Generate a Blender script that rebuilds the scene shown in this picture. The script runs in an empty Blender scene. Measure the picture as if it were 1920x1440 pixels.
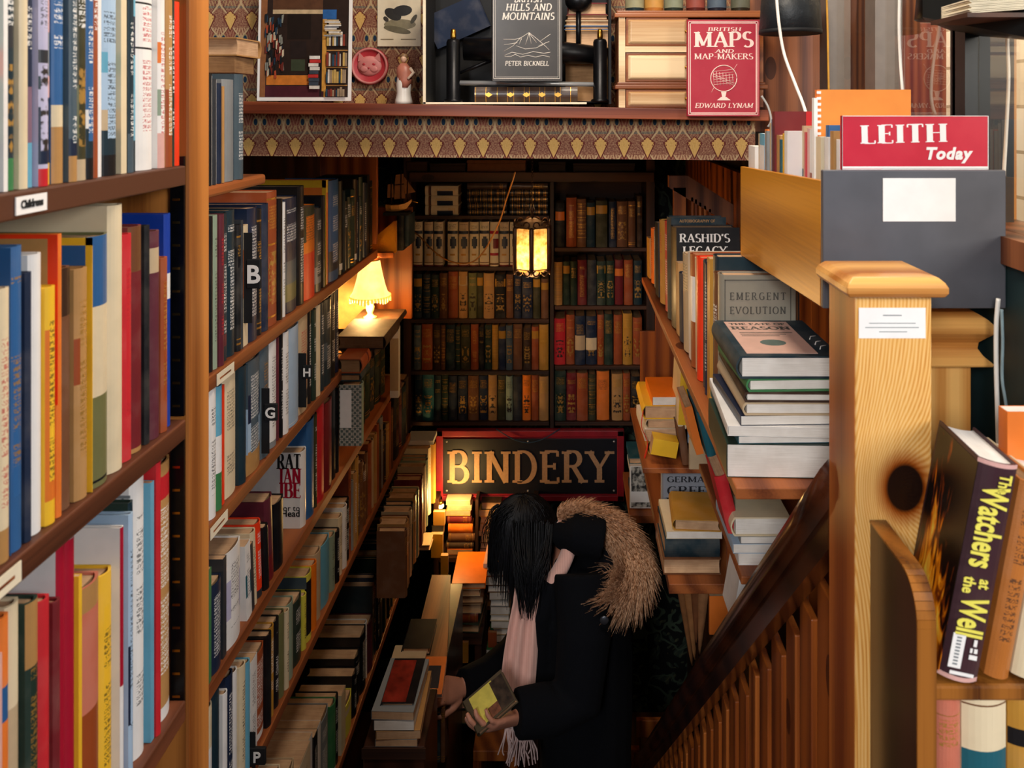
import bpy, math, random
from mathutils import Vector, Matrix, Euler
# ---------------------------------------------------------------- camera, sky, daylight, exposure
F, PX, PY, EYE = 1500.0, 1060.0, 200.0, 1.5
SC = bpy.context.scene
COL = SC.collection
cam_data = bpy.data.cameras.new('camera')
cam_data.sensor_width = 36.0
cam_data.lens = F / 1920.0 * 36.0
cam_data.shift_x = -(PX - 960.0) / 1920.0
cam_data.shift_y = (PY - 720.0) / 1920.0
cam_data.clip_start = 0.02
cam_data.dof.use_dof = True
cam_data.dof.focus_distance = 1.9
cam_data.dof.aperture_fstop = 9.0
cam = bpy.data.objects.new('camera', cam_data)
cam.location = (0, 0, EYE)
cam.rotation_euler = (math.pi / 2, 0, 0)
COL.objects.link(cam)
SC.camera = cam
world = bpy.data.worlds.new('world')
SC.world = world
world.use_nodes = True
world.node_tree.nodes['Background'].inputs[0].default_value = (0.62, 0.76, 0.90, 1)
world.node_tree.nodes['Background'].inputs[1].default_value = 0.13
vs = SC.view_settings
vs.view_transform = 'Standard'
vs.look = 'None'
vs.exposure = 0.0
vs.gamma = 1.0
vs.use_curve_mapping = False

def lamp(name, kind, loc, power, color, size=0.1, aim=None, size_y=None):
    d = bpy.data.lights.new(name, kind)
    d.energy = power
    d.color = color
    if kind == 'AREA':
        d.size = size
        if size_y:
            d.shape = 'RECTANGLE'
            d.size_y = size_y
    elif kind == 'POINT':
        d.shadow_soft_size = size
    o = bpy.data.objects.new(name, d)
    o.location = loc
    if aim is not None:
        o.rotation_euler = (Vector(aim) - Vector(loc)).to_track_quat('-Z', 'Y').to_euler()
    COL.objects.link(o)
    return o
# daylight of the shop front windows behind the viewer, one to each side
lamp('shop_window_daylight', 'AREA', (-0.95, -2.2, 2.4), 146, (1.0, 0.985, 0.97), 0.9, (0.2, 1.2, 0.9), 1.2)
lamp('shop_window_daylight', 'AREA', (2.35, -1.0, 2.2), 70, (0.97, 0.985, 1.0), 1.1, (-0.5, 1.1, 1.1), 1.2)
# ceiling lamp of the upper room, over the stair head
lamp('ceiling_lamp', 'AREA', (0.05, 1.15, 2.5), 17, (1.0, 0.86, 0.70), 0.35, (0.05, 1.4, 0.0))
# daylight in the lane outside the side window
lamp('lane_daylight', 'AREA', (0.95, 2.7, 3.3), 120, (1.0, 0.93, 0.82), 0.8, (1.5, 2.8, 1.6))

# ---------------------------------------------------------------- helpers
RND = random.Random(11)

def W(x, y, d):
    return Vector(((x - PX) / F * d, d, EYE - (y - PY) / F * d))

def lin(c):
    return c / 12.92 if c <= 0.04045 else ((c + 0.055) / 1.055) ** 2.4

def hx(h):
    return tuple(lin(int(h[i:i + 2], 16) / 255.0) for i in (0, 2, 4)) + (1.0,)

class MB:
    """collects geometry for one mesh"""
    def __init__(s):
        s.v, s.f, s.m, s.s = [], [], [], []
    def add(s, vs, fs, mi=0, sm=False, M=None):
        o = len(s.v)
        for p in vs:
            p = Vector(p)
            s.v.append(M @ p if M else p)
        for k, f in enumerate(fs):
            s.f.append([i + o for i in f])
            s.m.append(mi[k] if isinstance(mi, list) else mi)
            s.s.append(sm)
        return s
    def box(s, a, b, mi=0, M=None):
        (x0, y0, z0), (x1, y1, z1) = a, b
        x0, x1 = min(x0, x1), max(x0, x1); y0, y1 = min(y0, y1), max(y0, y1); z0, z1 = min(z0, z1), max(z0, z1)
        v = [(x0, y0, z0), (x1, y0, z0), (x1, y1, z0), (x0, y1, z0), (x0, y0, z1), (x1, y0, z1), (x1, y1, z1), (x0, y1, z1)]
        return s.add(v, [(0, 3, 2, 1), (4, 5, 6, 7), (0, 1, 5, 4), (1, 2, 6, 5), (2, 3, 7, 6), (3, 0, 4, 7)], mi, False, M)
    def hexa(s, v, mi=0):
        """eight corners: four of the near face, four of the far face in the same order"""
        return s.add(v, [(0, 1, 2, 3), (7, 6, 5, 4), (0, 4, 5, 1), (1, 5, 6, 2), (2, 6, 7, 3), (3, 7, 4, 0)], mi)
    def prism(s, poly, off, mi=0, sm=False, M=None):
        """poly: 3D points of one face, off: extrusion vector"""
        n = len(poly); off = Vector(off)
        v = [Vector(p) for p in poly] + [Vector(p) + off for p in poly]
        return s.add(v, [tuple(range(n))[::-1], tuple(range(n, 2 * n))] + [(i, (i + 1) % n, n + (i + 1) % n, n + i) for i in range(n)], mi, sm, M)
    def rings(s, rs, mi=0, sm=True, cap=True, M=None, closed=True):
        n = len(rs[0]); v = [p for r in rs for p in r]; f = []
        for a in range(len(rs) - 1):
            for i in range(n if closed else n - 1):
                j = (i + 1) % n
                f.append((a * n + i, a * n + j, (a + 1) * n + j, (a + 1) * n + i))
        if cap and closed:
            f.append(tuple(range(n))[::-1]); f.append(tuple(range((len(rs) - 1) * n, len(rs) * n)))
        return s.add(v, f, mi, sm, M)
    def lathe(s, prof, n=20, c=(0, 0, 0), mi=0, M=None, cap=True, sm=True):
        c = Vector(c)
        return s.rings([[c + Vector((r * math.cos(2 * math.pi * i / n), r * math.sin(2 * math.pi * i / n), z)) for i in range(n)] for r, z in prof], mi, sm, cap, M)
    def tube(s, pts, r, n=8, mi=0, cap=True, flat=1.0, sm=True):
        pts = [Vector(p) for p in pts]
        rr = r if isinstance(r, (list, tuple)) else [r] * len(pts)
        up = None; rs = []
        for i, p in enumerate(pts):
            t = (pts[min(i + 1, len(pts) - 1)] - pts[max(i - 1, 0)])
            if t.length < 1e-9: t = Vector((0, 0, 1))
            t.normalize()
            if up is None:
                up = Vector((0, 0, 1)) if abs(t.z) < 0.9 else Vector((0, 1, 0))
            a = t.cross(up)
            if a.length < 1e-6: a = t.cross(Vector((1, 0, 0)))
            a.normalize(); b = a.cross(t); up = b
            rs.append([p + (a * math.cos(2 * math.pi * k / n) * flat + b * math.sin(2 * math.pi * k / n)) * rr[i] for k in range(n)])
        return s.rings(rs, mi, sm, cap)
    def ball(s, c, r, n=14, mi=0, M=None):
        r = r if isinstance(r, (list, tuple)) else (r, r, r); c = Vector(c); rs = []
        for a in range(1, n):
            t = math.pi * a / n
            rs.append([c + Vector((r[0] * math.sin(t) * math.cos(2 * math.pi * k / (2 * n)), r[1] * math.sin(t) * math.sin(2 * math.pi * k / (2 * n)), -r[2] * math.cos(t))) for k in range(2 * n)])
        return s.rings(rs, mi, True, True, M)
    def mesh(s, name, mats):
        me = bpy.data.meshes.new(name)
        me.from_pydata([tuple(p) for p in s.v], [], s.f)
        for m in (mats if isinstance(mats, (list, tuple)) else [mats]):
            me.materials.append(m)
        me.polygons.foreach_set('material_index', s.m)
        me.polygons.foreach_set('use_smooth', s.s)
        me.update()
        return me
    def build(s, name, mats, parent=None, color=None, bev=0, seg=2, M=None):
        o = bpy.data.objects.new(name, s.mesh(name, mats))
        COL.objects.link(o)
        if parent: o.parent = parent
        if M is not None: o.matrix_local = M
        if color: o.color = color
        if bev:
            b = o.modifiers.new('bevel', 'BEVEL'); b.width = bev; b.segments = seg; b.limit_method = 'ANGLE'; b.angle_limit = 0.6
        return o

LABELS = {}
ROOTM = {}
def tag(o, label, cat, group=None):
    o['label'] = label; o['category'] = cat
    if group: o['group'] = group
    if label in LABELS: print('DUPLABEL', label)
    n = len(label.replace('-', ' ').split()) if False else len(label.split())
    if n < 4 or n > 16: print('LABELLEN', n, label)
    LABELS[label] = 1
    return o
def thing(name, label, cat, loc=(0, 0, 0), group=None, M=None):
    o = bpy.data.objects.new(name, None)
    o.empty_display_size = 0.02
    COL.objects.link(o)
    o.matrix_local = ROOTM[o.name] = M if M is not None else Matrix.Translation(Vector(loc))
    return tag(o, label, cat, group)
def struct(o):
    o['kind'] = 'structure'
    return o
def axes(loc, x, y, z):
    M = Matrix((x, y, z)).transposed().to_4x4()
    M.translation = Vector(loc)
    return M
AX = {'X': Vector((1, 0, 0)), 'Y': Vector((0, 1, 0)), 'Z': Vector((0, 0, 1)), '-X': Vector((-1, 0, 0)), '-Y': Vector((0, -1, 0)), '-Z': Vector((0, 0, -1))}

# ---------------------------------------------------------------- node expressions
class S:
    def __init__(s, g, k): s.g, s.k = g, k
    def __add__(s, o): return s.g.m('ADD', s, o)
    __radd__ = __add__
    def __sub__(s, o): return s.g.m('SUBTRACT', s, o)
    def __rsub__(s, o): return s.g.m('SUBTRACT', o, s)
    def __mul__(s, o): return s.g.m('MULTIPLY', s, o)
    __rmul__ = __mul__
    def __truediv__(s, o): return s.g.m('DIVIDE', s, o)
    def __rtruediv__(s, o): return s.g.m('DIVIDE', o, s)
    def __lt__(s, o): return s.g.m('LESS_THAN', s, o)
    def __gt__(s, o): return s.g.m('GREATER_THAN', s, o)
    def abs(s): return s.g.m('ABSOLUTE', s)
    def fract(s): return s.g.m('FRACT', s)
    def floor(s): return s.g.m('FLOOR', s)
    def cos(s): return s.g.m('COSINE', s)
    def sin(s): return s.g.m('SINE', s)
    def sqrt(s): return s.g.m('SQRT', s)
    def exp(s): return s.g.m('EXPONENT', s)
    def min(s, o): return s.g.m('MINIMUM', s, o)
    def max(s, o): return s.g.m('MAXIMUM', s, o)
class Gr:
    """a material being written"""
    def __init__(g, name):
        g.mat = bpy.data.materials.new(name); g.mat.use_nodes = True
        g.t = g.mat.node_tree; g.t.nodes.clear()
        g.out = g.t.nodes.new('ShaderNodeOutputMaterial')
    def link(g, a, sock):
        if isinstance(a, S): g.t.links.new(a.k, sock)
        elif hasattr(a, 'is_output'): g.t.links.new(a, sock)
        else:
            try: sock.default_value = a
            except Exception: sock.default_value = (a, a, a)
    def m(g, op, a, b=0.0, c=None):
        n = g.t.nodes.new('ShaderNodeMath'); n.operation = op
        g.link(a, n.inputs[0]); g.link(b, n.inputs[1])
        return S(g, n.outputs[0])
    def co(g, which='Object'):
        n = g.t.nodes.new('ShaderNodeTexCoord'); return n.outputs[which]
    def xyz(g, which='Object'):
        n = g.t.nodes.new('ShaderNodeSeparateXYZ'); g.t.links.new(g.co(which), n.inputs[0])
        return [S(g, n.outputs[i]) for i in range(3)]
    def comb(g, x, y, z):
        n = g.t.nodes.new('ShaderNodeCombineXYZ')
        for i, a in enumerate((x, y, z)): g.link(a, n.inputs[i])
        return S(g, n.outputs[0])
    def noise(g, vec, scale=5, detail=3, rough=0.5, dist=0.0, out='Fac'):
        n = g.t.nodes.new('ShaderNodeTexNoise')
        g.link(vec, n.inputs['Vector']); n.inputs['Scale'].default_value = scale; n.inputs['Detail'].default_value = detail
        n.inputs['Roughness'].default_value = rough; n.inputs['Distortion'].default_value = dist
        return S(g, n.outputs[0 if out == 'Fac' else 1])
    def voro(g, vec, scale, feature='F1', out=0, rnd=1.0):
        n = g.t.nodes.new('ShaderNodeTexVoronoi'); n.feature = feature
        g.link(vec, n.inputs['Vector']); n.inputs['Scale'].default_value = scale; n.inputs['Randomness'].default_value = rnd
        return S(g, n.outputs[out])
    def ramp(g, fac, stops, interp='LINEAR'):
        n = g.t.nodes.new('ShaderNodeValToRGB'); g.link(fac, n.inputs[0]); e = n.color_ramp.elements; n.color_ramp.interpolation = interp
        e[0].position, e[0].color = stops[0][0], stops[0][1]
        e[1].position, e[1].color = stops[-1][0], stops[-1][1]
        for p, c in stops[1:-1]:
            k = e.new(p); k.color = c
        return S(g, n.outputs[0])
    def mix(g, fac, a, b, blend='MIX'):
        n = g.t.nodes.new('ShaderNodeMix'); n.data_type = 'RGBA'; n.blend_type = blend
        g.link(fac, n.inputs[0]); g.link(a, n.inputs[6]); g.link(b, n.inputs[7])
        return S(g, n.outputs[2])
    def obj_color(g):
        n = g.t.nodes.new('ShaderNodeObjectInfo'); return S(g, n.outputs['Color'])
    def obj_random(g):
        n = g.t.nodes.new('ShaderNodeObjectInfo'); return S(g, n.outputs['Random'])
    def bump(g, h, strength=0.2, dist=0.002):
        n = g.t.nodes.new('ShaderNodeBump'); n.inputs['Strength'].default_value = strength; n.inputs['Distance'].default_value = dist
        g.link(h, n.inputs['Height']); return S(g, n.outputs[0])
    def surf(g, color, rough=0.6, spec=0.4, metal=0.0, normal=None, emit=None, estr=0.0, sheen=0.0, coat=0.0, trans=0.0, alpha=1.0, ior=None):
        n = g.t.nodes.new('ShaderNodeBsdfPrincipled')
        g.link(color, n.inputs['Base Color']); g.link(rough, n.inputs['Roughness']); g.link(metal, n.inputs['Metallic'])
        n.inputs['Specular IOR Level'].default_value = spec
        if normal is not None: g.link(normal, n.inputs['Normal'])
        if emit is not None:
            g.link(emit, n.inputs['Emission Color']); g.link(estr, n.inputs['Emission Strength'])
        if sheen: n.inputs['Sheen Weight'].default_value = sheen
        if coat: n.inputs['Coat Weight'].default_value = coat; n.inputs['Coat Roughness'].default_value = 0.15
        if trans: n.inputs['Transmission Weight'].default_value = trans
        if ior: n.inputs['IOR'].default_value = ior
        g.t.links.new(n.outputs[0], g.out.inputs[0])
        return g.mat

# ---------------------------------------------------------------- materials
def plain(name, col, rough=0.6, metal=0.0, spec=0.4, var=0.10, scale=40, bump=0.0, coat=0.0, sheen=0.0):
    g = Gr(name); c = hx(col) if isinstance(col, str) else col
    nz = g.noise(g.co(), scale, 3)
    dk = tuple(max(0, x * (1 - var * 2)) for x in c[:3]) + (1,)
    lt = tuple(min(1, x * (1 + var)) for x in c[:3]) + (1,)
    return g.surf(g.ramp(nz, [(0.3, dk), (0.7, lt)]), rough, spec, metal, g.bump(nz, bump) if bump else None, coat=coat, sheen=sheen)

def wood(name, dark, light, axis='Z', ring=26, rough=0.45, gloss=0.4, grain=1.0, coat=0.0, knots=True):
    g = Gr(name); x, y, z = g.xyz()
    p = {'Z': (x, y, z), 'X': (z, y, x), 'Y': (x, z, y)}[axis]
    v = g.comb(p[0] * 1.0, p[1] * 1.0, p[2] * 0.09)
    r = g.obj_random() * 7.0
    vv = g.comb(p[0] + r, p[1] + r * 0.7, p[2] * 0.10 + r)
    warp = g.noise(vv, 6, 2)
    rings = ((p[0] + p[1] * 0.6) * ring * 4 + warp * 9.0 * grain).sin() * 0.5 + 0.5
    fine = g.noise(g.comb(p[0] + r, p[1] + r, p[2] * 0.02), 260, 2)
    cloud = g.noise(vv, 14, 3)
    f = rings * 0.42 + fine * 0.33 + cloud * 0.38
    c = g.ramp(f, [(0.28, hx(dark)), (0.75, hx(light))])
    if knots:
        k = g.voro(g.comb(p[0] + r, p[1] + r, p[2] * 0.5), 7.0)
        c = g.mix((k < 0.10) * 0.75, c, hx(dark), 'MULTIPLY')
    return g.surf(c, rough, gloss, 0, g.bump(f, 0.15, 0.001), coat=coat)

M = {}
M['oak'] = wood('oak_post_wood', '7a4219', 'be7838', 'Z', 24, 0.42)
M['shelf_dark'] = wood('dark_shelf_wood', '2c1711', '54301f', 'Y', 20, 0.5)
M['shelf_red'] = wood('reddish_shelf_wood', '602c14', 'a45c2e', 'Y', 22, 0.5)
M['shelf_mid'] = wood('brown_shelf_wood', '3f1f10', '78432a', 'Y', 22, 0.5)
M['shelf_x'] = wood('mantel_shelf_wood', '5e2817', '9a5030', 'X', 22, 0.45)
M['case_dark'] = wood('dark_bookcase_wood', '26150e', '4b2c1b', 'X', 22, 0.6)
M['case_dark_v'] = wood('dark_bookcase_upright_wood', '22130d', '452718', 'Z', 22, 0.6)
M['panel_red'] = wood('red_pine_board', '5c250f', 'a4561f', 'Z', 30, 0.38, 0.5, 1.4)
M['panel_red2'] = wood('amber_pine_board', '6e3012', 'b4652a', 'Z', 34, 0.38, 0.5, 1.6)
M['rail'] = wood('polished_rail_wood', '1f0d08', '45200f', 'Y', 20, 0.22, 0.6, coat=0.5)
M['pine'] = wood('honey_pine_wood', 'b9752f', 'eab56a', 'Z', 40, 0.35, 0.5, 1.5, knots=False)
M['pine_x'] = wood('honey_pine_cap_wood', 'b06c2c', 'e6ac60', 'X', 34, 0.30, 0.5, 1.5, knots=False)
M['walnut'] = wood('varnished_dark_wood', '1c0f0a', '40241a', 'Z', 22, 0.35, 0.5, coat=0.3)
M['edge'] = wood('worn_honey_edge_wood', '4a260e', '9a5f24', 'Z', 30, 0.22, 0.6, 1.2, coat=0.5)
M['ply'] = wood('box_plywood', '8f4e0c', 'd28a18', 'Y', 14, 0.32, 0.5, 0.8, knots=False)
M['cab'] = wood('cabinet_frame_wood', '6a3517', '9a5a30', 'X', 26, 0.35, 0.5)
M['drawer'] = wood('pale_drawer_wood', 'b08455', 'e8cda2', 'X', 10, 0.35, 0.5, 0.8)
M['plank'] = wood('brown_wall_plank', '4a2413', '8a5230', 'Z', 28, 0.5)
M['black_metal'] = plain('black_iron', '141417', 0.35, 0.6, 0.5, 0.2, 60, 0.1)
M['brass'] = plain('brass', 'b98a3a', 0.3, 1.0)
M['bronze'] = plain('dark_bronze', '4a2d18', 0.45, 0.7, 0.5, 0.2)
M['black'] = plain('matt_black', '101114', 0.7)
M['white'] = plain('white_card', 'eeeae6', 0.6, var=0.02)
M['cream'] = plain('cream_card', 'e6d9bd', 0.7, var=0.05)
M['cable'] = plain('white_cable', 'e6e2da', 0.4, var=0.02)

def cover_mat(name, rough, spec, coat, kind):
    g = Gr(name); c = g.obj_color(); r = g.obj_random()
    x, y, z = g.xyz()
    nz = g.noise(g.comb(x + r * 5.0, y + r * 3.0, z + r), 22, 4)
    k_ = 0.03 if kind == 'gloss' else 0.13
    c2 = g.mix(g.ramp(nz, [(0.45, (0, 0, 0, 1)), (0.8, (k_, k_, k_, 1))]), c, (0.45, 0.38, 0.30, 1))
    c3 = g.mix(0.5, c2, g.ramp(nz, [(0.2, (0.72, 0.72, 0.72, 1)), (0.55, (1, 1, 1, 1))]), 'MULTIPLY')
    if kind == 'cloth':
        w = ((x + y) * 9000).sin() * ((z) * 9000).sin()
        n = g.bump(w, 0.12, 0.0006)
    elif kind == 'leather':
        w = g.voro(g.co(), 700)
        n = g.bump(w, 0.2, 0.0008)
    else:
        n = g.bump(nz, 0.06, 0.001)
    return g.surf(c3, rough, spec, 0, n, coat=coat)
M['h'] = cover_mat('book_cloth', 0.68, 0.3, 0, 'cloth')
M['j'] = cover_mat('glossy_jacket', 0.40, 0.35, 0.08, 'gloss')
M['p'] = cover_mat('paper_cover', 0.42, 0.45, 0.0, 'gloss')
M['l'] = cover_mat('book_leather', 0.4, 0.5, 0.1, 'leather')

def pages_mat(name, a, b):
    g = Gr(name); x, y, z = g.xyz(); r = g.obj_random()
    ln = g.noise(g.comb(x * 60.0, y * 0.6, z * 0.6), 30, 2)
    st = g.noise(g.comb(x + r * 9, y, z), 30, 3)
    c = g.ramp(ln * 0.6 + st * 0.4, [(0.3, hx(a)), (0.65, hx(b))])
    return g.surf(c, 0.85, 0.2, 0, g.bump(ln, 0.25, 0.0006))
M['pages'] = pages_mat('page_block', 'a07a5a', 'd6b08a')
M['pages_white'] = pages_mat('white_page_block', 'cfc6bb', 'f2ece4')
M['pages_old'] = pages_mat('browned_page_block', '6e4e34', 'a37d56')

def acc_mat(name, col, rough=0.5, metal=0.0):
    g = Gr(name)
    nz = g.noise(g.co(), 90, 3)
    c = hx(col) if isinstance(col, str) else col
    return g.surf(g.mix(nz * 0.5, c, tuple(x * 0.7 for x in c[:3]) + (1,)), rough, 0.4, metal)
M['gold'] = acc_mat('gold_foil', 'd6a048', 0.32, 0.75)
M['silver'] = acc_mat('silver_foil', 'c9cacb', 0.3, 0.6)
def glyphs(name, ink, rough=0.5, metal=0.0, p=0.0065):
    """worn stamping too small to read, over the book's own colour"""
    g = Gr(name); c = g.obj_color(); r = g.obj_random(); x, y, z = g.xyz()
    cell = ((z / p + r * 7.0).fract() < 0.70)
    st = g.noise(g.comb(x + r * 9, y * 0.0, z + r * 5), 330, 0)
    words = g.noise(g.comb(r * 30.0, 0.0, z + r * 3.0), 26, 0)
    f = cell * ((st - 0.5).abs() < 0.085) * (words > 0.40)
    return g.surf(g.mix(f * 0.75, c, hx(ink)), rough, 0.4, f * metal)
def emblem(name, ink, rough=0.5, metal=0.0):
    g = Gr(name); c = g.obj_color(); r = g.obj_random(); x, y, z = g.xyz()
    a = g.noise(g.comb(x.abs() + r * 9, y * 0.0, z + r * 5), 90, 3)
    f = g.ramp(a, [(0.50, (0, 0, 0, 1)), (0.56, (1, 1, 1, 1))])
    return g.surf(g.mix(f, c, hx(ink)), rough, 0.4, metal * 0.5)
M['tg'] = glyphs('gilt_stamping', 'd0a04c', 0.4, 0.6)
M['tw'] = glyphs('white_spine_print', 'efece6')
M['tk'] = glyphs('dark_spine_print', '1a1a1c')
M['tr'] = glyphs('red_spine_print', 'b3202a')
M['eg'] = emblem('gilt_picture_stamping', 'a9803c', 0.4, 0.4)
M['ek'] = emblem('dark_picture_stamping', '2b2320')
PAL = {
 'wh': ('white', 'e6e2de'), 'cr': ('cream', 'dcc9a6'), 'bg': ('beige', 'c2aa88'), 'tn': ('tan', 'b3854f'), 'br': ('brown', '6e452a'), 'db': ('dark brown', '3b261a'),
 'bk': ('black', '121317'), 'ch': ('charcoal', '2c2f34'), 'gy': ('grey', '84888a'), 'sg': ('slate grey', '475761'), 'nv': ('navy', '16243d'), 'bl': ('blue', '2c5c90'),
 'rb': ('royal blue', '163a98'), 'lb': ('pale blue', 'a3bbd2'), 'sk': ('sky blue', '62a3bd'), 'tl': ('teal', '1c5b69'), 'dt': ('dark teal', '182e38'), 'dg': ('dark green', '20332a'),
 'gn': ('green', '3c7a4a'), 'sa': ('sage green', '8b9b86'), 'ol': ('olive', '6c6b43'), 'do': ('dark olive', '3a3822'), 'rd': ('red', 'c4242c'), 'cm': ('crimson', 'a8142e'), 'dr': ('dark red', '701a20'), 'mr': ('maroon', '5c2431'),
 'or': ('orange', 'e2762a'), 'ro': ('scarlet', 'ea3a16'), 'yl': ('yellow', 'edb92c'), 'ly': ('lemon yellow', 'dcd04a'), 'pk': ('pale pink', 'dba9a0'), 'sm': ('salmon', 'c26c55'), 'mv': ('mauve', '7e6072'),
 'rs': ('rust', '9a4822'), 'go': ('ochre', 'b98530'), 'ft': ('flame orange', 'f07a16'), 'lv': ('lilac', 'b9b4cf'),
}
def acc(code):
    k = 'acc_' + code
    if k not in M:
        M[k] = acc_mat('print_' + PAL[code][0].replace(' ', '_'), PAL[code][1], 0.4)
    return M[k]
# ---------------------------------------------------------------- books
ORD = ['zeroth', 'first', 'second', 'third', 'fourth', 'fifth', 'sixth', 'seventh', 'eighth', 'ninth', 'tenth', 'eleventh', 'twelfth', 'thirteenth', 'fourteenth', 'fifteenth', 'sixteenth', 'seventeenth', 'eighteenth', 'nineteenth']
TENS = {2: ('twentieth', 'twenty'), 3: ('thirtieth', 'thirty'), 4: ('fortieth', 'forty'), 5: ('fiftieth', 'fifty'), 6: ('sixtieth', 'sixty'), 7: ('seventieth', 'seventy')}
def nth(n):
    if n < 20: return ORD[n]
    t, u = divmod(n, 10)
    return TENS[t][0] if u == 0 else TENS[t][1] + '-' + ORD[u]
KIND = {'h': ('clothbound_book', 'clothbound'), 'j': ('hardback_book', 'hardback'), 'p': ('paperback_book', 'paperback'), 'l': ('leather_book', 'leather-bound book')}

def lum(c): return 0.2126 * c[0] + 0.7152 * c[1] + 0.0722 * c[2]

def make_book(Mx, w, h, t, col, kind, deco, label, group=None, pages='pages', name=None, label2=None):
    """deco: list of (z0, z1, material, first spine segment, last spine segment)"""
    root = thing(name or KIND[kind][0], label, 'book', group=group, M=Mx)
    c = 0.0026 if kind in 'hl' else (0.0022 if kind == 'j' else 0.0007)
    c = min(c, t * 0.2)
    b = min(0.22 * t, 0.007) if kind in 'hjl' else min(0.03 * t, 0.0008)
    inset = 0.003 if kind in 'hjl' else 0.0004
    NS = 8
    us = [-1 + 2 * k / NS for k in range(NS + 1)]
    outer = [(-t / 2, w)] + [(t / 2 * u, b * u * u) for u in us] + [(t / 2, w)]
    ti = t / 2 - c
    inner = [(-ti, w)] + [(ti * u, c + b * u * u) for u in us] + [(ti, w)]
    zs = {0.0, h}
    for z0, z1, *_ in deco:
        zs.add(max(0, min(h, z0 * h))); zs.add(max(0, min(h, z1 * h)))
    zs = sorted(zs)
    zz = [zs[0]]
    for z in zs[1:]:
        if z - zz[-1] > 1e-5: zz.append(z)
    mats = [M[kind]]; idx = {}
    n = len(outer); v = []; f = []; mi = []
    for z in zz: v += [(x, y, z) for x, y in outer]
    nl = len(zz)
    for a in range(nl - 1):
        zc = (zz[a] + zz[a + 1]) / 2 / h
        for i in range(n - 1):
            k = 0
            if 1 <= i <= NS:
                for z0, z1, mm, s0, s1 in deco:
                    if z0 <= zc <= z1 and s0 <= i - 1 <= s1:
                        if mm not in idx: idx[mm] = len(mats); mats.append(M[mm] if mm in M else acc(mm))
                        k = idx[mm]
            f.append((a * n + i, a * n + i + 1, (a + 1) * n + i + 1, (a + 1) * n + i)); mi.append(k)
    o = len(v)
    v += [(x, y, 0) for x, y in inner] + [(x, y, h) for x, y in inner]
    T = (nl - 1) * n
    for i in range(n - 1):
        f.append((o + i + 1, o + i, o + n + i, o + n + i + 1)); mi.append(0)
        f.append((i + 1, i, o + i, o + i + 1)); mi.append(0)
        f.append((T + i, T + i + 1, o + n + i + 1, o + n + i)); mi.append(0)
    # board edges at the fore-edge
    f.append((0, T, o + n, o)); mi.append(0)
    f.append((n - 1, o + n - 1, o + 2 * n - 1, T + n - 1)); mi.append(0)
    mb = MB(); mb.add(v, f, mi)
    cv = mb.build('cover', mats, root, color=hx(PAL[col][1]))
    pg = MB(); tp = ti - 0.0002; y0 = c + b + 0.0006; y1 = w - inset
    cc = min(0.16 * t, 0.006) if kind in 'hjl' else 0
    prof = [(-tp, y0)] + [(-tp + 2 * tp * k / 6, y1 - cc * (1 - (2 * k / 6 - 1) ** 2)) for k in range(7)] + [(tp, y0)]
    pg.prism([(x, y, inset) for x, y in prof], (0, 0, h - 2 * inset))
    pg.build('pages', M[pages], root)
    return root

def deco_from(tokens, col, kind, h, t):
    """turn short words into spine decoration"""
    L = lum(hx(PAL[col][1])); out = []
    ink = 'tk' if L > 0.28 else ('tw' if kind in 'jp' else 'tg')
    for k in tokens:
        if k[0] == 'z':
            a, b = k[1:-2].split('-'); out.append((float(a), float(b), k[-2:], 0, 7))
        elif k == 'T': out.append((0.18, 0.86, ink, 2, 5))
        elif k == 'R': out.append((0.2, 0.85, 'tr', 2, 5))
        elif k == 'U': out.append((0.62, 0.9, ink, 1, 6))
        elif k == 'E': out += [(0.72, 0.90, ink, 1, 6), (0.16, 0.55, 'ek' if L > .12 else 'eg', 1, 6)]
        elif k == 'G':
            for q in (0.06, 0.24, 0.42, 0.6, 0.78, 0.94): out.append((q, q + 0.014, 'gold', 0, 7))
        elif k == 'g': out += [(0.05, 0.065, 'gold', 0, 7), (0.09, 0.1, 'gold', 0, 7), (0.9, 0.915, 'gold', 0, 7), (0.66, 0.84, 'tg', 1, 6)]
        elif k == 'L': out += [(0.66, 0.84, 'cr', 0, 7)]
        elif k == 'l': out += [(0.72, 0.9, 'go', 0, 7)]
        elif k == 'O': out += [(0.64, 0.8, 'or', 0, 7)]
        elif k == 'r': out += [(0.62, 0.76, 'dr', 0, 7), (0.62, 0.632, 'gold', 0, 7), (0.748, 0.76, 'gold', 0, 7)]
        elif k == 'w': out += [(0.05, 0.12, 'wh', 1, 6)]
        elif k == 'D':
            for q in (0.12, 0.26, 0.4, 0.54, 0.68, 0.82): out += [(q, q + 0.05, 'tg', 1, 6), (q + 0.075, q + 0.085, 'gold', 0, 7)]
    return out

FEAT = {'G': 'with gilt bands', 'g': 'with gilt rules', 'L': 'with cream label', 'l': 'with ochre label', 'O': 'with orange label', 'r': 'with red label', 'T': 'with long title', 'R': 'with red lettering', 'E': 'with stamped spine', 'w': 'with white foot sticker', 'U': 'with short title', 'D': 'with gilt panels'}

def feat(tokens, col):
    zc = [PAL[k[-2:]][0] for k in tokens if k[0] == 'z']
    if zc: return 'with ' + zc[0].replace(' ', '-') + ' band'
    for k in tokens:
        if k in FEAT: return FEAT[k]
    return ''

def sizeword(h, t):
    if t > 0.042: return 'thick '
    if h > 0.27: return 'tall '
    if t < 0.012: return 'thin '
    if h < 0.165: return 'small '
    return ''

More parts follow.
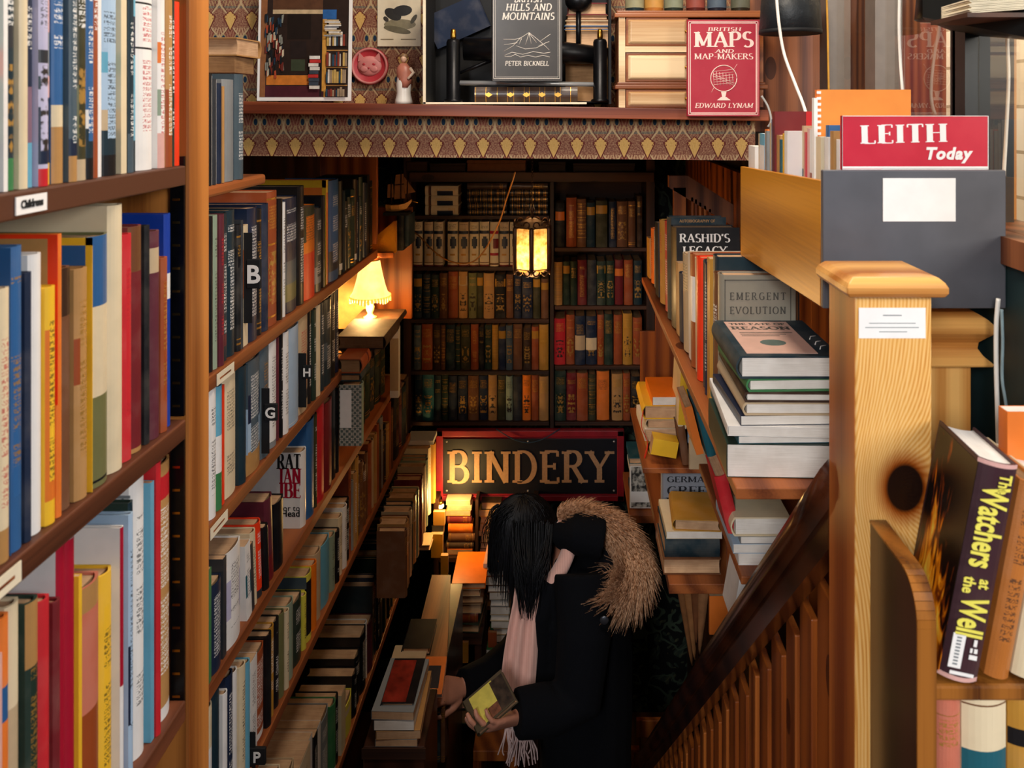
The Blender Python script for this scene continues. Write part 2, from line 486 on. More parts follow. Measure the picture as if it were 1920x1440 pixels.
BOOK = {}
def wall_row(key, side, X0, z_below, x_start, spec, where, anchor, depth=(0.13, 0.17), pages='pages', group=None, reverse=False, hmax=9.0):
    """a row of books standing with their spines in the plane X = X0 (side -1: facing +X, side +1: facing -X)"""
    zb = EYE - z_below
    items = [q.split() for q in spec.replace('\n', ' ').split('|') if q.strip()]
    xp = x_start; n = 0; lst = []
    for it in items:
        xr = float(it[0])
        if len(it) > 1 and it[1] != 'gap': lst.append((xp, xr, it))
        xp = xr
    tot = len(lst)
    for n, (xa, xr, it) in enumerate(lst):
        da = abs(X0) * F / abs(PX - xa); db = abs(X0) * F / abs(PX - xr)
        d0, d1 = min(da, db), max(da, db)
        ytop = float(it[1]); xm = xr
        h = z_below - (ytop - PY) / abs(PX - xm) * abs(X0)
        h = min(h, hmax - 0.0022 * (n % 3))
        col, kind, tk = it[2], it[3], it[4:]
        w = RND.uniform(*depth)
        tilt = 0.0; push = RND.uniform(0, 0.008)
        for q in list(tk):
            if q[0] == '@': tilt = float(q[1:]); tk.remove(q)
            if q[0] == '>': push = float(q[1:]); tk.remove(q)
            if q[0] == '~': w = float(q[1:]); tk.remove(q)
        t = (d1 - d0) - 0.0008
        t = max(t, 0.003)
        num = (tot - n) if reverse else (n + 1)
        ft = feat(tk, col)
        lab = f"{sizeword(h, t)}{PAL[col][0]} {KIND[kind][1]} {ft + ' ' if ft else ''}{nth(num)} {anchor} {where}"
        Mx = Matrix.Translation((X0 + side * push, (d0 + d1) / 2, zb)) @ Matrix.Rotation(-side * math.pi / 2, 4, 'Z')
        if tilt:
            # lean along the row: turn about the spine axis, resting on the lower corner
            a = math.radians(tilt); s = 1 if tilt > 0 else -1
            piv = Vector((s * t / 2, 0, 0))
            Mx = Mx @ Matrix.Translation(piv) @ Matrix.Rotation(a, 4, 'Y') @ Matrix.Translation(-piv)
        o = make_book(Mx, w, h, t, col, kind, deco_from(tk, col, kind, h, t), lab, group or f"books {where}", pages)
        BOOK.setdefault(key, []).append((o, w, h, t, xa, xr))
    return BOOK.get(key)

def fill_row(x0, x1, X0, z_below, tmin, tmax, hmin, hmax, cols, kinds='hjp', decos=('T', 'g', 'U', '', 'E', 'w'), seed=1):
    """spec text for a stretch of books nobody can tell apart from here"""
    r = random.Random(seed); out = []; d = X0 * F / (PX - x0) if X0 > 0 else 0
    x = x0
    while True:
        d2 = d + r.uniform(tmin, tmax)
        xr = PX - X0 * F / d2
        if xr > x1: break
        hh = r.uniform(hmin, hmax)
        y = PY + (z_below - hh) / X0 * (PX - xr)
        out.append(f"{xr:.2f} {y:.1f} {r.choice(cols)} {r.choice(kinds)} {r.choice(decos)}")
        d = d2; x = xr
    return ' | '.join(out)

POSE = {'lie_spine': ('-Z', 'Y', 'X'), 'lie_fore': ('Z', '-Y', 'X'), 'lie_tail': ('Z', 'X', 'Y'), 'lie_tail_r': ('-Z', '-X', 'Y'),
        'cover': ('-Y', 'X', 'Z'), 'cover_r': ('Y', '-X', 'Z'), 'spine': ('X', 'Y', 'Z')}

def px_book(pose, x0, y0, x1, y1, d, long, col, kind, deco, label, pages='pages', yaw=0, roll=0, pitch=0, group=None, name=None):
    """a book whose near face fills the measured rectangle at distance d; long = its size away from the viewer"""
    A, B = W(x0, y1, d), W(x1, y0, d)
    wd, ht = B.x - A.x, B.z - A.z
    x, y, z = (AX[q] for q in POSE[pose])
    c = Vector(((A.x + B.x) / 2, d, A.z))
    if pose == 'lie_spine': w, h, t = long, wd, ht; loc = Vector((A.x, d, A.z + t / 2))
    elif pose == 'lie_fore': w, h, t = long, wd, ht; loc = Vector((A.x, d + long, A.z + t / 2))
    elif pose == 'lie_tail': w, h, t = wd, long, ht; loc = Vector((A.x, d, A.z + t / 2))
    elif pose == 'lie_tail_r': w, h, t = wd, long, ht; loc = Vector((B.x, d, A.z + t / 2))
    elif pose == 'cover': w, h, t = wd, ht, long; loc = Vector((A.x, d + t / 2, A.z))
    elif pose == 'cover_r': w, h, t = wd, ht, long; loc = Vector((B.x, d + t / 2, A.z))
    else: w, h, t = long, ht, wd; loc = Vector(((A.x + B.x) / 2, d, A.z))
    Mx = axes(loc, x, y, z)
    if yaw or roll or pitch:
        Mx = Matrix.Translation(c) @ Euler((math.radians(pitch), math.radians(roll), math.radians(yaw))).to_matrix().to_4x4() @ Matrix.Translation(-c) @ Mx
    tk = deco.split() if isinstance(deco, str) else deco
    o = make_book(Mx, w, h, t, col, kind, deco_from(tk, col, kind, h, t) if not tk or isinstance(tk[0], str) else tk, label, group, pages, name)
    o['dims'] = [w, h, t]
    return o

# ---------------------------------------------------------------- lettering
def arc(cx, cy, rx, ry, a0, a1, n=10):
    return [(cx + rx * math.cos(math.radians(a0 + (a1 - a0) * k / n)), cy + ry * math.sin(math.radians(a0 + (a1 - a0) * k / n))) for k in range(n + 1)]
GLY = {
 'A': (.8, [[(.08, 0), (.4, 1)], [(.4, 1), (.72, 0)], [(.2, .34), (.6, .34)]]),
 'B': (.68, [[(.14, 0), (.14, 1)], [(.14, 1)] + arc(.36, .76, .2, .24, 90, -90) + [(.14, .52)], [(.14, .52)] + arc(.38, .26, .24, .26, 90, -90) + [(.14, 0)]]),
 'C': (.74, [arc(.44, .5, .34, .5, 50, 310, 16)]),
 'D': (.8, [[(.14, 0), (.14, 1)], [(.14, 1), (.3, 1)] + arc(.32, .5, .38, .5, 90, -90, 14) + [(.14, 0)]]),
 'E': (.62, [[(.14, 0), (.14, 1)], [(.14, 1), (.56, 1)], [(.14, .52), (.46, .52)], [(.14, 0), (.58, 0)]]),
 'F': (.6, [[(.14, 0), (.14, 1)], [(.14, 1), (.56, 1)], [(.14, .52), (.46, .52)]]),
 'G': (.8, [arc(.44, .5, .34, .5, 50, 320, 16), [(.7, .45), (.7, .06)], [(.52, .45), (.76, .45)]]),
 'H': (.84, [[(.15, 0), (.15, 1)], [(.69, 0), (.69, 1)], [(.15, .52), (.69, .52)]]),
 'I': (.34, [[(.17, 0), (.17, 1)]]),
 'J': (.44, [[(.26, 1), (.26, .2)] + arc(.1, .2, .16, .2, 0, -90, 5)]),
 'K': (.76, [[(.14, 0), (.14, 1)], [(.14, .42), (.62, 1)], [(.28, .58), (.68, 0)]]),
 'L': (.6, [[(.14, 0), (.14, 1)], [(.14, 0), (.56, 0)]]),
 'M': (.96, [[(.14, 0), (.14, 1)], [(.14, 1), (.48, .1)], [(.48, .1), (.82, 1)], [(.82, 1), (.82, 0)]]),
 'N': (.82, [[(.14, 0), (.14, 1)], [(.14, 1), (.68, 0)], [(.68, 0), (.68, 1)]]),
 'O': (.86, [arc(.43, .5, .36, .5, 90, 450, 22)]),
 'P': (.66, [[(.14, 0), (.14, 1)], [(.14, 1)] + arc(.36, .74, .22, .26, 90, -90) + [(.14, .48)]]),
 'R': (.74, [[(.14, 0), (.14, 1)], [(.14, 1)] + arc(.36, .76, .21, .24, 90, -90) + [(.14, .52)], [(.36, .52), (.68, 0)]]),
 'S': (.6, [arc(.31, .75, .2, .25, 40, 270, 12) + arc(.31, .25, .23, .25, 90, -140, 12)]),
 'T': (.7, [[(.35, 0), (.35, 1)], [(.04, 1), (.66, 1)]]),
 'U': (.8, [[(.14, 1), (.14, .32)] + arc(.4, .32, .26, .32, 180, 360, 12) + [(.66, 1)]]),
 'V': (.78, [[(.06, 1), (.39, 0)], [(.39, 0), (.72, 1)]]),
 'W': (1.1, [[(.05, 1), (.32, 0)], [(.32, 0), (.55, .9)], [(.55, .9), (.78, 0)], [(.78, 0), (1.05, 1)]]),
 'X': (.76, [[(.06, 1), (.7, 0)], [(.06, 0), (.7, 1)]]),
 'Y': (.76, [[(.05, 1), (.38, .46)], [(.71, 1), (.38, .46)], [(.38, .46), (.38, 0)]]),
 '-': (.4, [[(.06, .42), (.34, .42)]]), "'": (.22, [[(.11, 1), (.08, .74)]]), ' ': (.36, []), '.': (.2, [[(.1, 0), (.1, .06)]]),
}
def serif_text(text, height, thick=.15, thin=.05, serif=.09, track=0.06, width=None, italic=0.0):
    """capital lettering as flat outlines in the x-z plane, baseline at z = 0, left edge at x = 0; returns a list of (verts, faces), total width"""
    quads = []; cx = 0.0
    def seg(pts):
        n = len(pts); L = []; Rr = []
        for i, p in enumerate(pts):
            a = pts[max(i - 1, 0)]; b = pts[min(i + 1, n - 1)]
            dx, dy = b[0] - a[0], b[1] - a[1]; l = math.hypot(dx, dy) or 1; dx /= l; dy /= l
            up = abs(dy)
            k = thin + (thick - thin) * up ** 1.5
            if n == 2 and 0.12 < abs(dx) < 0.98 and dx * dy > 0: k = thin + (thick - thin) * .25
            L.append((p[0] - dy * k / 2, p[1] + dx * k / 2)); Rr.append((p[0] + dy * k / 2, p[1] - dx * k / 2))
        for i in range(n - 1): quads.append([(cx + q[0], q[1]) for q in (L[i], Rr[i], Rr[i + 1], L[i + 1])])
    for ch in text:
        w, st = GLY.get(ch, GLY[' '])
        for pts in st:
            seg(pts)
            if serif and ch != '-' and ch != "'":
                for e, o in ((pts[0], pts[1]), (pts[-1], pts[-2])):
                    if len(pts) > 4 and ch in 'CGSO': continue
                    vert = abs(e[1] - o[1]) > abs(e[0] - o[0]) * 0.7
                    if vert and e[1] in (0, 1) and not (ch in 'MNVWA' and ((ch == 'A' and e[1] == 1) or (ch in 'VW' and e[1] == 0) or (ch == 'N' and e == (.68, 0)))):
                        s2 = serif + thick / 2
                        zz = (0, thin) if e[1] == 0 else (1 - thin, 1)
                        quads.append([(cx + e[0] - s2, zz[0]), (cx + e[0] + s2, zz[0]), (cx + e[0] + s2, zz[1]), (cx + e[0] - s2, zz[1])])
                    elif not vert and ch in 'EFLTZ' and e[0] not in (.14,):
                        sx = thin * 1.2; y = e[1]; s2 = 0.16
                        y0, y1 = (y, y + s2) if y == 0 else ((y - s2, y) if y == 1 else (y - .1, y + .1))
                        quads.append([(cx + e[0] - sx / 2, y0), (cx + e[0] + sx / 2, y0), (cx + e[0] + sx / 2, y1), (cx + e[0] - sx / 2, y1)])
        cx += w + track
    tot = (cx - track) * height; k = 1.0
    if width: k = width / tot
    out = []
    for q in quads:
        out.append([(p[0] * height * k + italic * p[1] * height, p[1] * height) for p in q])
    return out, tot * k

def letters(name, text, parent, x, z, y, height, mat, depth=0.0008, center=True, width=None, Mx=None, **kw):
    """letters standing on the face y = const of their parent, looking towards -y"""
    q, tw = serif_text(text, height, width=width, **kw)
    mb = MB(); ox = x - (tw / 2 if center else 0)
    for n_, poly in enumerate(q):
        # counter-clockwise seen from -y
        ar = sum(poly[i][0] * poly[(i + 1) % 4][1] - poly[(i + 1) % 4][0] * poly[i][1] for i in range(4))
        if ar < 0: poly = poly[::-1]
        e_ = 0.00003 * (n_ % 9)
        mb.prism([(ox + a, y - depth - e_, z + b) for a, b in poly], (0, depth + e_ * 0.5, 0), 0)
    return mb.build(name, mat, parent, M=Mx)

def font_text(name, text, parent, Mx, size, mat, bold=0.0, shear=0.0, align='CENTER', space=1.0, sx=1.0):
    """lower-case lettering; Mx places the text plane (x along the line, y up the letters)"""
    cu = bpy.data.curves.new(name, 'FONT'); cu.body = text; cu.size = size; cu.offset = bold; cu.shear = shear; cu.align_x = align; cu.extrude = 0.0004; cu.space_character = space
    cu.resolution_u = 3
    ob = bpy.data.objects.new(name, cu)
    me = bpy.data.meshes.new_from_object(ob)
    bpy.data.objects.remove(ob); bpy.data.curves.remove(cu)
    me.materials.clear(); me.materials.append(mat)
    if sx != 1.0: me.transform(Matrix.Diagonal((sx, 1, 1, 1)))
    o = bpy.data.objects.new(name, me); COL.objects.link(o)
    if parent: o.parent = parent
    o.matrix_local = Mx
    return o
UPRIGHT = Matrix.Rotation(math.pi / 2, 4, 'X')
def smear(name, parent, rects, mat, y, depth=0.0005):
    mb = MB()
    for x0, z0, x1, z1 in rects: mb.box((x0, y - depth, z0), (x1, y, z1))
    return mb.build(name, mat, parent)
# ---------------------------------------------------------------- setting materials
def wallpaper_ogee():
    g = Gr('ogee_wallpaper'); x, y, z = g.xyz()
    nz = g.noise(g.co(), 300, 2); n2 = g.noise(g.co(), 900, 1)
    u = x / 0.0546; v = z / 0.104
    cu = ((u.fract() - 0.5).abs()) * 2.0            # 0 on the motif's axis, 1 between motifs
    vf = v.fract()
    s = (v * 6.2832).cos()
    edge = s * 0.5 + 0.5                             # ogee outline
    base = g.mix(g.ramp(nz, [(0.4, (0, 0, 0, 1)), (0.65, (1, 1, 1, 1))]), hx('7a4638'), hx('a98062'))
    fan = ((cu * 26.0 - (vf * 30.0)).sin() > 0.2) * (vf < 0.34)
    c = g.mix(fan * 0.85, base, hx('c2a27c'))
    fan2 = ((cu * 22.0 + vf * 26.0).sin() > 0.35) * (vf > 0.80)
    c = g.mix(fan2 * 0.7, c, hx('b29468'))
    band = ((vf - 0.84).abs() < 0.028)
    c = g.mix(band * 0.5, c, hx('4a6a64'))
    lower = (cu < edge - 0.05) * (vf < 0.5)
    c = g.mix(lower * 0.55, c, hx('7c2c28'))
    ln = ((cu - edge).abs() < 0.085)
    c = g.mix(ln, c, hx('c0a47c'))
    ln2 = ((cu - edge * 0.74).abs() < 0.03)
    c = g.mix(ln2, c, hx('5c2320'))
    kite_w = ((vf - 0.28) * 1.75).min((0.74 - vf) * 4.6)
    kite = (cu < kite_w)
    rim = (cu < kite_w + 0.11)
    c = g.mix(rim * (vf > 0.25), c, hx('642622'))
    c = g.mix(kite, c, g.mix(nz, hx('c89a4e'), hx('e6be78')))
    vein = (((cu * 16.0 - vf * 12.0).sin()).abs() < 0.12) * kite
    c = g.mix(vein * 0.5, c, hx('a57a34'))
    scal = ((cu * 20.0).sin() * ((vf * 70.0).sin()) > 0.25) * ((kite_w - cu).abs() < 0.13) * (vf > 0.55)
    c = g.mix(scal, c, hx('6d2a20'))
    dx = (cu - 0.62) / 0.16; dz = (vf - 0.08) / 0.075
    drop = (dx * dx + dz * dz < 1.0)
    ring = (dx * dx + dz * dz < 2.2)
    c = g.mix(ring, c, hx('a08a62')); c = g.mix(drop, c, hx('12304a'))
    return g.surf(g.mix(0.35, c, n2, 'MULTIPLY'), 0.75, 0.25)
M['ogee'] = wallpaper_ogee()
def wallpaper_floral():
    g = Gr('dark_leaf_wallpaper'); x, y, z = g.xyz()
    n1 = g.noise(g.co(), 7, 2); n2 = g.noise(g.comb(z, x, y), 7, 2)
    vec = g.comb(x + n1 * 0.16, y, z + n2 * 0.16)
    stem = ((g.noise(vec, 9, 1) - 0.5).abs() < 0.022)
    a = g.voro(g.comb((x + n1 * 0.2) * 1.6 + z * 0.7, y, z * 0.9 - x * 0.5 + n2 * 0.2), 15)
    b = g.voro(g.comb((x + n2 * 0.2) * 1.0 - z * 0.8, y, z * 1.5 + n1 * 0.2), 19)
    rib = (((x - z * 0.4) * 260.0 + n1 * 40.0).sin() > 0.6)
    c = g.mix((a < 0.34), hx('0a0e0e'), g.mix(rib * 0.5, hx('27332c'), hx('46503f')))
    c = g.mix((b < 0.24), c, g.mix(rib * 0.5, hx('343a2c'), hx('5a5a40')))
    c = g.mix(stem, c, hx('3c4a3c'))
    return g.surf(c, 0.7, 0.25)
M['floral'] = wallpaper_floral()
def stone_wall():
    g = Gr('pale_stone_blocks')
    x, y, z = g.xyz()
    n = g.t.nodes.new('ShaderNodeTexBrick'); g.link(g.comb(y, z, x), n.inputs['Vector'])
    n.inputs['Scale'].default_value = 1.0; n.inputs['Brick Width'].default_value = 0.34; n.inputs['Row Height'].default_value = 0.15; n.inputs['Mortar Size'].default_value = 0.006
    n.inputs['Color1'].default_value = hx('f2e6d2'); n.inputs['Color2'].default_value = hx('dccbb0'); n.inputs['Mortar'].default_value = hx('a8957a')
    return g.surf(g.mix(g.noise(g.co(), 14, 3) * 0.4, S(g, n.outputs[0]), hx('cbb596')), 0.9, 0.2)
M['stone'] = stone_wall()
M['plaster'] = plain('dim_brown_plaster', '33221a', 0.85, var=0.15, scale=12)
M['ceil'] = plain('dark_ceiling_paint', '2a1c15', 0.9)
M['floor'] = wood('worn_floorboards', '3a2013', '6d4427', 'Y', 18, 0.5)
M['tealwall'] = plain('dark_teal_paint', '1c3133', 0.5, var=0.08)
M['dark_frame'] = plain('dark_window_paint', '15191a', 0.4)
M['grey_frame'] = plain('grey_window_paint', '6a6058', 0.4, var=0.06)
M['red_paint'] = plain('dark_red_paint', '8e1424', 0.5, var=0.1, scale=20)
M['sign_black'] = plain('navy_black_signboard', '0d0f1a', 0.5)
M['sign_gold'] = plain('dull_gold_lettering', 'b08a68', 0.5, 0.0, var=0.08, scale=120)
def glass():
    g = Gr('window_glass')
    n = g.t.nodes.new('ShaderNodeBsdfGlossy'); n.inputs['Roughness'].default_value = 0.02; n.inputs['Color'].default_value = (1, 1, 1, 1)
    t = g.t.nodes.new('ShaderNodeBsdfTransparent'); t.inputs['Color'].default_value = (0.96, 0.92, 0.86, 1)
    f = g.t.nodes.new('ShaderNodeFresnel'); f.inputs['IOR'].default_value = 1.5
    mx = g.t.nodes.new('ShaderNodeMixShader')
    gm = g.t.nodes.new('ShaderNodeNewGeometry')
    k = S(g, f.outputs[0]) * 1.2 * (1.0 - S(g, gm.outputs['Backfacing']))
    g.link(k, mx.inputs[0]); g.t.links.new(t.outputs[0], mx.inputs[1]); g.t.links.new(n.outputs[0], mx.inputs[2])
    g.t.links.new(mx.outputs[0], g.out.inputs[0])
    return g.mat
M['glass'] = glass()

# ---------------------------------------------------------------- setting
def sbox(name, a, b, m):
    return struct(MB().box(a, b).build(name, M[m]))
LOW = -1.3
sbox('floor', (-1.2, -2.6, -0.08), (2.2, 1.12, 0.0), 'floor')
sbox('floor_lower', (-1.0, 1.9, LOW - 0.06), (0.75, 3.8, LOW), 'floor')
st = MB()
for k in range(6):
    st.box((-0.64, 1.12 + 0.19 * k, -0.19 * (k + 1) - 0.19), (0.56, 1.12 + 0.19 * (k + 1) + 0.02, -0.19 * (k + 1)))
struct(st.build('staircase_floor', M['floor']))
sbox('wall_left', (-1.06, -2.6, LOW), (-0.98, 3.8, 2.6), 'plaster')
sbox('wall_back', (-1.0, 3.70, LOW), (0.75, 3.78, 1.42), 'floral')
sbox('ceiling_lower', (-1.0, 1.93, 1.40), (0.75, 3.8, 1.44), 'ceil')
# bulkhead over the stairs and the papered wall above it
up = W(455, 292, 1.86)
bk = MB().prism([W(440, 205, 1.86), W(440, 292, 1.86), W(1416, 301, 1.86), W(1416, 217, 1.86)], (0, 0.05, 0))
struct(bk.build('wall_bulkhead', M['ogee']))
sbox('wall_upper', (-1.0, 2.02, 1.44), (0.44, 2.08, 2.6), 'ogee')
sbox('wall_planked', (0.44, 1.93, 1.44), (0.62, 1.99, 2.6), 'plank')
# plank lining of the stairwell's wall
pk = MB()
for k in range(22):
    pk.box((0.55, 1.24 + 0.11 * k, 0.86), (0.575, 1.24 + 0.11 * k + 0.107, 1.29))
struct(pk.build('wall_right', M['panel_red']))
sbox('wall_right_shade_board', (0.556, 1.24, LOW), (0.576, 3.65, 0.858), 'case_dark_v')  # dark board added for the gloom behind the balusters
sbox('wall_right_backing', (0.58, 0.98, LOW), (0.66, 3.78, 1.33), 'plaster')
sbox('wall_below_window', (0.58, 0.86, 0.0), (0.66, 1.0, 1.33), 'tealwall')
sbox('wall_below_window_panel', (0.563, 0.90, 0.0), (0.579, 1.235, 1.298), 'tealwall')
# side window: sill, posts, head, panes
sbox('window_1_sill', (0.555, 0.86, 1.30), (0.66, 1.96, 1.335), 'plank')
def wpost(name, xa, xb, m, dx=0.05):
    d1 = 0.575 * F / (xa - PX); d0 = 0.575 * F / (xb - PX)
    return sbox(name, (0.57, d0, 1.335), (0.57 + dx, d1, 2.3), m)
wpost('window_1_frame_grey', 1541, 1556, 'grey_frame')
wpost('window_1_frame_middle', 1627, 1646, 'grey_frame')
wpost('window_1_frame_dark', 1788, 1816, 'dark_frame', 0.07)
wpost('window_1_frame_amber', 1792, 1797, 'pine', 0.09)
sbox('window_1_pane', (0.588, 1.185, 1.335), (0.591, 1.9, 2.3), 'glass')
sbox('window_2_pane', (0.588, 0.86, 1.335), (0.591, 1.14, 2.3), 'glass')
hd = MB().prism([W(1730, -10, 1.16), W(1730, 32, 1.16), W(1800, 60, 1.15), W(1925, 70, 1.0), W(1925, -10, 1.0)], (0.02, 0.04, 0))
struct(hd.build('window_2_head_frame', M['dark_frame']))
sbox('wall_lane_exterior', (1.5, 1.2, 0.3), (1.6, 3.15, 3.4), 'stone')
sbox('wall_added_dark_exterior', (1.55, 3.16, 0.3), (1.65, 6.5, 3.4), 'plank')  # dark wall added so the middle window pane looks dim
# plinth between the stairwell planks and the window wall, seen behind the box of magazines

# ---------------------------------------------------------------- near bookcase (beside the viewer)
NX = -0.5
nb = thing('bookcase', 'tall oak and dark wood bookcase of childrens books beside the stair head', 'bookcase', (NX - 0.15, 0.85, 0))
Mi = Matrix.Translation((-(NX - 0.15), -0.85, 0))
def part(mb, name, mats, root, **kw):
    inv = ROOTM[root.name].inverted() if 'M' not in kw else kw.pop('M')
    return mb.build(name, mats, root, M=inv, **kw)
part(MB().box((NX - 0.28, 1.051, 0.0), (NX + 0.006, 1.112, 2.3)), 'end_post', M['oak'], nb, bev=0.004)
part(MB().box((NX - 0.285, 0.30, 0.0), (NX - 0.272, 1.047, 2.3)), 'back_panel', M['shelf_dark'], nb)
part(MB().box((NX - 0.28, 0.28, 0.0), (NX, 0.30, 2.3)), 'end_panel', M['shelf_dark'], nb)
NZ = (0.0765, 0.408, 0.775)
shl = []
for zb in NZ:
    m = 'shelf_dark' if zb < 0.1 else 'shelf_mid'
    shl.append(part(MB().box((NX - 0.272, 0.30, EYE - zb - 0.026), (NX + 0.004, 1.046, EYE - zb - 0.0005)), 'shelf', M[m], nb, bev=0.002))
stp = MB().box((-0.009, 0, 0), (0.009, 0.004, 0.34))
for k in range(11): stp.box((-0.006, -0.0006, 0.012 + k * 0.03), (0.004, 0.0, 0.015 + k * 0.03), 1)
stp.build('slotted_shelf_strip', [M['black_metal'], M['brass']], nb, M=Matrix.Translation((NX - 0.008 - (NX - 0.15), 1.0465 - 0.85, EYE - 0.405)))
s2 = MB().box((-0.009, 0, 0), (0.009, 0.004, 0.36))
for k in range(11): s2.box((-0.006, -0.0006, 0.012 + k * 0.03), (0.004, 0.0, 0.015 + k * 0.03), 1)
s2.build('slotted_shelf_strip', [M['black_metal'], M['brass']], nb, M=Matrix.Translation((NX - 0.008 - (NX - 0.15), 1.0465 - 0.85, EYE - 0.785)))
def shelf_card(root, X, x0, x1, zc, hgt, text, mat='white', ink='black'):
    d0 = abs(X) * F / (PX - x0); d1 = abs(X) * F / (PX - x1)
    Mx = ROOTM[root.name].inverted() @ Matrix.Translation((X, (d0 + d1) / 2, zc)) @ Matrix.Rotation(math.pi / 2, 4, 'Z')
    L = d1 - d0
    c = MB().box((-L / 2, -0.0012, -hgt / 2), (L / 2, 0, hgt / 2)).build('shelf_label', M[mat], root, M=Mx)
    if text: font_text('label_lettering', text, c, Matrix.Translation((0, -0.0014, -hgt * 0.16)) @ UPRIGHT, hgt * 0.62, M[ink], bold=0.0004, space=0.95, sx=min(1.0, L * 0.9 / (len(text) * hgt * 0.32)))
    else: smear('label_lettering', c, [(-L * .35, -hgt * .1, L * .3, hgt * .06)], M['shelf_red'], -0.0013, 0.0002)
    return c
shelf_card(nb, NX + 0.0045, 28, 86, EYE - 0.0765 - 0.0135, 0.0165, 'Childrens')
shelf_card(nb, NX + 0.0045, -30, 38, EYE - 0.408 - 0.0135, 0.0185, '', 'cream')
wall_row('n1', -1, NX, NZ[0], -70, """-40 -90 bl j T|-20 -80 cr j U|15 -70 sa j z0-.22gy z.5-.62or | 24 -75 wh p | 45 -70 dt j z0-.14gn z.62-.8ch E| 62 -70 cr j | 78 -65 nv j z0-.2sk z.2-.45mv U| 97 -60 lv j z0-.08rd z.1-.36nv z.44-.5dt z.56-.62ch E
| 112 -60 pk j z0-.1yl z.1-.4nv z.5-.7gy | 134 -60 bl j z0-.26tn z.26-.36cr U | 150 -60 sg j z0-.12tn z.12-.2nv T | 167 -55 do j z0-.1bg z.2-.45ol E | 184 -55 bl j z0-.1bk z.1-.24dt z.24-.33wh T | 193 -50 rs j U | 206 -50 wh j
| 236 -50 lb j z0-.1bk z.1-.22dt z.22-.32bg z.5-.6sk U T | 247 -45 cr p | 258 -40 dt j z0-.2sg T | 271 -40 sk j z0-.16dt z.6-.8nv | 303 -40 wh j R z.62-.63bk z.85-.86bk| 316 -10 wh j z0-.2pk z.3-.45sa z.6-.72or R | 328 -15 tn j z0-.44rs T | 334 -10 dg j T | 344.5 5 ro j ~.24""",
 'on the childrens shelf', 'along', (0.2, 0.24), 'pages_white', reverse=False)
wall_row('n2', -1, NX, NZ[1], -40, """2 520 rs j E|28 536 cr j R z.0-.12tn ~.16| 56 458 bl h U T ~.2 | 69 508 nv h ~.19| 94 472 wh j ~.2 | 113 533 yl j z.1-.82or T ~.18| 124 437 or j ~.245 | 150 497 br h z.8-1db ~.18 | 174 498 tn h z.5-.7rs T ~.18
| 213 435 ol j z.36-.72cr z.72-1bl z.02-.03bk ~.24 | 240 378 cr h ~.262 | 258 436 rd h R ~.19| 282 420 dr h z.8-1br z.0-.02tn ~.2| 292 421 bk h ~.2| 309 430 mr h z.8-.92bg ~.18| 321 480 rs h T ~.17| 333 399 rb j z.6-.72wh ~.24""",
 'on the shelf below the childrens label', 'along', (0.17, 0.22), 'pages', hmax=0.300)
wall_row('n3', -1, NX, NZ[2], -40, """-12 1240 lb p ~.17 |12 1222 pk p ~.17 | 32 1146 or h z.7-.8bl ~.18 | 58 1118 cr h z.5-.7bg ~.2 | 82 1113 dg h T z.8-1tn ~.19 | 104 1112 rd h ~.18| 118 1118 dr h ~.18| 135 1010 wh h z0-1cm ~.2| 154 1000 wh h z0-1cm ~.2| 161 1075 yl p ~.17
| 203 1070 sm h z.9-1tn z.2-.5rs ~.19 | 229 1058 yl h T ~.18 | 236 984 wh j z.4-1cm ~.2| 246 1000 pk j ~.19 | 255 958 lb j z.2-.5nv T ~.19| 264 936 dg j z.8-1dt ~.22 | 290 880 wh j T ~.25| 297 900 sk p ~.22| 306 862 rd j ~.25| 338 851 tn j z.0-.05wh z.2-.42mr z.84-.95rd T ~.25""",
 'on the lowest childrens shelf', 'along', (0.17, 0.22), 'pages')

# ---------------------------------------------------------------- long bookcase going down the stairs
LX = -0.64
LZ = (0.143, 0.484, 0.752, 1.04, 1.345, 1.86)
lb = thing('bookcase', 'long wooden bookcase of adult books running down beside the stairs', 'bookcase', (LX - 0.15, 2.2, LOW))
def lpart(mb, name, mat, **kw): return part(mb, name, M[mat], lb, **kw)
DB0, DB1 = 1.2, 3.42
lpart(MB().box((LX - 0.31, DB0, LOW), (LX - 0.295, DB1, 1.40)), 'back_panel', 'case_dark_v')
lpart(MB().box((LX - 0.3, DB0 - 0.02, LOW), (LX - 0.005, DB0, 1.44)), 'end_panel', 'oak')
lpart(MB().box((LX - 0.3, 1.2, EYE - LZ[0] - 0.022), (LX, 1.712, EYE - LZ[0] - 0.0005)), 'shelf', 'shelf_red', bev=0.006)
ends = {1: 2.72, 2: 2.30, 3: 3.1, 4: 3.3, 5: 3.3}
for k, z in enumerate(LZ):
    if k: lpart(MB().box((LX - 0.3, 1.2, EYE - z - 0.028), (LX + 0.002, ends[k], EYE - z - 0.0005)), 'shelf', 'shelf_red', bev=0.002)
shelf_card(lb, LX + 0.003, 406, 438, EYE - 0.484 - 0.016, 0.021, '', 'cream')
shelf_card(lb, LX + 0.003, 394, 426, EYE - 0.752 - 0.016, 0.021, '', 'cream')
